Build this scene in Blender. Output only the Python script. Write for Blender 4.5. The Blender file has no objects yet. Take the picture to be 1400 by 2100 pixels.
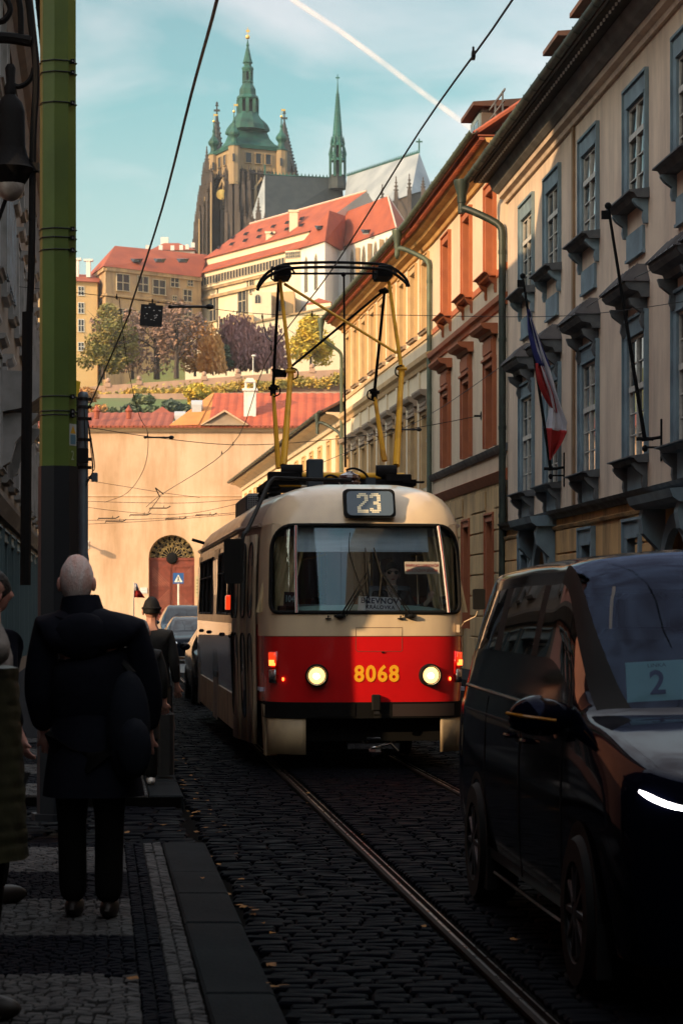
import bpy, math, random
from mathutils import Vector, Matrix
rad = math.radians
RN = random.Random(11)
SC = bpy.context.scene
COL = SC.collection

# ---------------------------------------------------------------- camera
FPX, HZN, CAMH = 4700.0, 1252.0, 1.68
cam_data = bpy.data.cameras.new('camera')
cam = bpy.data.objects.new('camera', cam_data)
COL.objects.link(cam)
cam.location = (0, 0, CAMH)
cam.rotation_euler = (rad(90), 0, 0)
cam_data.sensor_width = 36
cam_data.lens = FPX / 2100 * 36
cam_data.shift_y = 202 / 2100
cam_data.clip_start = 0.2
cam_data.clip_end = 20000
cam_data.dof.use_dof = True
cam_data.dof.focus_distance = 26
cam_data.dof.aperture_fstop = 8.0
SC.camera = cam

# ---------------------------------------------------------------- light
SUN_AZ, SUN_EL = rad(50), rad(20)      # azimuth of the light's travel, from +Y towards +X
world = bpy.data.worlds.new('World')
SC.world = world
world.use_nodes = True
wn = world.node_tree; wn.nodes.clear()
def wnode(t): return wn.nodes.new(t)
w_out = wnode('ShaderNodeOutputWorld')
sky = wnode('ShaderNodeTexSky')
sky.sky_type = 'NISHITA'; sky.sun_disc = False
sky.sun_elevation = SUN_EL
sky.sun_rotation = math.pi + SUN_AZ
sky.dust_density = 2.0; sky.ozone_density = 1.5
bg_n = wnode('ShaderNodeBackground'); bg_n.inputs[1].default_value = 0.08
w_tint = wnode('ShaderNodeMixRGB'); w_tint.blend_type = 'MULTIPLY'; w_tint.inputs[0].default_value = 1.0; w_tint.inputs[2].default_value = (0.84, 0.84, 0.70, 1)
wn.links.new(sky.outputs[0], w_tint.inputs[1]); wn.links.new(w_tint.outputs[0], bg_n.inputs[0])
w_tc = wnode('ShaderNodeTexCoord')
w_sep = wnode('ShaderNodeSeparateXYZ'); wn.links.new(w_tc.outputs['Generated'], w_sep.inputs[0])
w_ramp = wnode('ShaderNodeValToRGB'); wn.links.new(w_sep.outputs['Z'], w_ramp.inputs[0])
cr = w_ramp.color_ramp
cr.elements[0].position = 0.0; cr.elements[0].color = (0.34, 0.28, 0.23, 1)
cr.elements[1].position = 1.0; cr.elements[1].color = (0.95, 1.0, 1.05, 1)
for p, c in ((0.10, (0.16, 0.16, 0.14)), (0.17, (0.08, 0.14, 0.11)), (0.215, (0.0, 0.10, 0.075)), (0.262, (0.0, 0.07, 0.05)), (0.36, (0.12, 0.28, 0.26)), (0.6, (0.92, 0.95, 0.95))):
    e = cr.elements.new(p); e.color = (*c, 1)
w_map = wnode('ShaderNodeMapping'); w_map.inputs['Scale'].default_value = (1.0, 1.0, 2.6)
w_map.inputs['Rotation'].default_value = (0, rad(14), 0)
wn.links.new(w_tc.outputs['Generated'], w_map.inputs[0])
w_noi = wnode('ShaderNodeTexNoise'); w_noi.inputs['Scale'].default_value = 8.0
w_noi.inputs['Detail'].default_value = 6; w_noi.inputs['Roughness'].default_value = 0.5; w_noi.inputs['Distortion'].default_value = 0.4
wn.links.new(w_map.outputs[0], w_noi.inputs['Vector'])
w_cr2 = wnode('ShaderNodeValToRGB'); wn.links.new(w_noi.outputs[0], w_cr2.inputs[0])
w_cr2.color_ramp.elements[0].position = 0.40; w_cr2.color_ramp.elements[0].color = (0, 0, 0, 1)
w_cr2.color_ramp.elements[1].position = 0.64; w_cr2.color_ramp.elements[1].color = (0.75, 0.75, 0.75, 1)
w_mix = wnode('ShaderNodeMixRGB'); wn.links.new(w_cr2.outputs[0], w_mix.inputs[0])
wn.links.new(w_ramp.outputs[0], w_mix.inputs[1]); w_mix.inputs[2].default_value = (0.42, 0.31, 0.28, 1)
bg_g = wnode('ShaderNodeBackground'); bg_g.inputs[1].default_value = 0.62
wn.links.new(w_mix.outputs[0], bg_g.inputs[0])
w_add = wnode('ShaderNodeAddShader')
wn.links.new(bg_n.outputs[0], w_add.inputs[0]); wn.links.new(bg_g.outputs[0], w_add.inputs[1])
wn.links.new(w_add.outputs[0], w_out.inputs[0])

sun_d = bpy.data.lights.new('sun', 'SUN')
sun_d.energy = 2.45; sun_d.angle = rad(0.5); sun_d.color = (1.0, 0.68, 0.37)
sun = bpy.data.objects.new('sun', sun_d); COL.objects.link(sun)
sun_dir = Vector((math.sin(SUN_AZ) * math.cos(SUN_EL), math.cos(SUN_AZ) * math.cos(SUN_EL), -math.sin(SUN_EL)))
sun.rotation_euler = sun_dir.to_track_quat('-Z', 'Y').to_euler()
sun.location = (-40, -40, 60)
SC.view_settings.view_transform = 'Standard'
SC.view_settings.look = 'None'
SC.view_settings.exposure = 1.2
SC.view_settings.gamma = 1.0
SC.view_settings.use_curve_mapping = False
SC.cycles.max_bounces = 7
SC.cycles.diffuse_bounces = 4
SC.cycles.glossy_bounces = 4
SC.cycles.transparent_max_bounces = 10
SC.cycles.sample_clamp_indirect = 6
SC.cycles.caustics_reflective = False
SC.cycles.caustics_refractive = False
try:
    SC.cycles.use_denoising = True
except Exception:
    pass

# ---------------------------------------------------------------- helpers
def GX(px, Y): return (px - 700.0) / FPX * Y
def GZ(py, Y): return CAMH + (HZN - py) / FPX * Y
def PT(px, py, Y): return Vector((GX(px, Y), Y, GZ(py, Y)))

class MB:
    def __init__(s): s.v = []; s.f = []; s.m = []; s.cur = 0
    def add(s, vs, fs):
        o = len(s.v); s.v += [tuple(p) for p in vs]
        for f in fs: s.f.append(tuple(i + o for i in f)); s.m.append(s.cur)
        return s
    def quad(s, a, b, c, d): return s.add([a, b, c, d], [(0, 1, 2, 3)])
    def tri(s, a, b, c): return s.add([a, b, c], [(0, 1, 2)])
    def poly(s, pts): return s.add(pts, [tuple(range(len(pts)))])
    def box(s, x0, x1, y0, y1, z0, z1):
        vs = [(x0, y0, z0), (x1, y0, z0), (x1, y1, z0), (x0, y1, z0), (x0, y0, z1), (x1, y0, z1), (x1, y1, z1), (x0, y1, z1)]
        return s.add(vs, [(3, 2, 1, 0), (4, 5, 6, 7), (0, 1, 5, 4), (1, 2, 6, 5), (2, 3, 7, 6), (3, 0, 4, 7)])
    def cbox(s, x0, x1, y0, y1, z0, z1, b=0.01):
        # chamfered on all vertical and top edges
        vs = []
        for z, i in ((z0, 0), (z1 - b, 0), (z1, b)):
            vs += [(x0 + b + i, y0 + i, z), (x1 - b - i, y0 + i, z), (x1 - i, y0 + b + i, z), (x1 - i, y1 - b - i, z), (x1 - b - i, y1 - i, z), (x0 + b + i, y1 - i, z), (x0 + i, y1 - b - i, z), (x0 + i, y0 + b + i, z)]
        fs = [tuple(range(7, -1, -1)), tuple(range(16, 24))]
        for k in (0, 8):
            for i in range(8): j = (i + 1) % 8; fs.append((k + i, k + j, k + 8 + j, k + 8 + i))
        return s.add(vs, fs)
    def hull(s, bot, top):
        n = len(bot)
        fs = [tuple(range(n - 1, -1, -1)), tuple(range(n, 2 * n))]
        for i in range(n): j = (i + 1) % n; fs.append((i, j, n + j, n + i))
        return s.add(list(bot) + list(top), fs)
    def prism(s, poly, z0, z1): return s.hull([(x, y, z0) for x, y in poly], [(x, y, z1) for x, y in poly])
    def extr(s, prof, x0, x1):      # profile in (y,z) pushed along x
        n = len(prof)
        vs = [(x0, y, z) for y, z in prof] + [(x1, y, z) for y, z in prof]
        fs = [tuple(range(n)), tuple(range(2 * n - 1, n - 1, -1))]
        for i in range(n): j = (i + 1) % n; fs.append((j, i, n + i, n + j))
        return s.add(vs, fs)
    def tube(s, pts, r, n=8, cap=True, closed=False):
        pts = [Vector(p) for p in pts]; N = len(pts)
        rs = r if isinstance(r, (list, tuple)) else [r] * N
        vs = []; prev = None
        for i, p in enumerate(pts):
            a = pts[(i - 1) % N] if (closed or i > 0) else p
            b = pts[(i + 1) % N] if (closed or i < N - 1) else p
            t = (b - a).normalized() if (b - a).length > 1e-9 else Vector((0, 0, 1))
            if prev is None:
                ref = Vector((0, 0, 1)) if abs(t.z) < 0.9 else Vector((1, 0, 0))
                u = t.cross(ref).normalized()
            else:
                u = prev - t * prev.dot(t)
                u = u.normalized() if u.length > 1e-6 else t.orthogonal().normalized()
            prev = u; w = t.cross(u)
            for k in range(n):
                an = 2 * math.pi * k / n
                vs.append(p + (u * math.cos(an) + w * math.sin(an)) * rs[i])
        fs = []
        for i in range(N if closed else N - 1):
            i2 = (i + 1) % N
            for k in range(n):
                k2 = (k + 1) % n
                fs.append((i * n + k, i * n + k2, i2 * n + k2, i2 * n + k))
        if cap and not closed:
            fs.append(tuple(range(n - 1, -1, -1))); fs.append(tuple((N - 1) * n + k for k in range(n)))
        return s.add(vs, fs)
    def lathe(s, prof, n=12, c=(0, 0), a0=0.0, sq=1.0):
        vs = []; N = len(prof)
        for r, z in prof:
            for k in range(n):
                an = a0 + 2 * math.pi * k / n
                vs.append((c[0] + r * math.cos(an), c[1] + r * math.sin(an) * sq, z))
        fs = []
        for i in range(N - 1):
            for k in range(n):
                k2 = (k + 1) % n
                fs.append((i * n + k, i * n + k2, (i + 1) * n + k2, (i + 1) * n + k))
        fs.append(tuple(range(n - 1, -1, -1))); fs.append(tuple((N - 1) * n + k for k in range(n)))
        return s.add(vs, fs)
    def ell(s, c, r, n=12, m=8, rot=None):
        vs = []; c = Vector(c)
        for i in range(m + 1):
            th = math.pi * i / m
            for k in range(n):
                ph = 2 * math.pi * k / n
                q = Vector((r[0] * math.sin(th) * math.cos(ph), r[1] * math.sin(th) * math.sin(ph), r[2] * math.cos(th)))
                if rot is not None: q = rot @ q
                vs.append(c + q)
        fs = []
        for i in range(m):
            for k in range(n):
                k2 = (k + 1) % n
                fs.append((i * n + k, (i + 1) * n + k, (i + 1) * n + k2, i * n + k2))
        return s.add(vs, fs)
    def grid(s, fn, us, vs_, closed_u=False):
        nu, nv = len(us), len(vs_)
        o = [fn(u, v) for u in us for v in vs_]
        fs = []
        for i in range(nu if closed_u else nu - 1):
            i2 = (i + 1) % nu
            for j in range(nv - 1): fs.append((i * nv + j, i2 * nv + j, i2 * nv + j + 1, i * nv + j + 1))
        return s.add(o, fs)
    def xf(s, mat, start=0):
        for i in range(start, len(s.v)): s.v[i] = tuple(mat @ Vector(s.v[i]))
        return s
    def mesh(s, name, mats, smooth=False, weld=False):
        me = bpy.data.meshes.new(name)
        me.from_pydata(s.v, [], s.f)
        if not isinstance(mats, (list, tuple)): mats = [mats]
        for m in mats: me.materials.append(m)
        if len(mats) > 1: me.polygons.foreach_set('material_index', s.m)
        if weld:
            import bmesh
            bm = bmesh.new(); bm.from_mesh(me)
            bmesh.ops.remove_doubles(bm, verts=bm.verts, dist=0.0005)
            bm.to_mesh(me); bm.free()
        if smooth:
            me.polygons.foreach_set('use_smooth', [True] * len(me.polygons))
            try: me.set_sharp_from_angle(angle=rad(38))
            except Exception: pass
        me.update()
        return me
    def obj(s, name, mats, parent=None, smooth=False, weld=False, **props):
        return link(name, s.mesh(name, mats, smooth, weld), parent, **props)

def split_mb(g):
    key = {}; par = list(range(len(g.v)))
    def fd(i):
        while par[i] != i: par[i] = par[par[i]]; i = par[i]
        return i
    for i, p in enumerate(g.v):
        k = tuple(round(c, 4) for c in p)
        if k in key: par[fd(i)] = fd(key[k])
        else: key[k] = i
    for f in g.f:
        for a in f[1:]: par[fd(a)] = fd(f[0])
    out = {}
    for f in g.f: out.setdefault(fd(f[0]), []).append(f)
    res = []
    for fs in out.values():
        m = MB(); idx = {}
        for f in fs:
            for i in f:
                if i not in idx: idx[i] = len(m.v); m.v.append(g.v[i])
            m.f.append(tuple(idx[i] for i in f)); m.m.append(0)
        res.append(m)
    return res
def link(name, data, parent=None, **props):
    o = bpy.data.objects.new(name, data); COL.objects.link(o)
    if parent is not None: o.parent = parent
    for k, v in props.items(): o[k] = v
    return o
def thing(name, label, cat, loc=(0, 0, 0), rot=0.0, group=None):
    o = bpy.data.objects.new(name, None); COL.objects.link(o)
    o.location = loc; o.rotation_euler = (0, 0, rot); o.empty_display_size = 0.2
    return tag(o, label, cat, group)
def tag(o, label, cat, group=None):
    o['label'] = label; o['category'] = cat
    if group: o['group'] = group
    return o
def struct(o): o['kind'] = 'structure'; return o
def struct_root(name):
    o = bpy.data.objects.new(name, None); COL.objects.link(o); o['kind'] = 'structure'; return o
def stuff(o): o['kind'] = 'stuff'; return o
def copy_tree(root, loc=None, rot=None, label=None, scale=None, depth=0, parent=None):
    c = root.copy(); COL.objects.link(c)
    if parent is not None: c.parent = parent
    if loc is not None: c.location = loc
    if rot is not None: c.rotation_euler = rot if isinstance(rot, tuple) else (0, 0, rot)
    if label: c['label'] = label
    if scale: c.scale = scale if isinstance(scale, tuple) else (scale,) * 3
    for ch in list(CH.get(root.name, [])) or [o for o in root.children]:
        copy_tree(ch, parent=c)
    return c
CH = {}

# ---------------------------------------------------------------- materials
def newmat(name):
    m = bpy.data.materials.new(name); m.use_nodes = True
    nt = m.node_tree; b = nt.nodes.get('Principled BSDF')
    return m, nt, b
def mat(name, c, c2=None, scale=3.0, rough=0.7, metal=0.0, bump=0.0, bscale=None, spec=0.4, stretch=(1, 1, 1), coat=0.0, emit=None, estr=0.0, detail=5, lo=0.35, hi=0.65, rvar=0.0):
    m, nt, b = newmat(name)
    b.inputs['Roughness'].default_value = rough; b.inputs['Metallic'].default_value = metal
    try: b.inputs['Specular IOR Level'].default_value = spec
    except Exception: pass
    if coat: b.inputs['Coat Weight'].default_value = coat; b.inputs['Coat Roughness'].default_value = 0.03
    b.inputs['Base Color'].default_value = (*c, 1)
    if c2 is not None or bump or rvar:
        tc = nt.nodes.new('ShaderNodeTexCoord'); mp = nt.nodes.new('ShaderNodeMapping')
        mp.inputs['Scale'].default_value = stretch
        nt.links.new(tc.outputs['Object'], mp.inputs[0])
        no = nt.nodes.new('ShaderNodeTexNoise'); no.inputs['Scale'].default_value = scale; no.inputs['Detail'].default_value = detail
        nt.links.new(mp.outputs[0], no.inputs['Vector'])
        if c2 is not None:
            r = nt.nodes.new('ShaderNodeValToRGB'); nt.links.new(no.outputs[0], r.inputs[0])
            r.color_ramp.elements[0].position = lo; r.color_ramp.elements[0].color = (*c, 1)
            r.color_ramp.elements[1].position = hi; r.color_ramp.elements[1].color = (*c2, 1)
            nt.links.new(r.outputs[0], b.inputs['Base Color'])
        if rvar:
            mr = nt.nodes.new('ShaderNodeMapRange'); nt.links.new(no.outputs[0], mr.inputs[0])
            mr.inputs[1].default_value = 0.3; mr.inputs[2].default_value = 0.7
            mr.inputs[3].default_value = max(0, rough - rvar); mr.inputs[4].default_value = rough + rvar
            nt.links.new(mr.outputs[0], b.inputs['Roughness'])
        if bump:
            nb = nt.nodes.new('ShaderNodeTexNoise'); nb.inputs['Scale'].default_value = bscale or scale * 6; nb.inputs['Detail'].default_value = 4
            nt.links.new(mp.outputs[0], nb.inputs['Vector'])
            bp = nt.nodes.new('ShaderNodeBump'); bp.inputs['Strength'].default_value = bump; bp.inputs['Distance'].default_value = 0.02
            nt.links.new(nb.outputs[0], bp.inputs['Height']); nt.links.new(bp.outputs[0], b.inputs['Normal'])
    if emit is not None:
        b.inputs['Emission Color'].default_value = (*emit, 1); b.inputs['Emission Strength'].default_value = estr
    return m
def plaster(name, c, c2, stain, amt=0.5, scale=0.5, rough=0.9, size=1.0):
    # lime plaster: large soft patches, vertical dirt runs, fine grain
    m, nt, b = newmat(name); L = nt.links.new; N = nt.nodes.new
    tc = N('ShaderNodeTexCoord')
    n1 = N('ShaderNodeTexNoise'); n1.inputs['Scale'].default_value = scale; n1.inputs['Detail'].default_value = 8; n1.inputs['Roughness'].default_value = 0.6
    L(tc.outputs['Object'], n1.inputs['Vector'])
    r1 = N('ShaderNodeValToRGB'); L(n1.outputs[0], r1.inputs[0])
    r1.color_ramp.elements[0].position = 0.36; r1.color_ramp.elements[0].color = (*c, 1)
    r1.color_ramp.elements[1].position = 0.66; r1.color_ramp.elements[1].color = (*c2, 1)
    mp = N('ShaderNodeMapping'); mp.inputs['Scale'].default_value = (0.9 / size, 0.9 / size, 0.16 / size); L(tc.outputs['Object'], mp.inputs[0])
    n2 = N('ShaderNodeTexNoise'); n2.inputs['Scale'].default_value = 1.4; n2.inputs['Detail'].default_value = 7; n2.inputs['Roughness'].default_value = 0.7
    L(mp.outputs[0], n2.inputs['Vector'])
    r2 = N('ShaderNodeValToRGB'); L(n2.outputs[0], r2.inputs[0])
    r2.color_ramp.elements[0].position = 0.45; r2.color_ramp.elements[0].color = (0, 0, 0, 1)
    r2.color_ramp.elements[1].position = 0.70; r2.color_ramp.elements[1].color = (amt, amt, amt, 1)
    mx = N('ShaderNodeMixRGB'); L(r2.outputs[0], mx.inputs[0]); L(r1.outputs[0], mx.inputs[1]); mx.inputs[2].default_value = (*stain, 1)
    L(mx.outputs[0], b.inputs['Base Color']); b.inputs['Roughness'].default_value = rough
    n3 = N('ShaderNodeTexNoise'); n3.inputs['Scale'].default_value = 9 / size; n3.inputs['Detail'].default_value = 6; L(tc.outputs['Object'], n3.inputs['Vector'])
    bp = N('ShaderNodeBump'); bp.inputs['Strength'].default_value = 0.25; bp.inputs['Distance'].default_value = 0.02 * size
    L(n3.outputs[0], bp.inputs['Height']); L(bp.outputs[0], b.inputs['Normal'])
    return m
def glassmat(name, tint=(0.5, 0.55, 0.55), refl=0.25, rough=0.01, gcol=(1, 1, 1)):
    m, nt, b = newmat(name); nt.nodes.remove(b); L = nt.links.new; N = nt.nodes.new
    out = nt.nodes.get('Material Output')
    tr = N('ShaderNodeBsdfTransparent'); tr.inputs[0].default_value = (*tint, 1)
    gl = N('ShaderNodeBsdfGlossy'); gl.inputs['Roughness'].default_value = rough; gl.inputs[0].default_value = (*gcol, 1)
    lw = N('ShaderNodeLayerWeight'); lw.inputs[0].default_value = 0.25
    mr = N('ShaderNodeMapRange'); L(lw.outputs['Fresnel'], mr.inputs[0])
    mr.inputs[3].default_value = refl; mr.inputs[4].default_value = 1.0
    mx = N('ShaderNodeMixShader'); L(mr.outputs[0], mx.inputs[0]); L(tr.outputs[0], mx.inputs[1]); L(gl.outputs[0], mx.inputs[2])
    L(mx.outputs[0], out.inputs[0])
    return m

def text_mesh(txt, size, depth=0.002, bold=0.0, spacing=1.0):
    cu = bpy.data.curves.new('lettering', 'FONT'); cu.body = txt; cu.size = size; cu.extrude = depth
    cu.align_x = 'CENTER'; cu.align_y = 'CENTER'; cu.offset = bold; cu.space_character = spacing; cu.resolution_u = 3
    ob = bpy.data.objects.new('lettering', cu); COL.objects.link(ob)
    dg = bpy.context.evaluated_depsgraph_get()
    me = bpy.data.meshes.new_from_object(ob.evaluated_get(dg))
    bpy.data.objects.remove(ob); bpy.data.curves.remove(cu)
    return me
def lettering(name, txt, size, mt, loc, rot, parent, bold=0.0, spacing=1.0, sx=1.0, depth=0.002):
    me = text_mesh(txt, size, depth, bold, spacing); me.materials.clear(); me.materials.append(mt)
    o = link(name, me, parent); o.location = loc; o.rotation_euler = rot; o.scale = (sx, 1, 1)
    return o
def catmull(pts, n):
    pts = [Vector(p) for p in pts]; out = []
    for i in range(len(pts) - 1):
        p0 = pts[max(i - 1, 0)]; p1 = pts[i]; p2 = pts[i + 1]; p3 = pts[min(i + 2, len(pts) - 1)]
        for k in range(n):
            t = k / n
            out.append(0.5 * ((2 * p1) + (p2 - p0) * t + (2 * p0 - 5 * p1 + 4 * p2 - p3) * t * t + (3 * p1 - p0 - 3 * p2 + p3) * t ** 3))
    out.append(pts[-1]); return out

# shared materials
M = {}
M['iron'] = mat('black_iron', (0.006, 0.006, 0.007), rough=0.75, spec=0.12, bump=0.2, bscale=40)
M['wire'] = mat('wire_metal', (0.015, 0.014, 0.014), rough=0.45, metal=0.5)
M['rubber'] = mat('black_rubber', (0.008, 0.008, 0.008), rough=0.7, spec=0.15)
M['chrome'] = mat('chrome', (0.7, 0.7, 0.72), rough=0.12, metal=1.0)
M['glass_dark'] = mat('dark_glass', (0.01, 0.012, 0.014), rough=0.03, spec=0.9)
M['white'] = mat('white_paint', (0.75, 0.75, 0.73), (0.6, 0.6, 0.58), rough=0.5)
M['red_lens'] = mat('red_lens', (0.5, 0.01, 0.01), rough=0.15, emit=(1, 0.03, 0.01), estr=0.5)
M['verdigris_metal'] = mat('weathered_gutter', (0.10, 0.12, 0.10), (0.05, 0.065, 0.06), scale=2.5, rough=0.5, metal=0.4, bump=0.2)
# ================================================================ ground, road, pavement
KX, KS = 0.71, -0.1056                       # kerb line X = KX + KS*Y
def kerb(Y): return KX + KS * Y
m_ground = mat('earth', (0.05, 0.045, 0.04), (0.08, 0.07, 0.06), scale=0.2, rough=0.95)
g = MB()
g.quad((-900, -250, -0.06), (900, -250, -0.06), (900, 1500, -0.06), (-900, 1500, -0.06))
struct(g.obj('ground', m_ground))

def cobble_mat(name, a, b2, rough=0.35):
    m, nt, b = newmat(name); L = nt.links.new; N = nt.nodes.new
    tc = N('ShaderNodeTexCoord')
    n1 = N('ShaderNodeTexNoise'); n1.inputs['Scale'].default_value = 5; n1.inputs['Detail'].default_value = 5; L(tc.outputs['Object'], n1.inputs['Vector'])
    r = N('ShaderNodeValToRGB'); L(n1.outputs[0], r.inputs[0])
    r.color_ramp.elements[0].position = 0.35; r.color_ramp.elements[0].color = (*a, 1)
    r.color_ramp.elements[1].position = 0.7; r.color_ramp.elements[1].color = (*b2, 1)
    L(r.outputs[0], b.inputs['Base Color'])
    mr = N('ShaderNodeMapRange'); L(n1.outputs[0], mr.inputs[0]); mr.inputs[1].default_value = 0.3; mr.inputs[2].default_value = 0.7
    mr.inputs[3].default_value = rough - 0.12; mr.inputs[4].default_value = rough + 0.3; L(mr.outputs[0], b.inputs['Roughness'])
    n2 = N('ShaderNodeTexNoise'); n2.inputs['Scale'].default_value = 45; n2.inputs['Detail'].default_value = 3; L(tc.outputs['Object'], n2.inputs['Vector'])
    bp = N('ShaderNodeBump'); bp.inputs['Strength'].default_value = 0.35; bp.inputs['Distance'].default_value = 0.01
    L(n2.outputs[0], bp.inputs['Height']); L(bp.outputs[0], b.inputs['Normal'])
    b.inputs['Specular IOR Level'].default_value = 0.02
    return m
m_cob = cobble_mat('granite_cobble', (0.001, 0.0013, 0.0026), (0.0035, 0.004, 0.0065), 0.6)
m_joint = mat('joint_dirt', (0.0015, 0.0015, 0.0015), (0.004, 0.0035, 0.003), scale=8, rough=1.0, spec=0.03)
# far road beyond the modelled stones
def road_far_mat():
    m, nt, b = newmat('far_cobbles'); L = nt.links.new; N = nt.nodes.new
    tc = N('ShaderNodeTexCoord'); br = N('ShaderNodeTexBrick'); br.inputs['Scale'].default_value = 1.0
    br.inputs['Brick Width'].default_value = 0.2; br.inputs['Row Height'].default_value = 0.12; br.inputs['Mortar Size'].default_value = 0.015
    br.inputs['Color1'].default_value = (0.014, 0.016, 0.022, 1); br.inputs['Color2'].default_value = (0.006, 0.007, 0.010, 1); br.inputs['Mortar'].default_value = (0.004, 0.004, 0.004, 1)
    L(tc.outputs['Object'], br.inputs['Vector']); L(br.outputs[0], b.inputs['Base Color']); b.inputs['Roughness'].default_value = 0.55
    bp = N('ShaderNodeBump'); bp.inputs['Strength'].default_value = 0.8; bp.inputs['Distance'].default_value = 0.03; bp.invert = True
    L(br.outputs['Fac'], bp.inputs['Height']); L(bp.outputs[0], b.inputs['Normal'])
    return m
m_roadfar = road_far_mat()
road = struct_root('road')
g = MB(); g.quad((-4, -30, -0.03), (7, -30, -0.03), (4, 62, -0.03), (-9, 62, -0.03))
struct(g.obj('road_bed', m_joint, road))
g = MB(); g.quad((-9, 62, -0.002), (5, 62, -0.002), (3, 143, -0.002), (-40, 143, -0.002))
struct(g.obj('road_surface', m_roadfar, road))
g = MB(); g.quad((-3, -60, -0.002), (7, -60, -0.002), (6, 5.5, -0.002), (-3, 5.5, -0.002)); struct(g.obj('road_surface', m_roadfar, road))

# rail line (left rail), from measured points
RL = [(-2, 1.96), (4, 1.36), (7, 1.063), (9.37, 0.828), (11.65, 0.601), (15.24, 0.244), (20.35, -0.265), (24, -0.628), (34, -1.62), (48, -3.06), (64, -4.8), (78, -6.6), (100, -10.2), (141, -19)]
def railX(Y):
    for (a, xa), (b, xb) in zip(RL, RL[1:]):
        if a <= Y <= b:
            t = (Y - a) / (b - a); t2 = t; return xa + (xb - xa) * t2
    return RL[-1][1]
rail_pts = catmull([(x, y, 0) for y, x in RL], 6)
def stone(g, x0, x1, y0, y1, zt, b=0.012, zb=-0.03, sh=0.0, rn=RN):
    j = lambda: rn.uniform(-1, 1) * b * 0.5
    a = [(x0 + j(), y0 + j() + sh * x0), (x1 + j(), y0 + j() + sh * x1), (x1 + j(), y1 + j() + sh * x1), (x0 + j(), y1 + j() + sh * x0)]
    cx = sum(p[0] for p in a) / 4; cy = sum(p[1] for p in a) / 4
    t = rn.uniform(-1, 1) * 0.004
    top = []
    for i, (x, y) in enumerate(a):
        dx = cx - x; dy = cy - y; l = math.hypot(dx, dy) or 1
        top.append((x + dx / l * b * 1.3, y + dy / l * b * 1.3, zt + (t if i in (0, 3) else -t)))
    o = len(g.v)
    mid = [(x, y, zt - b * 0.8) for x, y in a]
    bot = [(x, y, zb) for x, y in a]
    g.v += bot + mid + top
    fs = [(8, 9, 10, 11)]
    for i in range(4): j2 = (i + 1) % 4; fs += [(i, j2, 4 + j2, 4 + i), (4 + i, 4 + j2, 8 + j2, 8 + i)]
    for f in fs: g.f.append(tuple(q + o for q in f)); g.m.append(g.cur)
rest = MB(); near_c = []
Y = 5.6; rowi = 0
while Y < 62:
    d = RN.uniform(0.105, 0.135)
    x = kerb(Y) + 0.02 + RN.uniform(0, 0.1)
    xe = min(0.16 * Y + 0.6, 8.3 - 0.083 * Y)
    rx = railX(Y)
    if RN.random() < 0.0: pass
    sh = -KS * 0.0
    while x < xe:
        wdt = RN.uniform(0.15, 0.24)
        x1 = x + wdt
        skip = False
        for rr in (rx, rx + 1.435):
            if x < rr + 0.09 and x1 > rr - 0.07:
                if rr - 0.07 - x > 0.07: x1 = rr - 0.07
                else: x = rr + 0.09; skip = True
                break
        if skip: continue
        zt = RN.uniform(-0.007, 0.005)
        near_c.append((Y, x, x1, d, zt)) if (5.9 < Y) and (x1 < 0.15 * Y) and x > -0.15 * Y and Y < 13.5 and not (x > 1.02 - 0.085 * (Y - 9.4)) else stone(rest, x + 0.006, x1 - 0.006, Y + 0.005, Y + d - 0.007, zt)
        x = x1
    Y += d; rowi += 1
near_c = [c for c in near_c if c[0] > 8.6] + [c for c in near_c if c[0] <= 8.6]
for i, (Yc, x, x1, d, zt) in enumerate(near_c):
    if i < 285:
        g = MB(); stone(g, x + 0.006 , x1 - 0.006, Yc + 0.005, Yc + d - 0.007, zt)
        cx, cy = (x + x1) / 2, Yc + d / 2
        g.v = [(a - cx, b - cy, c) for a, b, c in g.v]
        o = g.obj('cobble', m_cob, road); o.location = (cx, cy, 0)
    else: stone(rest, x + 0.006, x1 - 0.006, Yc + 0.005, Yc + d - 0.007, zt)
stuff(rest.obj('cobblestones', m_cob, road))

# grooved tram rails, each running length a part of the road
m_rail = mat('polished_rail', (0.16, 0.13, 0.12), (0.05, 0.04, 0.035), scale=6, rough=0.3, metal=1.0, rvar=0.08)
m_rust = mat('rusty_rail_side', (0.008, 0.006, 0.006), (0.016, 0.009, 0.006), scale=10, rough=0.8, spec=0.1)
for off in (0.0, 1.435):
    P0 = [Vector((p.x + off, p.y, 0)) for p in rail_pts]
    g = MB()
    prof = [(-0.04, -0.02, 1), (-0.04, 0.002, 1), (-0.013, 0.004, 0), (0.0, 0.004, 0), (0.004, -0.026, 1), (0.038, -0.026, 1), (0.042, 0.0, 0), (0.050, 0.0, 1), (0.062, -0.02, 1)]
    n = len(prof); base = len(g.v)
    for i, p in enumerate(P0):
        a = P0[max(i - 1, 0)]; b = P0[min(i + 1, len(P0) - 1)]; t = (b - a).normalized(); s_ = Vector((t.y, -t.x, 0))
        for (u, z, _) in prof: q = p + s_ * u; g.v.append((q.x, q.y, z))
    for i in range(len(P0) - 1):
        for k in range(n - 1):
            g.f.append((i * n + k, (i + 1) * n + k, (i + 1) * n + k + 1, i * n + k + 1)); g.m.append(0 if k in (2, 6) else 1)
    g.obj('tram_rail', [m_rail, m_rust], road)
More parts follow.
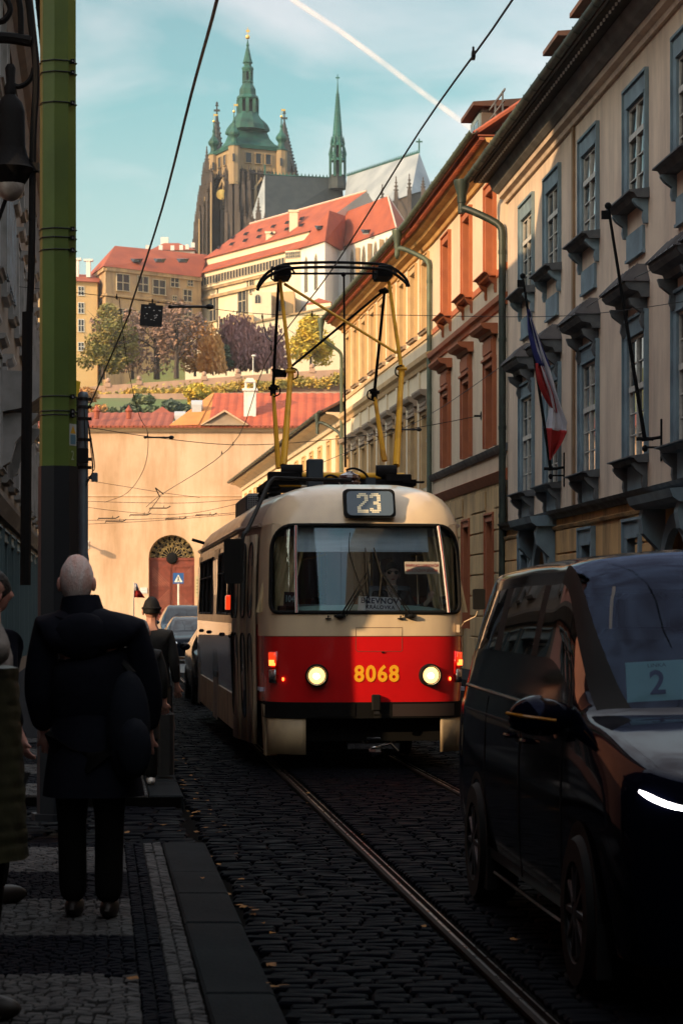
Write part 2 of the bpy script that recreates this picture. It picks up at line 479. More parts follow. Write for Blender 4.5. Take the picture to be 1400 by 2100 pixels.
# metal inspection strip across the road
# ---- left pavement
pav = struct_root('pavement')
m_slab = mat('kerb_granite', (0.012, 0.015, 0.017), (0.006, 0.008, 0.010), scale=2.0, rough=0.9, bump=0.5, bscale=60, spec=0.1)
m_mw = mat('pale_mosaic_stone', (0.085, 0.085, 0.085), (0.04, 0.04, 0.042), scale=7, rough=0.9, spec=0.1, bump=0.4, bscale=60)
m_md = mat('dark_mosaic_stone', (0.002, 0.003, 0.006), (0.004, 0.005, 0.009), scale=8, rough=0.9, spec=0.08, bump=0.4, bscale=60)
ZP = 0.13
def leftfac(Y): return -2.0 + KS * Y
def pave_base(y0, y1, zt):
    g = MB(); ky = kerb
    g.add([(ky(y0) - 0.02, y0, -0.03), (ky(y1) - 0.02, y1, -0.03), (leftfac(y1) - 0.3, y1, -0.03), (leftfac(y0) - 0.3, y0, -0.03), (ky(y0) - 0.02, y0, zt), (ky(y1) - 0.02, y1, zt), (leftfac(y1) - 0.3, y1, zt), (leftfac(y0) - 0.3, y0, zt)],
          [(4, 5, 6, 7), (0, 1, 5, 4), (3, 2, 1, 0), (2, 3, 7, 6), (0, 4, 7, 3), (1, 2, 6, 5)])
    struct(g.obj('pavement_bed', m_joint, pav))
pave_base(-60, 15.35, ZP - 0.022); pave_base(15.35, 19.25, 0.02); pave_base(19.25, 141, ZP - 0.022)
# kerb slabs one by one
cuts = [15.36, 14.6, 13.6, 12.56, 11.4, 10.35, 9.28, 8.2, 7.1, 6.0, 4.8]
spans = list(zip(cuts[1:], cuts[:-1]))
yy = 19.26
while yy < 72: L_ = RN.uniform(1.0, 1.5) if yy > 24 else 1.6; spans.append((yy, yy + L_)); yy += L_
for a, b in spans:
    g = MB(); w_ = 0.285
    xa, xb = kerb(a + 0.006), kerb(b - 0.006); z = ZP + RN.uniform(-0.004, 0.004)
    c0 = (xa - w_ / 2, a)
    A = [(xa - w_, a + 0.006), (xa, a + 0.006), (xb, b - 0.006), (xb - w_, b - 0.006)]
    ins = 0.012
    T = [(A[0][0] + ins, A[0][1] + ins), (A[1][0] - ins * 1.6, A[1][1] + ins), (A[2][0] - ins * 1.6, A[2][1] - ins), (A[3][0] + ins, A[3][1] - ins)]
    g.hull([(x - c0[0], y - c0[1], -0.02) for x, y in A], [(x - c0[0], y - c0[1], z - ins) for x, y in A])
    g.hull([(x - c0[0], y - c0[1], z - ins + 0.0005) for x, y in A], [(x - c0[0], y - c0[1], z) for x, y in T])
    o = g.obj('kerb_slab', m_slab, pav); o.location = (c0[0], c0[1], 0)
# mosaic setts
gw, gd = MB(), MB()
bands = [8.6, 9.74, 10.9, 12.3, 13.6, 15.0, 15.36]
def band_white(Y):
    if Y > 19.2: return int((Y - 19.2) / 1.3) % 2 == 0
    k = sum(1 for b in bands if Y > b)       # 0 below 8.6 white
    return k in (1, 3, 5) or (k == 0 and int((8.6 - Y) / 1.2) % 2 == 1)
def mosaic(y0, y1, step):
    Y = y0
    while Y < y1:
        k = kerb(Y)
        u = 0.30
        while u < 2.7:
            X = k - u
            if X < -0.155 * Y - 0.3 : break
            if u < 0.42: m_ = gw if True else gd; su = 0.062 if step < 0.09 else step
            elif u < 0.52: m_ = gd; su = step
            else:
                col = int((u - 0.52) / 1.3)
                wv = band_white(Y) ^ (col % 2 == 1)
                m_ = gw if wv else gd; su = step * RN.uniform(0.85, 1.15)
            sz = RN.uniform(-0.004, 0.003)
            if RN.random() < 0.985 and Y + step < y1:
                stone(m_, X - su + 0.004, X - 0.003, Y + 0.003 + RN.uniform(-0.006, 0.006), Y + step - 0.004, ZP + sz, b=0.006, zb=ZP - 0.03)
            u += su
        Y += step
mosaic(6.0, 15.36, 0.062); mosaic(19.3, 28, 0.09)
stuff(gw.obj('pale_mosaic', m_mw, pav)); stuff(gd.obj('dark_mosaic', m_md, pav))
# lowered driveway crossing in big setts
g = MB(); Y = 15.37
while Y < 19.2:
    d = 0.2; x = kerb(Y) - RN.uniform(0, 0.1)
    while x > -0.155 * Y - 0.4:
        wd = RN.uniform(0.2, 0.32); stone(g, x - wd + 0.008, x - 0.008, Y + 0.006, Y + d - 0.008, 0.035 + RN.uniform(-0.006, 0.006), b=0.015, zb=0.0); x -= wd
    Y += d
stuff(g.obj('crossing_setts', m_cob, pav))
g = MB(); g.quad((-9, 28, ZP + 0.001), (leftfac(28) + 2.4, 28, ZP + 0.001), (leftfac(141) + 2.4, 141, ZP + 0.001), (-60, 141, ZP + 0.001)); struct(g.obj('pavement_surface', m_md, pav))
g = MB()
g.prism([(5.2, 28), (7.6, 28), (5.2, 55), (3.1, 68), (0.9, 90), (-4.5, 141), (-6.3, 141), (-1.2, 90), (1.4, 68), (2.5, 55), (4.6, 30)], -0.02, 0.12)
struct(g.obj('pavement', m_slab))
m_lf = mat('fallen_leaf', (0.30, 0.13, 0.02), (0.14, 0.06, 0.015), scale=30, rough=.8)
g = MB(); lr = random.Random(3)
for k in range(70):
    Y_ = lr.uniform(8.8, 26); X_ = kerb(Y_) + (lr.uniform(.02, .25) if lr.random() < .6 else lr.uniform(-1.6, 1.5)); z_ = (.012 if X_ > kerb(Y_) else (ZP + .012 if not 15.3 < Y_ < 19.3 else .05)); a = lr.uniform(0, 6.28); s = lr.uniform(.015, .035)
    q = [(X_ + s * math.cos(a + t) * r, Y_ + s * math.sin(a + t) * r, z_ + lr.uniform(0, .012)) for t, r in ((0, 1.3), (1.2, .7), (2.4, .9), (3.14, 1.1), (4.0, .8), (5.1, .7))]; g.poly(q)
stuff(tag(g.obj('fallen_leaves', m_lf), 'scattered dry orange leaves along the kerb and paving', 'leaves'))
# ================================================================ hill behind the town
m_grass = mat('hillside_grass', (0.10, 0.15, 0.05), (0.16, 0.14, 0.07), scale=0.06, rough=1.0, bump=0.6, bscale=1.5, detail=10)
prof = [(150, 0), (190, 6), (260, 17), (330, 26), (380, 33.5), (400, 39.2), (401, 39.5), (470, 41), (500, 43), (530, 46), (545, 50), (560, 64), (700, 72), (900, 74), (1200, 60)]
def hillz(Y):
    for (a, za), (b, zb) in zip(prof, prof[1:]):
        if a <= Y <= b: return za + (zb - za) * (Y - a) / (b - a)
    return 0
from mathutils import noise as mnoise
g = MB()
g.grid(lambda x, y: Vector((x, y, hillz(y) + (mnoise.noise(Vector((x * 0.03, y * 0.03, 0))) * 1.2 if y < 396 else 0) - max(0, abs(x + 30) - 120) * 0.12)), [-400 + 10 * i for i in range(81)], [150 + 8.75 * i for i in range(121)])
struct(g.obj('hill', m_grass, smooth=True))
# ================================================================ facades
m_tile = mat('clay_roof_tile', (0.36, 0.085, 0.035), (0.20, 0.05, 0.03), scale=1.2, rough=0.8, bump=0.3)
m_tile_dark = mat('old_roof_tile', (0.10, 0.045, 0.03), (0.05, 0.03, 0.025), scale=1.5, rough=0.85, bump=0.3)
m_pane = mat('window_pane', (0.012, 0.016, 0.018), rough=0.03, spec=1.0)
m_pane_c = mat('curtained_pane', (0.20, 0.19, 0.17), (0.10, 0.10, 0.10), scale=1.5, rough=0.04, spec=1.0, stretch=(3, 3, 0.3), coat=1.0)
m_sash = mat('painted_sash', (0.55, 0.53, 0.49), (0.40, 0.38, 0.35), scale=8, rough=0.6)
m_sash_w = mat('white_sash', (0.72, 0.72, 0.70), rough=0.5)
m_lead = mat('lead_flashing', (0.055, 0.05, 0.055), (0.09, 0.08, 0.08), scale=3, rough=0.6)
m_copper = mat('patinated_copper', (0.11, 0.14, 0.10), (0.07, 0.09, 0.07), scale=2, rough=0.55, metal=0.3)
m_soffit = mat('dark_boarded_soffit', (0.035, 0.028, 0.024), (0.06, 0.05, 0.04), scale=2, rough=0.9)

def fframe(name, label, cat, X0, Y0, slope, group=None):
    return thing(name, label, cat, (X0, Y0, 0), math.atan2(1, slope), group)
def wall_holes(L0, L1, H0, H1, rects, reveal=0.22, y=0.0, g=None):
    g = g or MB()
    xs = sorted(set([L0, L1] + [v for r in rects for v in r[:2] if L0 < v < L1])); zs = sorted(set([H0, H1] + [v for r in rects for v in r[2:4] if H0 < v < H1]))
    for i in range(len(xs) - 1):
        for j in range(len(zs) - 1):
            cx, cz = (xs[i] + xs[i + 1]) / 2, (zs[j] + zs[j + 1]) / 2
            if any(r[0] < cx < r[1] and r[2] < cz < r[3] for r in rects): continue
            g.quad((xs[i + 1], y, zs[j]), (xs[i], y, zs[j]), (xs[i], y, zs[j + 1]), (xs[i + 1], y, zs[j + 1]))
    for a, b, c, d in [r[:4] for r in rects]:
        yb = y - reveal
        g.quad((a, y, c), (a, yb, c), (a, yb, d), (a, y, d)); g.quad((b, yb, c), (b, y, c), (b, y, d), (b, yb, d))
        g.quad((a, yb, c), (a, y, c), (b, y, c), (b, yb, c)); g.quad((a, y, d), (a, yb, d), (b, yb, d), (b, y, d))
    return g
WCACHE = {}
def window(root, s, z0, w, h, cols=2, rows=(3,), split=None, sash=None, pane=None, depth=0.16, sill=None, surround=None, hood=None, extra=None, fr=0.06, mull=0.05, curt=0.0, bar=0.024):
    """window part > pane, surround, sill, hood, bracket. s,z0: centre, bottom of opening. rows: pane rows from bottom section up; split: heights of the transoms (fractions)"""
    sash = sash or m_sash
    key = (round(w, 3), round(h, 3), cols, rows, split, sash.name, sill, surround, hood, extra, depth)
    if key in WCACHE: parts = WCACHE[key]
    else:
        parts = []
        f = MB(); y0, y1 = -depth - 0.05, -depth
        f.box(-w / 2, -w / 2 + fr, y0, y1, 0, h); f.box(w / 2 - fr, w / 2, y0, y1, 0, h)
        f.box(-w / 2 + fr, w / 2 - fr, y0, y1, 0, fr); f.box(-w / 2 + fr, w / 2 - fr, y0, y1, h - fr, h)
        secs = []; zlo = fr
        sp = list(split or ()) + [1.0]
        for k, q in enumerate(sp):
            zhi = h * q - (fr if k == len(sp) - 1 else mull)
            secs.append((zlo, zhi))
            if k < len(sp) - 1: f.box(-w / 2 + fr, w / 2 - fr, y0, y1 + 0.02, zhi, zhi + mull * 2); zlo = zhi + mull * 2
        f.box(-mull / 2 - 0.012, mull / 2 + 0.012, y0, y1 + 0.012, fr, h - fr)
        panes = []
        for (za, zb), rw in zip(secs, rows):
            for c in range(cols):
                xa = -w / 2 + fr + (w - 2 * fr) * c / cols; xb = -w / 2 + fr + (w - 2 * fr) * (c + 1) / cols
                for r in range(rw):
                    a_, b_ = za + (zb - za) * r / rw, za + (zb - za) * (r + 1) / rw
                    panes.append((xa, xb, a_, b_))
                    if r: f.box(xa, xb, y0 + 0.01, y1 - 0.005, a_ - bar / 2, a_ + bar / 2)
                if c and c != cols / 2: f.box(xa - bar / 2, xa + bar / 2, y0 + 0.01, y1 - 0.004, za, zb)
        me = f.mesh('window', sash)
        pm = []
        for (xa, xb, a_, b_) in panes:
            p = MB(); hx, hz = (xb - xa) / 2, (b_ - a_) / 2
            tl = RN.uniform(-0.0025, 0.0025); tl2 = RN.uniform(-0.0025, 0.0025)
            p.quad((hx, tl, -hz), (-hx, tl2, -hz), (-hx, -tl, hz), (hx, -tl2, hz))
            pm.append((((xa + xb) / 2, -depth - 0.03, (a_ + b_) / 2), p.mesh('pane', m_pane)))
        ex = []
        if surround:
            sw, sp_, smat, headh = surround
            q = MB(); ins = 0.0
            q.box(-w / 2 - sw, -w / 2 + .012, -depth + .002, sp_, 0, h); q.box(w / 2 - .012, w / 2 + sw, -depth + .002, sp_, 0, h)
            q.box(-w / 2 - sw, w / 2 + sw, -depth + .004, sp_, h - .012, h + headh)
            q.box(-w / 2 - sw - 0.03, -w / 2 - sw, 0, sp_ + 0.04, 0, h + headh); q.box(w / 2 + sw, w / 2 + sw + 0.03, 0, sp_ + 0.04, 0, h + headh)
            q.box(-w / 2 - sw - 0.03, w / 2 + sw + 0.03, 0, sp_ + 0.045, h + headh, h + headh + 0.05)
            q.box(-w / 2 - 0.03, w / 2 + 0.03, sp_, sp_ + 0.02, h, h + 0.05)
            ex.append(('surround', q.mesh('surround', M[smat])))
        if sill:
            sw, dp, th, smat, brk = sill
            q = MB(); q.extr([(0, -th), (dp * 0.6, -th), (dp * 0.75, -th * 0.4), (dp, -th * 0.3), (dp, -0.015), (0, 0.03)], -sw / 2, sw / 2)
            ex.append(('sill', q.mesh('sill', M[smat])))
            if brk:
                bh, bw, bd, bm = brk
                for sg in (-1, 1):
                    q = MB(); q.extr([(0, -th - bh), (bd * 0.25, -th - bh), (bd * 0.35, -th - bh * 0.75), (bd * 0.3, -th - bh * 0.5), (bd * 0.75, -th - bh * 0.3), (bd, -th - bh * 0.1), (bd, -th), (0, -th)], sg * (sw / 2 - bw * 1.3) - bw / 2, sg * (sw / 2 - bw * 1.3) + bw / 2)
                    ex.append(('bracket', q.mesh('bracket', M[bm])))
        if hood:
            zz, sw, dp, th, smat, roof = hood
            q = MB(); q.extr([(0, zz), (dp * 0.35, zz), (dp * 0.45, zz + th * 0.35), (dp * 0.85, zz + th * 0.5), (dp, zz + th * 0.8), (dp, zz + th), (0, zz + th)], -sw / 2, sw / 2)
            ex.append(('hood', q.mesh('hood', M[smat])))
            if roof:
                q = MB()
                q.hull([(-sw / 2 - .04, 0, zz + th + .002), (sw / 2 + .04, 0, zz + th + .002), (sw / 2 + .04, dp + .05, zz + th + .002), (-sw / 2 - .04, dp + .05, zz + th + .002)], [(-sw / 2 + .25, 0, zz + th + roof), (sw / 2 - .25, 0, zz + th + roof), (sw / 2 - .25, dp * .35, zz + th + roof), (-sw / 2 + .25, dp * .35, zz + th + roof)])
                nn = 5
                for k in range(nn + 1):
                    xx = -sw / 2 + .02 + (sw - .04) * k / nn; xt = -sw / 2 + .27 + (sw - .54) * k / nn
                    q.tube([(xx, dp + .05, zz + th + .01), (xt, dp * .35, zz + th + roof)], 0.018, 4)
                ex.append(('hood_roof', q.mesh('hood_roof', m_lead)))
                for sg in (-1, 1):
                    q = MB(); q.extr([(0, zz - .5), (.08, zz - .5), (.13, zz - .38), (.11, zz - .25), (.28, zz - .12), (.32, zz), (0, zz)], sg * (sw / 2 - .22) - .06, sg * (sw / 2 - .22) + .06)
                    ex.append(('bracket', q.mesh('bracket', M[smat])))
        if extra:
            kind = extra[0]
            if kind == 'panel':
                _, zt, zb, ww, smat = extra
                q = MB(); q.box(-ww / 2, ww / 2, 0, 0.05, zb, zt); q.box(-ww / 2 - .02, ww / 2 + .02, 0, 0.075, zb - .05, zb)
                ex.append(('apron_panel', q.mesh('apron_panel', M[smat])))
            if kind == 'frieze':
                _, zb, zt, ww, smat = extra
                q = MB(); q.box(-ww / 2, ww / 2, 0, 0.1, zb, zt); q.box(-ww / 2 + .06, ww / 2 - .06, 0.1, 0.13, zb + .1, zt - .08); q.box(-ww / 2 - .05, ww / 2 + .05, 0, 0.16, zb - .06, zb)
                ex.append(('frieze', q.mesh('frieze', M[smat])))
        # room behind
        bk = MB(); bk.quad((w / 2, -depth - 0.5, 0), (-w / 2, -depth - 0.5, 0), (-w / 2, -depth - 0.5, h), (w / 2, -depth - 0.5, h))
        parts = (me, pm, ex); WCACHE[key] = parts
    me, pm, ex = parts
    wo = link('window', me, root); wo.location = (s, 0, z0)
    cz = RN.random()
    for loc, p in pm:
        if curt and cz < curt and not p.name.endswith('_c'):
            pass
        o = link('pane', p, wo); o.location = loc
        if curt:
            if cz < curt and loc[2] < h * RN.choice((0.45, 0.7, 1.0)):
                o.material_slots[0].link = 'OBJECT'; o.material_slots[0].material = m_pane_c
        o.rotation_euler = (RN.uniform(-.006, .006) + (.04 if z0 > 8.5 else .0), 0, RN.uniform(-.006, .006))
    for nm, mm in ex: link(nm, mm, wo)
    return wo
def gutter(root, s0, s1, y, z, r=0.09, m_=None, name='gutter', brk=1.0):
    q = MB(); n = 8; vs = []
    for s in (s0, s1):
        for k in range(n + 1):
            a = math.pi * k / n; vs.append((s, y - r * math.cos(a), z - r * math.sin(a)))
        for k in range(n, -1, -1):
            a = math.pi * k / n; vs.append((s, y - (r - .012) * math.cos(a), z - (r - .012) * math.sin(a)))
    N = 2 * (n + 1)
    q.add(vs, [(k, (k + 1) % N, N + (k + 1) % N, N + k) for k in range(N)] + [tuple(range(N)), tuple(range(2 * N - 1, N - 1, -1))])
    x = s0 + brk / 2
    while x < s1:
        q.tube([(x, y - r, z), (x, y - r * .7, z - r * .75), (x, y, z - r * 1.08), (x, y + r * .7, z - r * .75), (x, y + r * 1.05, z + .02)], 0.012, 4); x += brk
    return q.obj(name, m_ or M['verdigris_metal'], root, smooth=True)
def downpipe(root, s, ytop, ztop, zturn, zbot, r=0.07, m_=None, ds=0.0):
    m_ = m_ or M['verdigris_metal']
    q = MB(); q.lathe([(r * 1.2, ztop - .55), (r * 1.3, ztop - .35), (r * 2.1, ztop - .12), (r * 2.2, ztop)], 12, c=(s + ds, ytop))
    yw = r * 1.35
    pts = [(s + ds, ytop, ztop - .5), (s + ds, ytop, ztop - .8), (s + ds * .9, ytop - .08, zturn + .35), (s + ds * .2, yw + .12, zturn - .05), (s, yw, zturn - .3), (s, yw, zbot)]
    pts = catmull(pts[:5], 4) + [Vector(pts[5])]
    q.tube(pts, r, 10)
    z = zturn - .8
    while z > zbot + .3: q.lathe([(r * 1.12, z), (r * 1.12, z + .09)], 10, c=(s, yw)); z -= 2.1
    return q.obj('downpipe', m_, root, smooth=True)
def cornice(root, s0, s1, prof, m_, name='cornice'):
    return MB().extr(prof, s0, s1).obj(name, m_, root)
def dentils(root, s0, s1, y, z, m_, st=0.22, w=0.1, d=0.12, h=0.14, name='dentils'):
    q = MB(); x = s0
    while x < s1: q.box(x, x + w, y, y + d, z, z + h); x += st
    return stuff(q.obj(name, m_, root))
def tile_roof(root, s0, s1, y0, z0, y1, z1, m_, name='roof', pitch=0.22, course=0.34, slab=0.08, part=True):
    """pantile sheet from eave (y0,z0) to ridge (y1,z1) in local y"""
    q = MB(); n = max(1, int((s1 - s0) / (pitch / 4))); L_ = math.hypot(y1 - y0, z1 - z0); mc = max(1, int(L_ / course))
    dy, dz = (y1 - y0) / L_, (z1 - z0) / L_; ny, nz = -dz, dy
    if nz < 0: ny, nz = -ny, -nz
    rows = []
    for c in range(mc + 1):
        t = c / mc * L_
        for lift in ((0.0,) if c == 0 else ((0.035, 0.0) if c < mc else (0.0,))):
            rows.append((t, 0.03 - lift if lift else 0.0))
    for t, lf in rows:
        for k in range(n + 1):
            ph = k % 4; wv = (0.0, 0.035, 0.05, 0.02)[ph]
            q.v.append((s0 + (s1 - s0) * k / n, y0 + dy * t + ny * (wv + lf), z0 + dz * t + nz * (wv + lf)))
    for r in range(len(rows) - 1):
        for k in range(n):
            a = r * (n + 1) + k; q.f.append((a, a + 1, a + n + 2, a + n + 1)); q.m.append(0)
    q.hull([(s0, y0, z0 - slab), (s1, y0, z0 - slab), (s1, y1, z1 - slab), (s0, y1, z1 - slab)], [(s0, y0, z0 - .005), (s1, y0, z0 - .005), (s1, y1, z1 - .005), (s0, y1, z1 - .005)])
    o = q.obj(name, m_, root)
    return o

# ---------------------------------------------------------------- B1: pale palace with blue-grey trim
M['b1_wall'] = plaster('weathered_cream_plaster', (0.72, 0.57, 0.44), (0.60, 0.46, 0.36), (0.26, 0.19, 0.16), amt=0.55, scale=0.6)
M['b1_base'] = plaster('stained_ochre_plaster', (0.68, 0.40, 0.16), (0.56, 0.32, 0.13), (0.10, 0.06, 0.03), amt=0.8, scale=0.8)
M['blue_trim'] = mat('blue_grey_trim', (0.20, 0.28, 0.33), (0.14, 0.19, 0.23), scale=2.2, rough=0.8, bump=0.3)
M['trim_dark'] = mat('sooty_stone_trim', (0.07, 0.075, 0.085), (0.13, 0.14, 0.15), scale=3, rough=0.85, bump=0.3)
B1X = lambda Y: 8.5 - 0.083 * Y
n1 = math.hypot(1, .083)
b1 = fframe('palace_house', 'cream and ochre palace with blue-grey window trim, nearest on the right', 'building', B1X(28), 28, -.083)
def S1(Y): return (Y - 28) * n1
L1 = S1(54.7)
YW = [30.9, 34.0, 36.2 + .1, 40.15, 44.45, 48.5, 51.8]
rects = []
for Yw in YW:
    s = S1(Yw)
    rects += [(s - .70, s + .70, 8.88, 10.60), (s - .70, s + .70, 4.34, 6.50)]
    if abs(Yw - 48.5) > 1: rects.append((s - .45, s + .45, 1.5, 2.95))
door_s = S1(50.0 - .6)
rects = [r for r in rects if not (abs((r[0] + r[1]) / 2 - S1(49.4)) < 1.3 and r[2] < 3)]
port = [(door_s - .75, door_s + .75, 0.0, 3.1), (S1(36.6) - .9, S1(36.6) + .9, 0.0, 3.0)]
rects = [r for r in rects if not (abs((r[0] + r[1]) / 2 - S1(36.3)) < .5 and r[2] < 3)]
wall_holes(0, L1, 3.62, 11.6, [r for r in rects if r[2] > 3.5]).obj('wall', M['b1_wall'], b1)
wall_holes(0, L1, 0, 3.619, [r for r in rects if r[2] < 3.5] + port, y=0.03).obj('ground_floor_wall', M['b1_base'], b1)
g = MB(); g.box(0, L1, -9, -.24, 0, 11.5); g.obj('inner_block', M['b1_wall'], b1)
for k, Yw in enumerate(YW):
    s = S1(Yw)
    window(b1, s, 8.88, 1.40, 1.72, rows=(3, 1), split=(0.68,), surround=(.24, .035, 'blue_trim', .33), sill=(2.05, .36, .14, 'trim_dark', (.42, .13, .26, 'blue_trim')), depth=.01, extra=('panel', -.55, -.98, 1.35, 'blue_trim'), curt=0.35)
    window(b1, s, 4.34, 1.40, 2.16, rows=(3, 2), split=(0.58,), surround=(.24, .035, 'blue_trim', .30), sill=(1.95, .34, .12, 'trim_dark', (.45, .14, .26, 'trim_dark')), hood=(2.70, 2.05, .42, .26, 'trim_dark', .34), depth=.01, extra=None, curt=0.9)
for r in rects:
    if r[2] < 3: window(b1, (r[0] + r[1]) / 2, r[2], .9, 1.45, rows=(2,), surround=(.26, .09, 'blue_trim', .3), depth=.12, curt=0.5)
# apron under the mid windows
for Yw in YW:
    s = S1(Yw); MB().box(s - .62, s + .62, 0, .04, 3.80, 4.22).obj('apron_panel', M['blue_trim'], b1)
cornice(b1, 0, L1, [(0.0, 3.58), (.10, 3.58), (.14, 3.64), (.22, 3.68), (.26, 3.74), (.0, 3.80)], M['trim_dark'], 'belt_course')
cornice(b1, 0, L1, [(0.03, 3.36), (.08, 3.36), (.11, 3.42), (.03, 3.45)], M['b1_base'], 'belt_course')
# crowning cornice, soffit, gutter
cornice(b1, 0, L1 + .05, [(0, 11.4), (.07, 11.4), (.10, 11.48), (.20, 11.52), (.22, 11.62), (0, 11.62)], M['b1_wall'])
m_corn = mat('grey_cornice', (0.20, 0.19, 0.18), (0.12, 0.115, 0.11), scale=2, rough=0.8)
cornice(b1, 0, L1 + .05, [(0, 11.62), (.25, 11.62), (.36, 11.70), (.42, 11.82), (.46, 11.90), (0, 11.90)], m_corn)
MB().box(0, L1 + .3, -.5, .78, 11.93, 11.97).obj('soffit', m_soffit, b1)
dentils(b1, 0, L1 + .2, .66, 11.87, M['white'], st=.26, w=.07, d=.03, h=.05, name='rafter_tips')
gutter(b1, -.1, L1 + .55, .9, 12.06, .10, brk=.9)
tile_roof(b1, -.1, L1 + .4, .86, 12.02, -5.2, 16.2, m_tile_dark)
g = MB(); g.poly([(L1 + .39, .84, 12.0), (L1 + .39, -5.2, 16.15), (L1 + .39, -9, 12)]); g.obj('gable', M['b1_wall'], b1)
downpipe(b1, L1 + .05, 1.02, 12.05, 11.0, 0.1, .09, mat('dark_green_downpipe', (.03, .045, .035), (.015, .02, .018), scale=3, rough=.5), ds=.55)
# vertical lesene where the wings meet
MB().box(S1(46.15) - .18, S1(46.15), .0, .05, 3.80, 11.4).obj('pilaster', mat('ochre_lesene', (.30, .19, .11), (.2, .12, .07), scale=1.2, rough=.9), b1)
# ground floor coursing joints, raised blocks
for (a, b_) in ((0, S1(35)), (S1(38.6), S1(41.2) - 1.2), (S1(45.0) + .3, S1(47.8)), (S1(52.7), L1)):
    if b_ - a < .4: continue
    for k in range(6):
        z = .35 + k * .5
        MB().cbox(a, b_, .03, .07, z + .02, z + .48, .01).obj('block', M['b1_base'], b1)
# portals
def portal(root, s, w, zt, cols=False):
    p = MB(); hw = w / 2
    # arched stone frame
    n = 12; pts = [(s - hw, 0)] + [(s - hw * math.cos(math.pi * k / n), zt - hw + hw * math.sin(math.pi * k / n)) for k in range(n + 1)] + [(s + hw, 0)]
    o = [(s - hw - .25, 0)] + [(s - (hw + .25) * math.cos(math.pi * k / n), zt - hw + (hw + .25) * math.sin(math.pi * k / n)) for k in range(n + 1)] + [(s + hw + .25, 0)]
    for i in range(len(pts) - 1):
        p.hull([(pts[i][0], .03, pts[i][1]), (pts[i + 1][0], .03, pts[i + 1][1]), (o[i + 1][0], .03, o[i + 1][1]), (o[i][0], .03, o[i][1])][::-1], [(pts[i][0], .16, pts[i][1]), (pts[i + 1][0], .16, pts[i + 1][1]), (o[i + 1][0], .16, o[i + 1][1]), (o[i][0], .16, o[i][1])][::-1])
    r = p.obj('portal', M['blue_trim'], root)
    q = MB(); q.box(s - hw, s + hw, -.6, -.5, 0, zt); q.box(s - .03, s + .03, -.5, -.46, 0, zt)
    for sg in (-1, 1):
        for k in range(3): q.cbox(s + sg * hw * .5 - hw * .35, s + sg * hw * .5 + hw * .35, -.5, -.45, .2 + k * .9, .95 + k * .9, .02)
    q.obj('door', mat('dark_oak_door', (.03, .02, .014), rough=.5), r)
    c = MB(); c.extr([(0, zt + .35), (.45, zt + .35), (.55, zt + .42), (.6, zt + .55), (0, zt + .6)], s - hw - .7, s + hw + .7); c.obj('entablature', M['blue_trim'], r)
    for sg in (-1, 1):
        c = MB(); xx = s + sg * (hw + .42)
        c.extr([(0, zt - .75), (.12, zt - .75), (.2, zt - .55), (.15, zt - .3), (.4, zt - .05), (.44, zt + .2), (.4, zt + .35), (0, zt + .35)], xx - .13, xx + .13)
        c.obj('console', M['blue_trim'], r)
        c = MB(); c.box(xx - .16, xx + .16, 0, .2, 0, zt - .76)
        if cols: c.lathe([(.16, .3), (.13, .5), (.12, zt - 1.3), (.17, zt - 1.1), (.2, zt - .8)], 12, c=(xx, .32))
        c.obj('column' if cols else 'pilaster', M['blue_trim'], r)
portal(b1, door_s, 1.5, 3.1); portal(b1, S1(36.6), 1.8, 3.0, True)
# dormers on the palace roof
M['dorm'] = mat('dormer_boards', (.10, .08, .07), rough=.9)
def dormer(root, s, y, z, w=1.5, h=1.7, d=2.6):
    q = MB(); q.box(s - w / 2, s + w / 2, y - d, y, z, z + h)
    r = q.obj('dormer', M['dorm'], root)
    q = MB(); q.hull([(s - w / 2 - .2, y - d, z + h + .002), (s + w / 2 + .2, y - d, z + h + .002), (s + w / 2 + .2, y + .25, z + h + .002), (s - w / 2 - .2, y + .25, z + h + .002)], [(s - w / 2 - .2, y - d, z + h + .35), (s + w / 2 + .2, y - d, z + h + .35), (s + w / 2 + .2, y + .25, z + h + .1), (s - w / 2 - .2, y + .25, z + h + .1)])
    q.obj('dormer_roof', m_tile_dark, r)
    q = MB(); q.box(s - w / 2 + .12, s + w / 2 - .12, y, y + .05, z + .2, z + h - .12); q.obj('dormer_frame', M['blue_trim'], r)
    for sg in (-1, 1):
        q = MB(); q.box(s + sg * w * .19 - w * .15, s + sg * w * .19 + w * .15, y + .05, y + .06, z + .3, z + h - .25); q.obj('pane', m_pane, r)
dormer(b1, S1(50.6), -.55, 13.0, h=1.15); dormer(b1, S1(47.3), -.55, 13.0, h=1.15); dormer(b1, S1(43.2), -.55, 13.0, h=1.15)

# ---------------------------------------------------------------- B2 and B3: orange-trimmed and yellow houses
M['b2_wall'] = plaster('warm_cream_plaster', (0.72, 0.58, 0.42), (0.62, 0.48, 0.35), (0.30, 0.2, 0.15), amt=0.3, scale=0.5)
M['orange_trim'] = mat('orange_trim', (0.42, 0.13, 0.055), (0.34, 0.10, 0.045), scale=2, rough=0.75, bump=.2)
M['b2_base'] = plaster('ochre_rustication', (0.62, 0.42, 0.2), (0.5, 0.32, 0.15), (0.08, 0.05, 0.03), amt=0.7, scale=0.8)
M['b3_wall'] = plaster('pale_cream_plaster', (0.76, 0.64, 0.46), (0.68, 0.56, 0.40), (0.45, 0.36, 0.28), amt=0.25, scale=0.4)
M['b3_trim'] = mat('sandy_trim', (0.62, 0.42, 0.22), (0.52, 0.34, 0.18), scale=2, rough=0.8)
M['b3_hood'] = mat('sandstone_hood', (0.36, 0.27, 0.20), (0.28, 0.21, 0.16), scale=2, rough=0.85)
n2 = math.hypot(1, .0947); X54 = B1X(54.7)
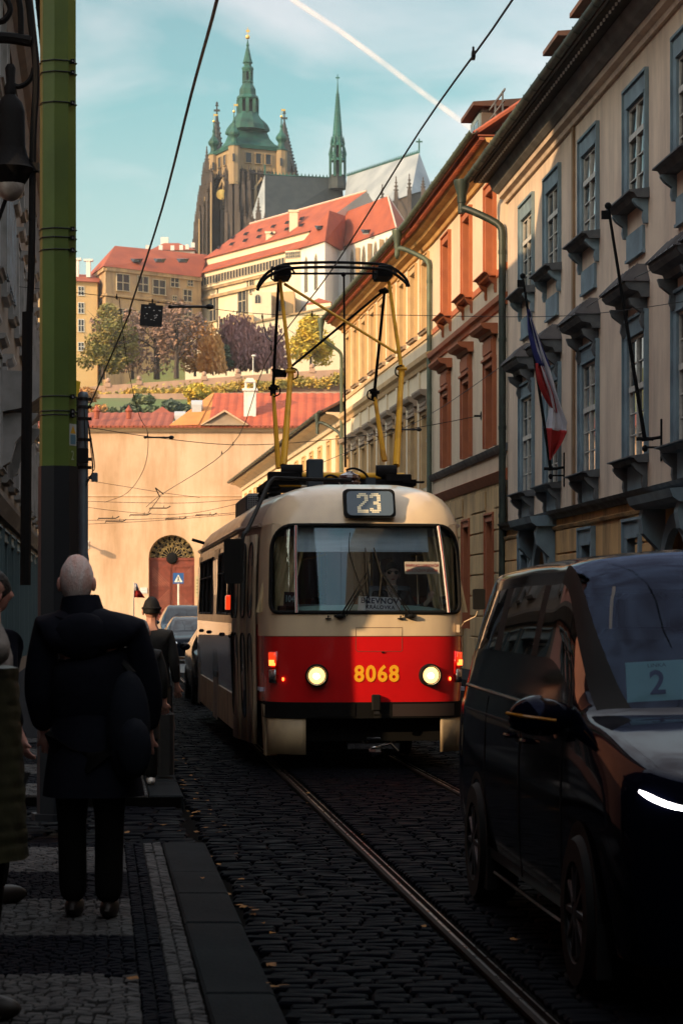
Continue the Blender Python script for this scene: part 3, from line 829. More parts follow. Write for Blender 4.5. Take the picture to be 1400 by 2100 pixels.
b2 = fframe('townhouse', 'cream townhouse with orange window surrounds between the palace and the yellow house', 'building', X54, 54.7, -.0947)
S2 = lambda Y: (Y - 54.7) * n2
L2 = S2(67.9)
YW2 = [57.1, 61.0, 64.9]
rc = []
for Yw in YW2:
    s = S2(Yw); rc += [(s - .55, s + .55, 10.02, 12.1), (s - .55, s + .55, 5.75, 7.75), (s - .5, s + .5, 1.2, 3.9)]
wall_holes(0, L2, 4.95, 13.1, [r for r in rc if r[2] > 5], .3).obj('wall', M['b2_wall'], b2)
wall_holes(0, L2, 0, 4.949, [r for r in rc if r[2] < 5], .3, y=.02).obj('ground_floor_wall', M['b2_base'], b2)
MB().box(0, L2, -10, -.34, 0, 13).obj('inner_block', M['b2_wall'], b2)
for Yw in YW2:
    s = S2(Yw)
    window(b2, s, 10.02, 1.1, 2.08, rows=(2, 1), split=(.66,), sash=m_sash_w, depth=.16, surround=(.2, .06, 'orange_trim', .2), sill=(1.75, .34, .12, 'orange_trim', (.4, .1, .2, 'orange_trim')))
    window(b2, s, 5.75, 1.1, 2.0, rows=(2, 1), split=(.66,), sash=m_sash_w, depth=.16, surround=(.2, .07, 'orange_trim', .15), hood=(2.72, 1.95, .42, .26, 'orange_trim', 0), extra=('frieze', 2.22, 2.7, 1.45, 'orange_trim'))
    window(b2, s, 1.2, 1.0, 2.7, rows=(2, 1), split=(.66,), sash=m_sash_w, depth=.2, surround=(.16, .06, 'orange_trim', .16))
cornice(b2, 0, L2, [(0, 9.0), (.05, 9.0), (.08, 9.1), (.16, 9.14), (.18, 9.26), (0, 9.3)], M['orange_trim'], 'belt_course')
cornice(b2, 0, L2, [(0, 9.84), (.03, 9.84), (.03, 10.0), (0, 10.0)], M['orange_trim'], 'sill_band')
cornice(b2, 0, L2, [(0, 5.5), (.06, 5.5), (.12, 5.58), (.16, 5.66), (0, 5.7)], M['trim_dark'], 'belt_course')
cornice(b2, 0, L2, [(0, 4.8), (.05, 4.8), (.12, 4.9), (.2, 5.02), (0, 5.1)], M['orange_trim'], 'belt_course')
for k in range(8):
    for (a, b_) in ((.1, S2(YW2[0]) - .72), (S2(YW2[0]) + .72, S2(YW2[1]) - .72), (S2(YW2[1]) + .72, S2(YW2[2]) - .72), (S2(YW2[2]) + .72, L2 - .1)):
        MB().cbox(a, b_, .02, .06, .5 + k * .53, .98 + k * .53, .012).obj('block', M['b2_base'], b2)
# B3
n3 = math.hypot(1, .119); X68 = X54 - .0947 * 13.2
b3 = fframe('yellow_house', 'long pale house with yellow window surrounds, third along the right side', 'building', X68, 67.9, -.119)
S3 = lambda Y: (Y - 67.9) * n3
L3 = S3(89.9)
YW3 = [69.3 + 2.38 * k for k in range(9)]
rc = []
for Yw in YW3:
    s = S3(Yw); rc += [(s - .5, s + .5, 10.15, 12.2), (s - .5, s + .5, 5.4, 7.6), (s - .5, s + .5, 1.2, 3.6)]
wall_holes(0, L3, 0, 13.1, rc, .22).obj('wall', M['b3_wall'], b3)
MB().box(0, L3, -10, -.26, 0, 13).obj('inner_block', M['b3_wall'], b3)
for Yw in YW3:
    s = S3(Yw)
    window(b3, s, 10.15, 1.0, 2.05, rows=(2, 1), split=(.66,), sash=m_sash_w, depth=.1, surround=(.2, .05, 'b3_trim', .2), sill=(1.5, .16, .1, 'b3_hood', None))
    window(b3, s, 5.4, 1.0, 2.2, rows=(2, 1), split=(.66,), sash=m_sash_w, depth=.1, surround=(.2, .05, 'b3_trim', .15), hood=(2.6, 1.6, .32, .3, 'b3_hood', 0), extra=('frieze', 2.36, 2.6, 1.3, 'b3_hood'))
    window(b3, s, 1.2, 1.0, 2.4, rows=(2, 1), split=(.66,), sash=m_sash_w, surround=(.2, .05, 'b3_trim', .15))
cornice(b3, 0, L3, [(0, 9.0), (.06, 9.0), (.1, 9.12), (.2, 9.2), (.22, 9.34), (0, 9.4)], M['b3_trim'], 'belt_course')
cornice(b3, 0, L3, [(0, 9.86), (.05, 9.86), (.05, 10.0), (0, 10.0)], M['b3_trim'], 'sill_band')
for k in range(8):
    s = S3((YW3[k] + YW3[k + 1]) / 2); MB().box(s - .17, s + .17, 0, .05, 4.6, 9.0).obj('pilaster', M['b3_wall'], b3)
# shared crowning cornice, gutter, snow rail and roof on both houses
m_ec = mat('ochre_cove', (0.62, 0.36, 0.13), (0.48, 0.25, 0.09), scale=1.5, rough=.85)
for rt, LL in ((b2, L2), (b3, L3)):
    cornice(rt, 0, LL, [(0, 12.55), (.08, 12.55), (.12, 12.65), (.3, 12.72), (.34, 12.8), (.5, 12.86), (.55, 12.96), (0, 12.98)], m_ec)
    MB().box(-.02, LL + .02, -.3, .72, 12.99, 13.03).obj('soffit', m_ec if rt is b3 else mat('red_brown_soffit', (.22, .06, .03), rough=.9), rt)
    dentils(rt, 0, LL, .56, 12.90, m_tile, st=.2, w=.1, d=.12, h=.07, name='tile_ends')
    gutter(rt, -.05, LL + .1, .84, 13.12, .09, m_copper, brk=1.1)
    tile_roof(rt, 0, LL, .80, 13.08, -5.5, 17.4, m_tile)
    q = MB(); x = .3
    while x < LL: q.box(x - .02, x + .02, .05, .09, 13.6, 14.15); x += 1.1
    q.box(0, LL, .05, .08, 14.1, 14.15); q.box(0, LL, .05, .08, 13.85, 13.89); q.obj('snow_guard', M['trim_dark'], rt)
downpipe(b3, .1, .92, 13.1, 12.2, .1, .075, m_copper, ds=.95)
downpipe(b3, L3 - .05, .92, 13.1, 11.9, .1, .07, m_copper, ds=-.2)
g = MB(); g.poly([(L3, .8, 13.05), (L3, -5.5, 17.35), (L3, -10, 13)]); g.obj('gable', M['b3_wall'], b3)
dorm_m = MB()
dormer(b2, S2(57.9), .25, 13.1, 1.7, 1.1)
# B4 low house
X90 = X68 - .119 * 22
b4 = fframe('low_house', 'low white house with tiled eaves behind the pantograph, at the end of the right side', 'building', X90, 89.92, -.122)
L4 = 51; YW4 = [91.4 + 3.3 * k for k in range(15)]
rc = []
for Yw in YW4: s = (Yw - 89.92); rc += [(s - .42, s + .42, 7.1, 8.5), (s - .5, s + .5, 2.6, 4.4)]
wall_holes(0, L4, 0, 9.3, rc, .2).obj('wall', M['b3_wall'], b4)
MB().box(.02, L4, -9, -.24, 0, 9.3).obj('inner_block', M['b3_wall'], b4)
for Yw in YW4:
    s = Yw - 89.92
    window(b4, s, 7.1, .84, 1.4, rows=(1, 1), split=(.6,), sash=m_sash_w, surround=(.15, .04, 'b3_trim', .15))
    window(b4, s, 2.6, 1.0, 1.8, rows=(1, 1), split=(.6,), sash=m_sash_w, surround=(.15, .04, 'b3_trim', .15))
cornice(b4, 0, L4, [(0, 9.0), (.1, 9.0), (.15, 9.2), (.4, 9.35), (.7, 9.4), (.7, 9.46), (0, 9.46)], M['b2_wall'])
gutter(b4, 0, L4, .85, 9.55, .09, M['verdigris_metal'], brk=1.5)
tile_roof(b4, 0, L4, .82, 9.52, -4.6, 12.4, m_tile_dark)
downpipe(b4, .35, .9, 9.5, 8.8, .1, .06, M['verdigris_metal'], ds=.9)

# wall fittings and flags on the palace
M['flag_w'] = mat('white_flag_cloth', (0.55, 0.55, 0.62), rough=0.85)
M['flag_r'] = mat('red_flag_cloth', (0.35, 0.02, 0.02), rough=0.85)
M['flag_b'] = mat('blue_flag_cloth', (0.025, 0.03, 0.16), rough=0.85)
def flagpole(base, tip, label):
    base, tip = Vector(base), Vector(tip)
    t = thing('flagpole', label, 'flagpole', base, group='flagpoles on the palace wall')
    d = tip - base
    MB().tube([(0, 0, 0), d], [.035, .024], 8).obj('pole', M['iron'], t)
    q = MB(); q.ell(d + d.normalized() * .06, (.06, .06, .06), 8, 6); q.box(d.x - .12, d.x, d.y - .03, d.y + .03, d.z - .16, d.z - .02); q.obj('finial', M['iron'], t, smooth=True)
    q = MB(); q.box(.26, .30, -.05, .05, -.35, .35); q.tube([(.28, 0, .05), (-.05, 0, .0)], .03, 6); q.tube([(.28, 0, -.12), (0, 0, -.12)], .02, 6); q.tube([(-.14, 0, .02), (.14, 0, .02)], .035, 6); q.ell((0, 0, -.14), (.05, .05, .06), 8, 6)
    q.obj('wall_bracket', M['iron'], t)
    return t
fp1b, fp1t = (B1X(47.2) - .28, 47.2, 4.58), (GX(1072, 46.6), 46.6, 8.42)
fp2b, fp2t = (B1X(38.2) - .28, 38.2, 4.52), (GX(1247, 38.0), 38.0, 8.33)
flagpole(fp1b, fp1t, 'slanting black flagpole on the palace wall carrying the Czech flag')
flagpole(fp2b, fp2t, 'bare slanting black flagpole on the palace wall, nearer than the flag')
fl = thing('flag', 'limp blue, white and red flag hanging along the far flagpole', 'flag', fp1b)
dd = Vector(fp1t) - Vector(fp1b)
def cloth(name, mt, outline, parent, seed):
    # outline: list of (t along pole, left offset, right offset)
    rr = random.Random(seed); q = MB(); nx = 9
    oc = catmull([Vector(o) for o in outline], 5)
    rows = []
    for o in oc:
        p = dd * o.x
        for k in range(nx):
            u = k / (nx - 1); off = o.y + (o.z - o.y) * u
            rows.append((p.x + off, p.y - .06 - .07 * math.sin(u * 9 + o.x * 7 + seed) - .03 * math.sin(u * 17 + seed), p.z - .25 * u * 0 - abs(off) * .15))
    for i in range(len(oc) - 1):
        for k in range(nx - 1): q.f.append((i * nx + k, i * nx + k + 1, (i + 1) * nx + k + 1, (i + 1) * nx + k)); q.m.append(0)
    q.v = rows; o = q.obj(name, mt, parent, smooth=True)
    md = o.modifiers.new('thickness', 'SOLIDIFY'); md.thickness = .006
    return o
cloth('blue_field', M['flag_b'], [(.84, -.01, .03), (.74, -.06, .10), (.64, -.04, .2), (.55, .02, .3)], fl, 1)
cloth('red_band', M['flag_r'], [(.56, -.0, .12), (.48, -.02, .2), (.40, .05, .27), (.31, .22, .3)], fl, 2)
cloth('white_band', M['flag_w'], [(.80, .01, .06), (.66, .05, .18), (.5, .12, .3), (.38, .2, .36), (.25, .05, .48), (.215, .0, .42)], fl, 3)
cloth('red_band', M['flag_r'], [(.222, .02, .45), (.15, .0, .30), (.08, .0, .1), (.05, -.0, .02)], fl, 4)
# ================================================================ end wall with the gate (Y = 142)
M['end_wall'] = plaster('sunlit_ochre_render', (0.56, 0.37, 0.25), (0.70, 0.52, 0.39), (0.36, 0.22, 0.12), amt=0.9, scale=0.16, size=3.2)
YE = 142.0
ew = thing('gatehouse', 'long ochre building with a red tiled roof and arched gate closing the street', 'building', (GX(500, YE), YE, 0), math.pi)
# local x runs to the viewer's left, local y towards the camera
def EX(px): return GX(500, YE) - GX(px, YE)
sE = 33.1
dcx, dw = EX(352), 37.5 / sE
wall = MB()
zt = GZ(1102, YE) - dw     # springing
# wall as cells round the arch
xs0, xs1 = EX(720), EX(-260)
def arch_cells():
    g = MB(); n = 14
    hw = 1.42; zsp = GZ(1097, YE) - hw
    xl, xr = dcx - hw, dcx + hw
    top = 13.0
    g.quad((xl, 0, 0), (xs0, 0, 0), (xs0, 0, top), (xl, 0, top)); g.quad((xs1, 0, 0), (xr, 0, 0), (xr, 0, top), (xs1, 0, top))
    pr = None
    for k in range(n + 1):
        a = math.pi * k / n; x = dcx - hw * math.cos(a); z = zsp + hw * math.sin(a)
        if pr: g.quad((x, 0, z), (pr[0], 0, pr[1]), (pr[0], 0, top), (x, 0, top)); g.quad((pr[0], 0, pr[1]), (x, 0, z), (x, -.55, z), (pr[0], -.55, pr[1]))
        pr = (x, z)
    g.quad((xl, 0, 0), (xl, 0, zsp), (xl, -.55, zsp), (xl, -.55, 0)); g.quad((xr, 0, zsp), (xr, 0, 0), (xr, -.55, 0), (xr, -.55, zsp))
    return g, hw, zsp
g, hwA, zsp = arch_cells(); g.obj('wall', M['end_wall'], ew)
MB().box(xs0, xs1, -9, -.7, 0, 12.9).obj('inner_block', M['end_wall'], ew)
# recessed soft band and eave
cornice(ew, xs0, xs1, [(0, 12.75), (.12, 12.75), (.2, 12.9), (.35, 12.98), (0, 13.0)], M['b2_wall'])
cornice(ew, xs0, xs1, [(0, 8.72), (.05, 8.74), (.05, 8.8), (0, 8.84)], M['end_wall'], 'belt_course')
m_tile_s = mat('bright_clay_tiles', (0.46, 0.10, 0.045), (0.33, 0.07, 0.035), scale=.8, rough=0.8)
m_tile_o = mat('orange_clay_tiles', (0.62, 0.24, 0.06), (0.5, 0.18, 0.05), scale=.8, rough=0.8)
m_tile_p = mat('faded_clay_tiles', (0.32, 0.085, 0.05), (0.24, 0.065, 0.04), scale=.8, rough=0.85)
tile_roof(ew, EX(720), EX(428), .5, 13.05, -5, 15.6, m_tile_s, pitch=.55, course=.5)
tile_roof(ew, EX(352), EX(-260), .5, 13.05, -3.2, 14.2, m_tile_p, name='lean_roof', pitch=.5, course=.5)
g = MB(); g.poly([(EX(348), .5, 13.1), (EX(408), .5, 13.15), (EX(431), -5, 15.65), (EX(425), -5, 15.6)]); g.hull([(EX(346), .5, 13.0), (EX(431), .5, 13.0), (EX(431), -5, 13.0), (EX(346), -5, 13.0)], [(EX(346), .5, 13.06), (EX(428), .5, 13.06), (EX(430), -5, 15.6), (EX(425), -5, 15.6)])
g.obj('hip_roof', m_tile_o, ew)
# ragged tile edge along the eave
dentils(ew, EX(720), EX(-200), .5, 12.96, m_tile_p, st=.28, w=.22, d=.1, h=.14, name='tile_ends')
# small pediment dormer
s = EX(462)
g = MB(); g.extr([(0, 13.1), (.75, 13.1), (.75, 13.2), (0, 13.2)], s - 1.4, s + 1.4)
g.hull([(s - 1.3, -2, 13.2), (s + 1.3, -2, 13.2), (s + 1.3, .6, 13.2), (s - 1.3, .6, 13.2)], [(s - .02, -2, 13.95), (s + .02, -2, 13.95), (s + .02, .6, 13.95), (s - .02, .6, 13.95)])
g.obj('pediment', M['b3_hood'], ew)
g = MB()
for sg in (-1, 1): g.hull([(s + sg * 1.5, -2, 13.12), (s + sg * 1.5, .8, 13.12), (s + sg * 1.38, .8, 13.12), (s + sg * 1.38, -2, 13.12)][::sg], [(s + sg * .02, -2, 14.05), (s + sg * .02, .8, 14.05), (s, .8, 13.93), (s, -2, 13.93)][::sg])
g.obj('pediment_edge', M['end_wall'], ew)
# chimneys
def chim(root, s, y, z0, z1, w, d, name='chimney', mt=None, cap=True):
    q = MB(); q.box(s - w / 2, s + w / 2, y - d / 2, y + d / 2, z0, z1); q.box(s - w / 2 - .1, s + w / 2 + .1, y - d / 2 - .1, y + d / 2 + .1, z1, z1 + .15)
    r = q.obj(name, mt or M['white'], root)
    if cap:
        q = MB()
        for a in (-1, 1):
            for b in (-1, 1): q.box(s + a * (w / 2 - .1) - .06, s + a * (w / 2 - .1) + .06, y + b * (d / 2 - .1) - .06, y + b * (d / 2 - .1) + .06, z1 + .15, z1 + .55)
        pts = [(s - w / 2, z1 + .55), (s - w / 4, z1 + .8), (s + w / 4, z1 + .8), (s + w / 2, z1 + .55)]
        q.hull([(pts[0][0], y - d / 2, pts[0][1]), (pts[3][0], y - d / 2, pts[3][1]), (pts[3][0], y + d / 2, pts[3][1]), (pts[0][0], y + d / 2, pts[0][1])], [(pts[1][0], y - d / 2, pts[1][1]), (pts[2][0], y - d / 2, pts[2][1]), (pts[2][0], y + d / 2, pts[2][1]), (pts[1][0], y + d / 2, pts[1][1])])
        q.obj('chimney_cap', M['white'], r)
    return r
chim(ew, EX(511), -1.5, 13.3, 15.4, .75, .8)
for px, zz in ((365, 13.9), (400, 14.6), (328, 13.4)): q = MB(); s = EX(px); q.tube([(s - .35, -2, zz), (s + .35, -2, zz)], .3, 10); q.box(s - .3, s + .3, -2.3, -1.7, zz - 1, zz); q.obj('skylight', M['sky_metal'] if 'sky_metal' in M else M.setdefault('sky_metal', mat('zinc', (.45, .47, .5), rough=.5, metal=.3)), ew)
for px in (263, 197): q = MB(); s = EX(px); q.lathe([(.16, 13.6), (.18, 14.0), (.24, 14.1), (.1, 14.3), (.02, 14.45)], 8, c=(s, -.5)); q.obj('vent', m_tile_p, ew)
# gate
m_gate = mat('red_brown_gate', (0.20, 0.045, 0.03), (0.13, 0.03, 0.02), scale=4, rough=.55, bump=.2)
m_gate2 = mat('worn_gate_batten', (0.36, 0.14, 0.10), (0.25, 0.08, 0.06), scale=4, rough=.6)
gt = thing('gate', 'red-brown double gate with diagonal battens under an arched fanlight', 'gate', (GX(352, YE), YE + .5, 0), math.pi)
for sg in (-1, 1):
    q = MB(); q.box(min(.02 * sg, 1.4 * sg), max(.02 * sg, 1.4 * sg), -.1, 0, 0, zsp - .15)
    lf = q.obj('door_leaf', m_gate, gt)
    for r_ in range(3):
        za, zb = .35 + r_ * 1.4, 1.55 + r_ * 1.4
        if zb > zsp - .3: zb = zsp - .3
        x0, x1 = sg * .18, sg * 1.22
        for k in range(8):
            t0 = k / 8; 
            a0 = (x0 + (x1 - x0) * 0, zb - (zb - za) * t0); 
            ln = MB(); w_ = abs(x1 - x0); zz = zb - (zb - za) * t0
            d_ = min(w_, zz - za)
            dirx = sg * (-1 if r_ % 2 == 0 else 1)
            xa = x1 if dirx * sg < 0 else x0
            if d_ > .1: ln.hull([(xa, 0, zz), (xa + dirx * d_, 0, zz - d_), (xa + dirx * d_, 0, zz - d_ + .055), (xa, 0, zz + .055)], [(xa, .03, zz), (xa + dirx * d_, .03, zz - d_), (xa + dirx * d_, .03, zz - d_ + .055), (xa, .03, zz + .055)]); ln.obj('batten', m_gate2, lf)
        fr = MB(); fr.box(min(x0, x1) - .06, min(x0, x1), 0, .04, za - .04, zb + .06); fr.box(max(x0, x1), max(x0, x1) + .06, 0, .04, za - .04, zb + .06); fr.box(min(x0, x1), max(x0, x1), 0, .04, zb, zb + .06); fr.obj('panel_frame', m_gate, lf)
fn = MB(); fn.box(-1.42, 1.42, -.12, .06, zsp - .15, zsp + .02)
fan = fn.obj('transom', m_gate, gt)
q = MB(); vs = [(0, -.08, zsp)] + [(-1.4 * math.cos(math.pi * k / 16), -.08, zsp + 1.4 * math.sin(math.pi * k / 16)) for k in range(17)]
q.add(vs, [(0, k + 1, k + 2) for k in range(16)]); q.obj('fanlight', m_pane, fan)
q = MB()
for k in range(11):
    a = math.pi * (k + .5) / 11
    dx, dz = -math.cos(a), math.sin(a)
    q.tube([(dx * .35, 0, zsp + dz * .35), (dx * 1.38, 0, zsp + dz * 1.38)], .028, 5)
    for rr_, rad_ in ((.75, .09), (1.02, .11), (1.25, .09)):
        q.tube([(dx * rr_ + rad_ * math.cos(t * math.pi / 5), 0, zsp + dz * rr_ + rad_ * math.sin(t * math.pi / 5)) for t in range(10)], .03, 5, closed=True)
q.tube([(-1.38 * math.cos(math.pi * k / 16), 0, zsp + 1.38 * math.sin(math.pi * k / 16)) for k in range(17)], .04, 5)
q.lathe([(.0, 0), (.36, .02), (.36, .1), (.2, .16)], 16); 
o = q.obj('fan_grille', mat('gilded_fretwork', (.32, .24, .10), (.05, .04, .03), scale=5, rough=.5), fan)
q = MB(); q.ell((0, .1, zsp - .02), (.36, .1, .36), 14, 8); q.obj('lion_boss', M['iron'], fan, smooth=True)
# plaques on the wall
def plaque(px0, px1, py0, py1, c, label, lines=3, txt=None):
    t = thing('plaque', label, 'plaque', (GX((px0 + px1) / 2, YE), YE - .03, GZ((py0 + py1) / 2, YE)))
    w_, h_ = (px1 - px0) / sE / 2, (py1 - py0) / sE / 2
    MB().box(-w_, w_, -.03, .02, -h_, h_).obj('board', mat('plaque_face', c, rough=.6), t)
    q = MB()
    for k in range(lines): z = h_ * (.6 - 1.2 * k / max(1, lines - 1)); q.box(-w_ * .7, w_ * .7, -.036, -.0305, z - h_ * .06, z + h_ * .06)
    q.obj('inscription', mat('plaque_ink', tuple(v * .55 for v in c), rough=.7), t)
plaque(288, 302, 1205, 1217, (.62, .66, .70), 'small white plaque on the ochre wall left of the gate')
plaque(401, 414, 1181, 1224, (.42, .38, .24), 'tall yellowish stone tablet on the ochre wall right of the gate', 5)
# wall lamp with bracket
t = thing('wall_lamp', 'small projecting lamp high on the ochre wall left of the gate', 'lamp', (GX(180, YE), YE, GZ(1117, YE)))
q = MB(); q.tube([(0, 0, 0), (0, -.9, .05)], .05, 6); q.box(-.1, .1, -.06, 0, -.25, .25); q.obj('arm', M['white'], t)
q = MB(); q.box(-.16, .16, -1.35, -.8, -.1, .12); q.obj('lamp_head', M['b3_trim'], t)
# pedestrian crossing sign
t = thing('crossing_sign', 'blue square pedestrian crossing sign on a white post before the gate', 'sign', (GX(366, 132), 132, 0))
MB().tube([(0, .04, 0), (0, .04, GZ(1176, 132))], .05, 8).obj('post', M['white'], t)
zc, hs = GZ(1186, 132), .31
MB().box(-hs, hs, -.02, .0, zc - hs, zc + hs).obj('sign_plate', mat('traffic_sign_blue', (.02, .09, .30), rough=.4), t)
q = MB(); q.add([(-.24, -.024, zc - .22), (.24, -.024, zc - .22), (0, -.024, zc + .22)], [(0, 1, 2)]); q.obj('white_triangle', M['white'], t)
q = MB(); yy_ = -.028
q.add([(-.035, yy_, zc + .04), (.035, yy_, zc + .04), (.035, yy_, zc + .10), (-.035, yy_, zc + .10)], [(0, 1, 2, 3)])
q.add([(-.03, yy_, zc + .03), (-.04, yy_, zc - .07), (.04, yy_, zc - .07), (.03, yy_, zc + .03)], [(0, 1, 2, 3)])
q.add([(-.03, yy_, zc - .07), (-.09, yy_, zc - .2), (-.05, yy_, zc - .2), (.01, yy_, zc - .07)], [(0, 1, 2, 3)])
q.add([(0, yy_, zc - .07), (.05, yy_, zc - .2), (.09, yy_, zc - .2), (.04, yy_, zc - .07)], [(0, 1, 2, 3)])
q.obj('walking_figure', M['iron'], t)
# ================================================================ castle hill
def wobj(mb, name, mt, root, smooth=False):
    l = root.location
    mb.v = [(a - l[0], b - l[1], c - l[2]) for a, b, c in mb.v]
    return mb.obj(name, mt, root, smooth=smooth)
M['c_stone'] = plaster('golden_sandstone', (0.46, 0.32, 0.17), (0.32, 0.22, 0.14), (0.12, 0.08, 0.06), amt=0.9, scale=0.15, size=4)
M['c_cream'] = plaster('castle_cream_plaster', (0.72, 0.62, 0.46), (0.66, 0.56, 0.42), (0.5, 0.42, 0.32), amt=0.4, scale=0.08, size=8)
M['c_yellow'] = plaster('castle_yellow_plaster', (0.66, 0.46, 0.22), (0.6, 0.4, 0.2), (0.4, 0.3, 0.2), amt=0.3, scale=0.1, size=8)
M['c_white'] = plaster('castle_white_plaster', (0.66, 0.66, 0.66), (0.6, 0.6, 0.6), (0.45, 0.43, 0.4), amt=0.3, scale=0.1, size=8)
M['c_roof'] = mat('castle_red_tiles', (0.34, 0.08, 0.035), (0.25, 0.058, 0.03), scale=0.25, rough=0.85, detail=9)
M['c_roof_d'] = mat('castle_tile_hip', (0.50, 0.14, 0.09), rough=0.85)
M['c_dark'] = mat('castle_window_dark', (0.03, 0.035, 0.045), rough=0.2)
M['c_frame'] = mat('castle_window_frame', (0.42, 0.36, 0.27), rough=0.8)
FW = {}
def farwin(root, A, B, t, z, w, h, cols=2, rows=2, out=.12, fm=None, arch=False):
    fm = fm or M['c_frame']; key = (round(w, 2), round(h, 2), cols, rows, fm.name, arch)
    if key not in FW:
        q = MB(); f = .12 * min(1, w / 1.2); 
        q.box(-w / 2 - f, -w / 2, -.1, out, 0, h); q.box(w / 2, w / 2 + f, -.1, out, 0, h); q.box(-w / 2 - f, w / 2 + f, -.1, out, h, h + f * 1.4); q.box(-w / 2 - f * 1.6, w / 2 + f * 1.6, -.1, out * 1.8, -f * 1.4, 0)
        b_ = .06 * min(1.5, w / 1.2)
        for c in range(1, cols): x = -w / 2 + w * c / cols; q.box(x - b_, x + b_, -.1, out * .7, 0, h)
        for r in range(1, rows): zz = h * r / rows; q.box(-w / 2, w / 2, -.1, out * .7, zz - b_, zz + b_)
        p = MB()
        if arch:
            p.add([(w / 2, .03, 0), (-w / 2, .03, 0), (-w / 2, .03, h * .75), (-w * .3, .03, h * .92), (0, .03, h), (w * .3, .03, h * .92), (w / 2, .03, h * .75)], [tuple(range(7))])
        else: p.quad((w / 2, .03, 0), (-w / 2, .03, 0), (-w / 2, .03, h), (w / 2, .03, h))
        if arch: q = MB(); q.box(-w / 2 - f, -w / 2, -.1, out, 0, h * .75); q.box(w / 2, w / 2 + f, -.1, out, 0, h * .75); q.box(-b_, b_, -.1, out * .7, 0, h); q.tube([(-w / 2 - f / 2, .05, h * .75), (-w * .32, .05, h * .95), (0, .05, h + .1), (w * .32, .05, h * .95), (w / 2 + f / 2, .05, h * .75)], f * .7, 4)
        FW[key] = (q.mesh('window', fm), p.mesh('pane', M['c_dark']))
    a, b = Vector(A), Vector(B); p = a + (b - a) * t; dr = (b - a)
    o = link('window', FW[key][0], root); o.location = Vector((p.x, p.y, z)) - root.location
    o.rotation_euler = (0, 0, math.atan2(-dr.y, -dr.x))      # local x from right to left, local y outward to the camera side
    link('pane', FW[key][1], o)
    return o
def block(pts, z0, z1): g = MB(); return g.hull([(x, y, z0) for x, y in pts], [(x, y, z1) for x, y in pts])
def dormer_slit(root, x, y, z, w=1.2):
    q = MB(); q.hull([(x - w / 2, y + 1.6, z), (x + w / 2, y + 1.6, z), (x + w / 2, y, z), (x - w / 2, y, z)], [(x - w * .9, y + 1.6, z + 1.1), (x + w * .9, y + 1.6, z + 1.1), (x + .3, y - .1, z + .75), (x - .3, y - .1, z + .75)])
    return wobj(q, 'roof_dormer', M['c_dark'], root)

# --- C1 yellow wing at far left
Y1 = 545
A, B = (GX(60, Y1), Y1), (GX(200, Y1 + 6), Y1 + 6)
c1 = thing('palace_wing', 'yellow castle wing at the far left edge of the hilltop with small white windows', 'building', (A[0], A[1], 50))
wobj(block([A, B, (B[0], B[1] + 20), (A[0], A[1] + 20)], 45, GZ(572, Y1)), 'wall', M['c_yellow'], c1)
g = MB(); ze = GZ(572, Y1); g.hull([(A[0], A[1] - .8, ze), (B[0] + .5, B[1] - .8, ze), (B[0] + .5, B[1] + 20, ze), (A[0], A[1] + 20, ze)], [(A[0], A[1] + 9, GZ(546, Y1)), (B[0], B[1] + 9, GZ(546, Y1)), (B[0], B[1] + 11, GZ(546, Y1)), (A[0], A[1] + 11, GZ(546, Y1))]); wobj(g, 'roof', M['c_roof'], c1)
for px in (126, 146, 166.5):
    for py, h_ in ((600, 2.0), (637, 2.4), (675, 2.8), (714, 1.8)): farwin(c1, A, B, (px - 60) / 140, GZ(py, Y1), 1.3, h_, fm=M['white'])
for px, z0, z1 in ((158, 558, 534), (182, 552, 536)): q = MB(); X, Yc = GX(px, Y1 + 10), Y1 + 10; q.box(X - .5, X + .5, Yc - .6, Yc + .6, GZ(z0, Y1 + 10) - 2, GZ(z1, Y1 + 10)); q.box(X - 1.1, X + 1.1, Yc - .8, Yc + .8, GZ(z1, Y1 + 10), GZ(z1, Y1 + 10) + .5); wobj(q, 'chimney', M['c_white'], c1)
# --- C2 stone wing with hipped roof
P0, P1, P2 = (GX(178, 572), 572), (GX(217, 548), 548), (GX(412, 566), 566)
ZE2 = GZ(547, 548)
c2 = thing('palace_wing', 'golden sandstone castle wing with a hipped red roof, left of the long red roof', 'building', (P1[0], P1[1], 50))
back = [(P2[0], P2[1] + 22), (P0[0] + 6, P0[1] + 12)]
wobj(block([P0, P1, P2] + back, 44, ZE2), 'wall', M['c_stone'], c2)
g = MB()
ov = lambda p, dx, dy: (p[0] + dx, p[1] + dy)
E = [ov(P0, -1, 0), ov(P1, -.4, -1.2), ov(P2, 0, -1), back[0], back[1]]
zr = GZ(504, 562)
rA, rB = (GX(236, 562), 562), (GX(425, 576), 576)
g.add([(x, y, ZE2) for x, y in E] + [(rA[0], rA[1], zr), (rB[0], rB[1], zr)], [(1, 2, 6, 5), (0, 1, 5), (4, 0, 5), (3, 4, 5, 6), (2, 3, 6), (0, 4, 3, 2, 1)])
wobj(g, 'roof', M['c_roof'], c2)
g = MB(); d = Vector((P2[0] - P1[0], P2[1] - P1[1], 0)).normalized(); nn = Vector((d.y, -d.x, 0))
for zz, th in ((ZE2 - .9, .9), (GZ(606, 548), .5), (GZ(690, 548), .6)):
    for (a, b) in ((P0, P1), (P1, P2)):
        dd_ = Vector((b[0] - a[0], b[1] - a[1], 0)).normalized(); n_ = Vector((dd_.y, -dd_.x, 0)) * .5
        g.hull([(a[0], a[1], zz), (b[0], b[1], zz), (b[0] + n_.x, b[1] + n_.y, zz), (a[0] + n_.x, a[1] + n_.y, zz)], [(a[0], a[1], zz + th), (b[0], b[1], zz + th), (b[0] + n_.x, b[1] + n_.y, zz + th), (a[0] + n_.x, a[1] + n_.y, zz + th)])
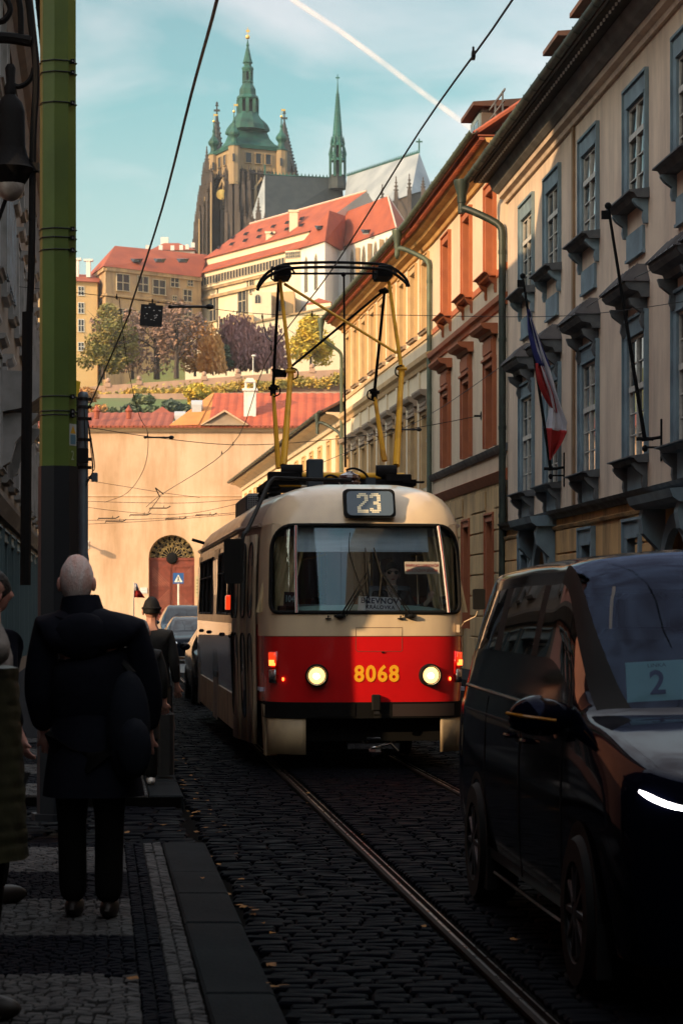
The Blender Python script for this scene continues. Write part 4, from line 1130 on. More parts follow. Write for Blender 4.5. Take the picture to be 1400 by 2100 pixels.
wobj(g, 'belt_course', M['c_stone'], c2)
def tpx(px, Pa, Pb):      # wall parameter whose projection is px
    a, b = Vector(Pa), Vector(Pb); k = (px - 700) / FPX
    return (k * a.y - a.x) / ((b.x - a.x) - k * (b.y - a.y))
for px, py, w_, h_ in ((252, 602, 3.6, 3.9), (293, 600, 3.0, 3.7), (326, 602, 3.6, 3.5), (358, 583, 2.4, 2.3), (384, 610, 2.4, 2.8), (390, 577, 1.5, 1.4), (385, 640, 2.2, 2), (360, 668, 3.4, 3.2), (386, 668, 3.4, 3.2), (330, 668, 3.4, 3.2), (295, 668, 3.2, 3.2), (252, 668, 3.4, 3.4), (358, 612, 1.2, 1.2)):
    farwin(c2, P1, P2, tpx(px, P1, P2), GZ(py, 556), w_, h_, out=.3)
for px, py, w_, h_ in ((197, 600, 7.0, 4.4), (196, 668, 7.0, 4.2)): farwin(c2, P0, P1, tpx(px, P0, P1), GZ(py, 560), w_, h_, cols=2, rows=2, out=.35)
for px in (281, 328, 375): dormer_slit(c2, GX(px, 556), 554.5, GZ(538, 555), 1.8)
for px, py in ((372, 499), (384, 498), (396, 494), (354, 500), (330, 499), (303, 499)):
    X, Yc = GX(px, 575), 575; q = MB(); q.box(X - .45, X + .45, Yc - .5, Yc + .5, GZ(py + 14, 575), GZ(py + 4, 575)); wobj(q, 'chimney', M['c_white'], c2)
# roof behind C2
g = MB(); X0_, X1_ = GX(312, 600), GX(405, 600); z0_, z1_ = GZ(512, 600), GZ(496, 600)
cb = thing('palace_wing', 'low red roof with chimneys rising just behind the hipped castle roof', 'building', ((X0_ + X1_) / 2, 600, 60))
g.hull([(X0_, 594, z0_ - 1), (X1_, 594, z0_ - 1), (X1_, 612, z0_ - 1), (X0_, 612, z0_ - 1)], [(X0_ + 3, 602, z1_), (X1_ - 5, 602, z1_), (X1_ - 5, 604, z1_), (X0_ + 3, 604, z1_)]); wobj(g, 'roof', M['c_roof'], cb)
wobj(block([(X0_ + .5, 595), (X1_ - .5, 595), (X1_ - .5, 611), (X0_ + .5, 611)], 60, z0_ - 1), 'wall', M['c_white'], cb)
for px in (338,): X = GX(px, 603); q = MB(); q.box(X - 1, X + 1, 602.4, 603.6, z0_, GZ(487 if px == 338 else 497, 603)); wobj(q, 'chimney', M['c_white'], cb)

# --- C3 long cream wing with tiered red roofs
QL, QR = (GX(408, 572), 572), (GX(617, 531), 531)
d3 = Vector((QR[0] - QL[0], QR[1] - QL[1], 0)).normalized(); o3 = Vector((d3.y, -d3.x, 0)); i3 = -o3
def zof(py, px=None, Yv=None): return GZ(py, Yv)
def atw(t, off=0): return (QL[0] + (QR[0] - QL[0]) * t + o3.x * off, QL[1] + (QR[1] - QL[1]) * t + o3.y * off)
zA = GZ(590, 572) ; 
Z_top1 = GZ(571, 572)      # lower eave line (under small roof), left end px y
c3 = thing('palace_wing', 'long cream castle wing with big windows under tiered red roofs below the cathedral', 'building', (QL[0], QL[1], 50))
zE1 = GZ(563, 572)
zlow = zE1 - 5.0
wobj(block([atw(0), atw(1), atw(1, -26), atw(0, -26)], 44, zE1 + .5), 'wall', M['c_cream'], c3)
# clerestory strip of dark openings
zc0, zc1 = zE1 - 3.4, zE1 - .9
g = MB(); a, b, c_, dd_ = atw(.0, .9), atw(1, .9), atw(1), atw(0); g.hull([(p[0], p[1], zc0 - .6) for p in (a, b, c_, dd_)], [(p[0], p[1], zE1) for p in (a, b, c_, dd_)]); wobj(g, 'gallery', M['c_cream'], c3)
for k in range(34): farwin(c3, atw(0, .95), atw(1, .95), (k + .5) / 34, zc0 + .1, .95, 1.9, cols=1, rows=1, out=.1, fm=M['c_frame'])
for zz in (zc0 - 1.2, zlow - 1.8):
    g = MB(); a, b, c_, dd_ = atw(0, .7), atw(1, .7), atw(1), atw(0); g.hull([(p[0], p[1], zz) for p in (a, b, c_, dd_)], [(p[0], p[1], zz + .7) for p in (a, b, c_, dd_)]); wobj(g, 'belt_course', M['c_stone'], c3)
for px, py, w_, h_ in ((438, 640, 5.5, 8), (459, 676, 5.5, 6), (498, 636, 6, 8), (518, 600, 3, 5), (570, 585, 5, 8)):
    farwin(c3, atw(0), atw(1), tpx(px, atw(0), atw(1)), GZ(py + 4, 552), w_ * .62, h_ * .72, out=.35)
for k in range(3): wobj(MB().tube([(*atw(.2 + .3 * k, .2), zE1 - 3), (*atw(.2 + .3 * k, .2), 52)], .12, 5), 'downpipe', M['c_dark'], c3)
# lower roof, cream strip, main roof
g = MB(); z2 = zE1 + 2.6
g.add([(*atw(-.005, 1.6), zE1), (*atw(1.02, 1.6), zE1), (*atw(1.02, -2.4), z2), (*atw(-.005, -2.4), z2), (*atw(-.005, 1.6), zE1 - .3), (*atw(1.02, 1.6), zE1 - .3)], [(0, 1, 2, 3), (4, 5, 1, 0)]); wobj(g, 'lower_roof', M['c_roof'], c3)
g = MB(); g.add([(*atw(0, -2.3), zE1), (*atw(1.0, -2.3), zE1), (*atw(1.0, -2.3), z2 + 1.8), (*atw(0, -2.3), z2 + 1.8)], [(0, 1, 2, 3)]); wobj(g, 'upper_wall', M['c_cream'], c3)
zr3 = GZ(414, 545)
g = MB(); ea = z2 + 1.5
R0, R1 = atw(.06, -13), atw(1.16, -13)
g.add([(*atw(-.02, -1.6), ea), (*atw(1.06, -1.6), ea), (*R1, zr3), (*R0, zr3), (*atw(1.06, -25), ea), (*atw(-.02, -25), ea)], [(0, 1, 2, 3), (3, 2, 4, 5), (0, 3, 5)]); wobj(g, 'roof', M['c_roof'], c3)
g = MB(); g.add([(*atw(1.06, -1.6), ea), (*atw(1.06, -25), ea), (*R1, zr3)], [(0, 1, 2)]); g.add([(*atw(1.05, -1.6), ea - 6), (*atw(1.05, -25), ea - 6), (*atw(1.05, -25), ea), (*atw(1.05, -1.6), ea)], [(0, 1, 2, 3)]); wobj(g, 'gable', M['c_white'], c3)
M['c_ridge'] = mat('castle_ridge_mortar', (0.55, 0.42, 0.36), rough=.9)
wobj(MB().tube([(*R0, zr3 + .1), (*R1, zr3 + .1)], .25, 5), 'ridge', M['c_ridge'], c3)
for row, (off, zf) in enumerate(((-4.2, .28), (-7.4, .55))):
    for k in range(7):
        if row == 1 and k > 5: continue
        p = atw(.07 + .135 * k + .03 * row, off + .8); zz = ea + (zr3 - ea) * (abs(off + 1.6) / 11.4)
        q = MB(); q.add([(p[0] - .5, p[1], zz), (p[0] + .45, p[1], zz), (p[0] - .0, p[1] - .1, zz + .7), (p[0] + 1.1, p[1] + 1.8, zz + 1.2)], [(0, 1, 2), (1, 3, 2), (0, 2, 3)]); wobj(q, 'roof_dormer', M['c_dark'], c3)
for px, yb, yt, w_ in ((602, 488, 436, 2.0), (554, 503, 480, 2.0), (511, 565, 545, 1.6)):
    Yc = 543 if px == 602 else 550 if px == 554 else 556; X = GX(px, Yc); q = MB(); q.box(X - w_ / 2, X + w_ / 2, Yc - .8, Yc + .8, GZ(yb, Yc) - 2, GZ(yt, Yc)); q.box(X - w_ / 2 - .25, X + w_ / 2 + .25, Yc - 1, Yc + 1, GZ(yt, Yc), GZ(yt, Yc) + .5); wobj(q, 'chimney', M['c_cream'], c3)
# projecting stair tower / stepped bastions with small lit blocks
def wing(label, pts, z0, z1, mt, wins=(), roof=None, cat='building', name='tower'):
    t = thing(name, label, cat, (pts[0][0], pts[0][1], z0)); wobj(block(pts, z0, z1), 'wall', mt, t)
    if roof: 
        g = MB(); ap, rm = roof; cx = sum(p[0] for p in pts) / len(pts); cy = sum(p[1] for p in pts) / len(pts)
        E_ = [(cx + (p[0] - cx) * 1.08, cy + (p[1] - cy) * 1.08, z1 + .003) for p in pts]; g.hull(E_, [(cx + (p[0] - cx) * .04, cy + (p[1] - cy) * .04, ap) for p in pts]); wobj(g, 'roof', rm, t)
    for (t_, z_, w_, h_, ar) in wins: farwin(t, pts[0], pts[1], t_, z_, w_, h_, cols=1 if ar else 2, rows=1 if ar else 2, arch=ar)
    return t
yb = 505
wing('low cream castle annexe with one arched window below the long wing', [(GX(517, yb), yb), (GX(556, yb), yb), (GX(556, yb), yb + 12), (GX(517, yb), yb + 12)], 45, GZ(598, yb), M['c_cream'], [(.3, GZ(622, yb), 1.1, 1.9, True)], name='annexe')
wing('taller cream castle annexe with arched opening right of the low annexe', [(GX(556, yb + 6), yb + 6), (GX(604, yb + 4), yb + 4), (GX(604, yb), yb + 16), (GX(556, yb), yb + 16)], 45, GZ(597, yb + 4), M['c_stone'], [(.45, GZ(632, yb), 1.8, 2.6, True)], name='annexe')
wing('small sandstone pier block stepping down below the annexes', [(GX(478, 503), 503), (GX(520, 502), 502), (GX(520, 502), 510), (GX(478, 503), 510)], 44, GZ(646, 503), M['c_stone'], name='annexe')
wing('small red roofed brick lodge below the white chapel', [(GX(628, 500), 500), (GX(678, 496), 496), (GX(678, 504), 504), (GX(628, 504), 508)], 44, GZ(625, 500), M['c_cream'], [(.4, GZ(650, 500), .9, 1.2, False)], roof=(GZ(609, 500), M['c_roof']), name='lodge')
# little lantern tower at the end of the long wing
t_ = wing('half-timbered corner pavilion at the right end of the long cream wing', [(GX(585, 522), 522), (GX(617, 520), 520), (GX(622, 528), 528), (GX(588, 530), 530)], 60, GZ(515, 522), M['c_cream'], [(k, GZ(530, 522), .9, 1.3, False) for k in (.15, .38, .62, .85)], name='pavilion')
# --- C5 gothic chapel with white walls and red roofs
zE5 = GZ(503, 515)
pw = [(GX(617, 520), 520), (GX(666, 510), 510), (GX(700, 525), 525), (GX(660, 545), 545)]
c5 = thing('castle_chapel', 'white gothic chapel with steep red roofs right of the long castle wing', 'building', (pw[1][0], pw[1][1], 50))
wobj(block(pw, 44, zE5), 'wall', M['c_white'], c5)
g = MB(); ap = GZ(436, 522)
g.hull([(pw[0][0] - 1, pw[0][1], zE5), (pw[1][0], pw[1][1] - 1, zE5), (pw[2][0] + 1, pw[2][1], zE5), (pw[3][0], pw[3][1], zE5)], [(GX(672, 520), 520, ap), (GX(675, 519), 519, ap), (GX(708, 527), 527, ap + .1), (GX(704, 529), 529, ap + .1)])
wobj(g, 'side_roof', M['c_roof'], c5)
pr = [(GX(700, 525), 525), (GX(812, 498), 498), (GX(842, 512), 512), (GX(842, 530), 530), (GX(720, 548), 548)]
wobj(block(pr, 44, zE5 + 1), 'nave_wall', M['c_white'], c5)
g = MB(); ze = zE5 + 1
ridgeL, ridgeR = (GX(704, 534), 534, GZ(436, 534)), (GX(795, 512), 512, GZ(402, 512))
g.add([(pr[0][0], pr[0][1] - 1, ze), (pr[1][0], pr[1][1] - 1, ze), (pr[2][0] + 1, pr[2][1], ze), (pr[3][0] + 1, pr[3][1], ze), (pr[4][0], pr[4][1], ze), ridgeL, ridgeR], [(0, 1, 6, 5), (1, 2, 6), (2, 3, 6), (3, 4, 5, 6), (4, 0, 5)])
wobj(g, 'roof', M['c_roof'], c5)
wobj(MB().tube([ridgeR, (pr[1][0], pr[1][1] - 1, ze)], .2, 4).tube([ridgeR, (pr[2][0] + 1, pr[2][1], ze)], .2, 4), 'ridge', M['c_ridge'], c5)
for k, px in enumerate((722, 746, 770, 793)):
    tt = tpx(px, pr[0], pr[1]); zb = GZ(600, 510); farwin(c5, pr[0], pr[1], tt, zE5 - 10.5, 1.9, 10.2, cols=2, rows=1, arch=True)
    x = pr[0][0] + (pr[1][0] - pr[0][0]) * (tt + .1); y = pr[0][1] + (pr[1][1] - pr[0][1]) * (tt + .1)
    q = MB(); q.box(x - .45, x + .45, y - 1.6, y, 44, zE5 - .5); wobj(q, 'buttress', M['c_stone'], c5)
for px in (628, 648): farwin(c5, pw[0], pw[1], tpx(px, pw[0], pw[1]), GZ(596, 515), 1.3, 8, cols=2, rows=1, arch=True)
q = MB(); x, y = pw[2][0] - .8, pw[2][1] - 2.6; q.box(x - 1.2, x + 2, y, y + 3, 44, zE5); wobj(q, 'buttress', M['c_white'], c5)
for px, py, Yc in ((655, 462, 515), (750, 470, 507), (830, 470, 505)): dormer_slit(c5, GX(px, Yc), Yc, GZ(py + 8, Yc), 1.3)
# --- bastion wall, lit cream
wt = thing('bastion_wall', 'sloping sunlit cream bastion wall below the castle behind the autumn trees', 'wall', (GX(560, 492), 492, 40))
g = MB(); top = [(380, 694), (484, 668), (516, 664), (672, 632), (760, 618), (980, 600)]
for (a, ya), (b, yb_) in zip(top, top[1:]):
    for o_, e_ in ((0, 0),): g.add([(GX(a, 492), 492, 38), (GX(b, 492), 492, 38), (GX(b, 492), 492, GZ(yb_, 492)), (GX(a, 492), 492, GZ(ya, 492)), (GX(a, 492), 498, GZ(ya, 492)), (GX(b, 492), 498, GZ(yb_, 492))], [(0, 1, 2, 3), (3, 2, 5, 4)])
wobj(g, 'wall_face', M['c_cream'], wt)
g = MB()
for (a, ya), (b, yb_) in zip(top, top[1:]): g.hull([(GX(a, 492), 491.6, GZ(ya, 492)), (GX(b, 492), 491.6, GZ(yb_, 492)), (GX(b, 492), 493, GZ(yb_, 492)), (GX(a, 492), 493, GZ(ya, 492))], [(GX(a, 492), 491.6, GZ(ya, 492) + .4), (GX(b, 492), 491.6, GZ(yb_, 492) + .4), (GX(b, 492), 493, GZ(yb_, 492) + .4), (GX(a, 492), 493, GZ(ya, 492) + .4)])
wobj(g, 'coping', M['c_stone'], wt)
# --- retaining wall with pink stone, globes and vines
rt = thing('terrace_wall', 'long pinkish terrace retaining wall with stone balls running below the castle trees', 'wall', (GX(450, 402), 402, 38))
m_pink = plaster('pink_rubble_stone', (0.42, 0.27, 0.20), (0.34, 0.22, 0.17), (0.2, 0.15, 0.12), amt=.5, scale=.4, size=3)
g = MB(); tp = [(150, 800), (200, 792), (430, 776), (620, 762), (900, 748)]
for (a, ya), (b, yb_) in zip(tp, tp[1:]): g.hull([(GX(a, 402), 401.6, 38), (GX(b, 402), 401.6, 38), (GX(b, 402), 403, 38), (GX(a, 402), 403, 38)], [(GX(a, 402), 401.6, GZ(ya, 402)), (GX(b, 402), 401.6, GZ(yb_, 402)), (GX(b, 402), 403, GZ(yb_, 402)), (GX(a, 402), 403, GZ(ya, 402))])
wobj(g, 'wall_face', m_pink, rt)
def tpy(px):
    for (a, ya), (b, yb_) in zip(tp, tp[1:]):
        if a <= px <= b: return ya + (yb_ - ya) * (px - a) / (b - a)
for px in (222, 286, 419, 488, 560, 640): x = GX(px, 402); z = GZ(tpy(px), 402); q = MB(); q.box(x - .5, x + .5, 401.4, 402.4, z - .3, z + .4); q.lathe([(.2, z + .4), (.45, z + .7), (.4, z + 1.1), (.1, z + 1.3)], 8, c=(x, 401.9)); wobj(q, 'stone_ball', m_pink, rt)
lw = thing('terrace_wall', 'low stone edging wall between the green slope and the yellow shrubs on the hillside', 'wall', (GX(450, 399), 399, 38))
g = MB(); g.hull([(GX(200, 399), 398.6, 35), (GX(900, 399), 398.6, 35), (GX(900, 399), 399.4, 35), (GX(200, 399), 399.4, 35)], [(GX(200, 399), 398.6, GZ(809, 399)), (GX(900, 399), 398.6, GZ(801, 399)), (GX(900, 399), 399.4, GZ(801, 399)), (GX(200, 399), 399.4, GZ(809, 399))]); wobj(g, 'wall_face', m_pink, lw)

# ================================================================ cathedral
YC = 700.0
M['k_stone'] = plaster('sooty_gothic_stone', (0.05, 0.042, 0.040), (0.10, 0.078, 0.068), (0.04, 0.035, 0.035), amt=.6, scale=.12, size=5)
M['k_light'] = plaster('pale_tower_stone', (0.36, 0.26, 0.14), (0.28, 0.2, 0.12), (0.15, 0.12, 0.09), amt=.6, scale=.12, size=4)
M['k_copper'] = mat('green_copper', (0.02, 0.11, 0.09), (0.012, 0.05, 0.045), scale=.25, rough=.65, detail=8, metal=0.1)
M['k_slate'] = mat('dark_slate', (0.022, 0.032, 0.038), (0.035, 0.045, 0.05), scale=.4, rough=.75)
M['k_slate_lit'] = mat('sunlit_slate', (0.30, 0.33, 0.36), (0.20, 0.23, 0.26), scale=.15, rough=.6)  # sunlit roof faces: light and sheen put into a paler slate colour
M['k_gold'] = mat('gilding', (0.8, 0.5, 0.15), rough=.3, metal=.9)
kat = thing('cathedral', 'gothic cathedral with a green onion-domed tower and slim spires above the castle', 'cathedral', (GX(500, YC), YC, 70))
kw = lambda px: px / (FPX / YC)
# main tower: corner towards camera at px 480
cn = (GX(480, YC), YC); lf = (GX(437, YC + 10), YC + 14); rg = (GX(577, YC + 7), YC + 7)
bk_ = (lf[0] + rg[0] - cn[0], lf[1] + rg[1] - cn[1])
zG = GZ(300, YC); zGb = GZ(345, YC)
wobj(block([lf, cn, rg, bk_], 70, zGb), 'tower_shaft', M['k_stone'], kat)
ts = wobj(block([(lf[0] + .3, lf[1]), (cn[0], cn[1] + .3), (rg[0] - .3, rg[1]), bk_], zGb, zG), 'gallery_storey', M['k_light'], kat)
cen = ((cn[0] + bk_[0]) / 2, (cn[1] + bk_[1]) / 2)
for a, b, n_, lo, hi in ((cn, rg, 3, .30, .72), (lf, cn, 3, .3, .8)):
    for k in range(n_): farwin(kat, a, b, lo + (hi - lo) * k / (n_ - 1), GZ(331, YC), 1.9, 3.1, cols=1, rows=1, out=.25, fm=M['k_light'])
# upper lit part of left face and corner turrets
for (p, dz) in ((cn, 0), (rg, 0), (lf, 0)):
    q = MB(); q.lathe([(1.75, zGb - 5), (1.75, zG)], 8, c=p); wobj(q, 'turret', M['k_light'], kat)
    q = MB(); q.box(p[0] - .35, p[0] + .35, p[1] - 2.25, p[1] - 2.0, zG - 5, zG - 2.6); wobj(q, 'turret_slit', M['c_dark'], kat)
    q = MB(); TS = lambda L_: [(r_ * .68, zG + (z_ - zG) * .56) for r_, z_ in L_]; q.lathe(TS([(2.9, zG), (2.9, zG + .6), (2.0, zG + 1.2), (1.5, zG + 2.2), (1.4, zG + 4.0), (1.6, zG + 4.8), (2.5, zG + 6.3), (2.6, zG + 7.4), (1.9, zG + 8.8), (.9, zG + 10.4), (.45, zG + 12.5), (.7, zG + 13.6), (.35, zG + 14.6), (.2, zG + 18.5)]), 8, c=p)
    wobj(q, 'onion_cap', M['k_copper'], kat)
    q = MB(); q.ell((p[0], p[1], zG + 10.6), (.42, .42, .45), 8, 6); q.tube([(p[0], p[1], zG + 10.6), (p[0], p[1], zG + 13)], .06, 4); q.box(p[0], p[0] + 1.2, p[1], p[1] + .1, zG + 12.3, zG + 12.9); wobj(q, 'gilded_ball', M['k_gold'], kat)
g = MB(); ee = 1.06
sc = lambda p, k: (cen[0] + (p[0] - cen[0]) * k, cen[1] + (p[1] - cen[1]) * k)
Q = [lf, cn, rg, bk_]
g.hull([(*sc(p, 1.05), zG - .2) for p in Q], [(*sc(p, 1.08), zG + .9) for p in Q]); wobj(g, 'tower_cornice', M['k_copper'], kat)
zz = lambda py: GZ(py, YC + 8)
g = MB()
lv = [(1.0, zG + .9), (.80, zG + 2.2), (.66, zz(285)), (.58, zz(272)), (.66, zz(269)), (.66, zz(265)), (.60, zz(256)), (.50, zz(248)), (.40, zz(242)), (.34, zz(238))]
for (k0, z0), (k1, z1) in zip(lv, lv[1:]):
    g.hull([(*sc(p, k0), z0) for p in Q], [(*sc(p, k1), z1) for p in Q])
wobj(g, 'dome_roof', M['k_copper'], kat)
ccx, ccy = GX(508, YC + 8), YC + 8
q = MB(); s_ = 1 / (FPX / (YC + 8))
prof = [(25, 262), (27, 255), (26, 247), (22, 243), (21, 236), (24, 234), (22, 228)]
def lath(name, prof, mt=None, n=8):
    q = MB(); q.lathe([(r / 6.64, zz(y)) for r, y in prof], n, c=(ccx, ccy), a0=math.pi / 8); return wobj(q, name, mt or M['k_copper'], kat)
lath('lantern_base', [(38, 268), (36, 258), (30, 246), (25, 238), (22, 232)])
lath('lantern_core', [(11, 234), (11, 206)], M['k_slate'])
for k in range(8):
    a = 2 * math.pi * k / 8; r = 19.5 / 6.64; q = MB(); x, y = ccx + r * math.cos(a), ccy + r * math.sin(a)
    q.box(x - .5, x + .5, y - .5, y + .5, zz(234), zz(205)); wobj(q, 'lantern_column', M['k_copper'], kat)
lath('lantern_roof', [(21, 206), (24, 203), (23, 200), (18, 196), (18, 190), (17.5, 184), (13, 176), (11, 172), (12.5, 169), (11, 166)])
lath('lantern_core', [(5, 168), (5, 148)], M['k_slate'])
for k in range(6):
    a = 2 * math.pi * k / 6; r = 9 / 6.64; q = MB(); x, y = ccx + r * math.cos(a), ccy + r * math.sin(a)
    q.box(x - .3, x + .3, y - .3, y + .3, zz(168), zz(147)); wobj(q, 'lantern_column', M['k_copper'], kat)
lath('spire', [(11, 148), (13, 141), (12, 139), (8, 136), (8, 131), (11, 129), (10, 127), (8, 120), (4, 102), (2.2, 96), (3.4, 93), (1.8, 88), (.9, 82)])
q = MB(); q.ell((ccx, ccy, zz(76)), (.7, .7, .75), 8, 6); q.tube([(ccx, ccy, zz(80)), (ccx, ccy, zz(56))], .09, 4); q.box(ccx - .5, ccx + .6, ccy, ccy + .1, zz(66), zz(61)); wobj(q, 'gilded_ball', M['k_gold'], kat)
# gothic shaft articulation: buttress strips, pinnacles, blind window arch
def pinn(x, y, z0, z1, r, mt=None, crockets=True, name='pinnacle'):
    q = MB(); H = z1 - z0
    q.box(x - r, x + r, y - r, y + r, z0, z0 + H * .45)
    q.lathe([(r * 1.3, z0 + H * .45), (r * .95, z0 + H * .5), (r * .12, z1)], 4, c=(x, y), a0=math.pi / 4)
    if crockets:
        n_ = max(3, int(H * .5 / 1.1))
        for k in range(n_):
            z = z0 + H * (.52 + .42 * k / n_); rr_ = r * (1 - (k + .5) / n_) * .95 + .1
            for a in range(4): an = a * math.pi / 2; q.box(x + math.cos(an) * rr_ - .16, x + math.cos(an) * rr_ + .16, y + math.sin(an) * rr_ - .16, y + math.sin(an) * rr_ + .16, z, z + .35)
    q.box(x - r * .35, x + r * .35, y - r * .2, y + r * .2, z1 - .9, z1 - .5); q.ell((x, y, z1), (r * .3, r * .3, .5), 6, 4)
    return wobj(q, name, mt or M['k_stone'], kat)
def faceP(a, b, t, off):
    d = Vector((b[0] - a[0], b[1] - a[1])).normalized(); n_ = Vector((d.y, -d.x)); return (a[0] + (b[0] - a[0]) * t + n_.x * off, a[1] + (b[1] - a[1]) * t + n_.y * off)
for a, b, ts_ in ((lf, cn, (0.08, .3, .78, .97)), (cn, rg, (.03, .16, .28, .72, .84, .97))):
    for i, t in enumerate(ts_):
        x, y = faceP(a, b, t, 1.0); hh = GZ(RN.choice((352, 360, 372)), YC)
        q = MB(); q.box(x - .7, x + .7, y - .8, y + .8, 70, hh - 6); wobj(q, 'buttress', M['k_stone'], kat)
        pinn(x, y, hh - 7, hh + 2, .6)
        x2, y2 = faceP(a, b, t, 2.4); q = MB(); q.box(x2 - .5, x2 + .5, y2 - .8, y2 + .8, 70, hh - 14 - 2 * (i % 2)); wobj(q, 'buttress', M['k_stone'], kat)
        pinn(x2, y2, hh - 15 - 2 * (i % 2), hh - 8, .5)
for a, b, n_ in ((lf, cn, 9), (cn, rg, 16)):
    for i in range(n_):
        t = (i + .5) / n_; x, y = faceP(a, b, t, .25); h_ = GZ(RN.uniform(345, 356), YC)
        q = MB(); q.box(x - .16, x + .16, y - .25, y + .1, 70, h_); q.lathe([(.3, h_), (.02, h_ + 2.2)], 4, c=(x, y)); wobj(q, 'rib', M['k_light'] if i % 3 == 1 else M['k_stone'], kat)
    for py in (352, 385, 420, 455):
        q = MB(); p0, p1 = faceP(a, b, 0, .45), faceP(a, b, 1, .45); q.tube([(*p0, GZ(py, YC)), (*p1, GZ(py, YC))], .32, 5); wobj(q, 'string_course', M['k_stone'], kat)
for k in range(8):
    px = 404 + k * 4.1 + RN.uniform(-.5, .5); yt = 438 - (px - 404) * 3.6 + RN.uniform(-12, 12); Yk = YC + 3.5 - .5 * k - 1.6 * (k % 2)
    x = GX(px, Yk); pinn(x, Yk, GZ(yt + 34, Yk), GZ(yt, Yk), .42); q = MB(); q.box(x - .24, x + .24, Yk - .5, Yk + 1.2, 68, GZ(yt + 33, Yk)); wobj(q, 'buttress', M['k_light'] if k % 3 == 1 else M['k_stone'], kat)
# tall gilded gothic window on the left face, arch on the right face
x, y = faceP(lf, cn, .55, .3)
farwin(kat, lf, cn, .62, GZ(462, YC), 3.4, 13, cols=3, rows=5, out=.5, fm=M['k_light'], arch=True)
q = MB(); q.tube([(*faceP(lf, cn, .22, .8), GZ(400, YC)), (*faceP(lf, cn, .35, .8), GZ(378, YC)), (*faceP(lf, cn, .55, .8), GZ(362, YC)), (*faceP(lf, cn, .72, .8), GZ(378, YC)), (*faceP(lf, cn, .8, .8), GZ(400, YC))], .45, 5); wobj(q, 'arch_moulding', M['k_light'], kat)
q = MB(); fx, fy = faceP(lf, cn, .62, 1.6); q.lathe([(0.1, 0), (1.6, .1), (1.6, .5), (.1, .6)], 16); q.v = [(fx + a, fy + c_, GZ(393, YC) + b) for a, b, c_ in q.v]; wobj(q, 'gilded_clock', M['k_gold'], kat)
q = MB(); q.tube([(*faceP(cn, rg, .42, .4), GZ(440, YC)), (*faceP(cn, rg, .44, .4), GZ(380, YC)), (*faceP(cn, rg, .56, .4), GZ(362, YC)), (*faceP(cn, rg, .68, .4), GZ(380, YC)), (*faceP(cn, rg, .7, .4), GZ(440, YC))], .5, 5); wobj(q, 'arch_moulding', M['k_light'], kat)
farwin(kat, cn, rg, .56, GZ(450, YC), 4.5, 12, cols=3, rows=1, out=.4, fm=M['k_stone'], arch=True)
# stepped buttress mass left of the tower
for k, (px, py) in enumerate(((428, 340), (421, 372), (413, 405), (407, 445), (404, 480))):
    x = GX(px, YC + 6); w_ = 1.6; q = MB(); q.box(x - w_, x + 1.2, YC + 6 + .7 * k, YC + 14 - .5 * k, 68, GZ(py, YC)); wobj(q, 'buttress', M['k_stone'], kat); pinn(x - .6, YC + 6.5 + .7 * k, GZ(py, YC) - 1, GZ(py - (46 if k < 2 else 32), YC), .7)
# the two western openwork spires (behind, dark)
def openspire(px, pyb, pyt, rb, Yc, name='west_spire'):
    x = GX(px, Yc); z0, z1 = GZ(pyb, Yc), GZ(pyt, Yc); q = MB()
    q.lathe([(rb, z0), (rb * .98, z0 + 1), (.25, z1 - 3), (.2, z1)], 8, c=(x, Yc)); n_ = 15
    for k in range(n_):
        z = z0 + (z1 - 5 - z0) * k / n_; r = rb * (1 - k / n_) + .3
        for a in range(8): an = a * math.pi / 4; q.box(x + math.cos(an) * r - .22, x + math.cos(an) * r + .38 * (1 if math.cos(an) > 0 else .4), Yc + math.sin(an) * r - .2, Yc + math.sin(an) * r + .2, z, z + .5)
    q.box(x - 1.0, x + 1.0, Yc - .3, Yc + .3, z1 - 2.6, z1 - 2.0); q.box(x - .5, x + .5, Yc - .3, Yc + .3, z1 - .9, z1 - .5); q.ell((x, Yc, z1), (.4, .4, .6), 6, 4)
    return wobj(q, name, M['k_slate'], kat)
openspire(445, 400, 212, 3.7, YC + 45); openspire(583, 360, 228, 4.0, YC + 45)
q = MB(); x = GX(586, YC + 40); q.box(x - 3, x + 3, YC + 38, YC + 46, 80, GZ(355, YC + 40)); wobj(q, 'west_tower', M['k_stone'], kat)
q = MB(); x = GX(437, YC + 40); q.box(x - 3, x + 3, YC + 38, YC + 46, 80, GZ(380, YC + 40)); wobj(q, 'west_tower', M['k_stone'], kat)
pinn(GX(607, YC + 20), YC + 20, GZ(380, YC + 20), GZ(338, YC + 20), .6); pinn(GX(598, YC + 20), YC + 20, GZ(375, YC + 20), GZ(335, YC + 20), .5)
# transept roof: shade painted as dark slate, sun on the west hip as pale
zr = GZ(358, YC - 8)
T = [(GX(508, YC - 14), YC - 14), (GX(543, YC - 20), YC - 20), (GX(712, YC - 6), YC - 6), (GX(700, YC + 22), YC + 22), (GX(530, YC + 14), YC + 14)]
za_ = GZ(470, YC - 18)
g = MB(); rA, rB = (GX(543, YC - 8), YC - 8, zr), (GX(700, YC + 2), YC + 2, GZ(366, YC + 2))
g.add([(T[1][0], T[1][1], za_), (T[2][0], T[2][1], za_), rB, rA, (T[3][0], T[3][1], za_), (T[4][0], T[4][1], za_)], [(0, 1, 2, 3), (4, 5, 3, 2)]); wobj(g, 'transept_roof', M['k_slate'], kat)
g = MB(); g.add([(T[0][0], T[0][1], za_ + 1), (T[1][0], T[1][1] - .05, za_), rA, (T[4][0], T[4][1], za_)], [(0, 1, 2), (0, 2, 3)]); wobj(g, 'hip_roof', M['k_slate_lit'], kat)
wobj(block([(p[0], p[1]) for p in T], 68, za_), 'transept_wall', M['k_stone'], kat)
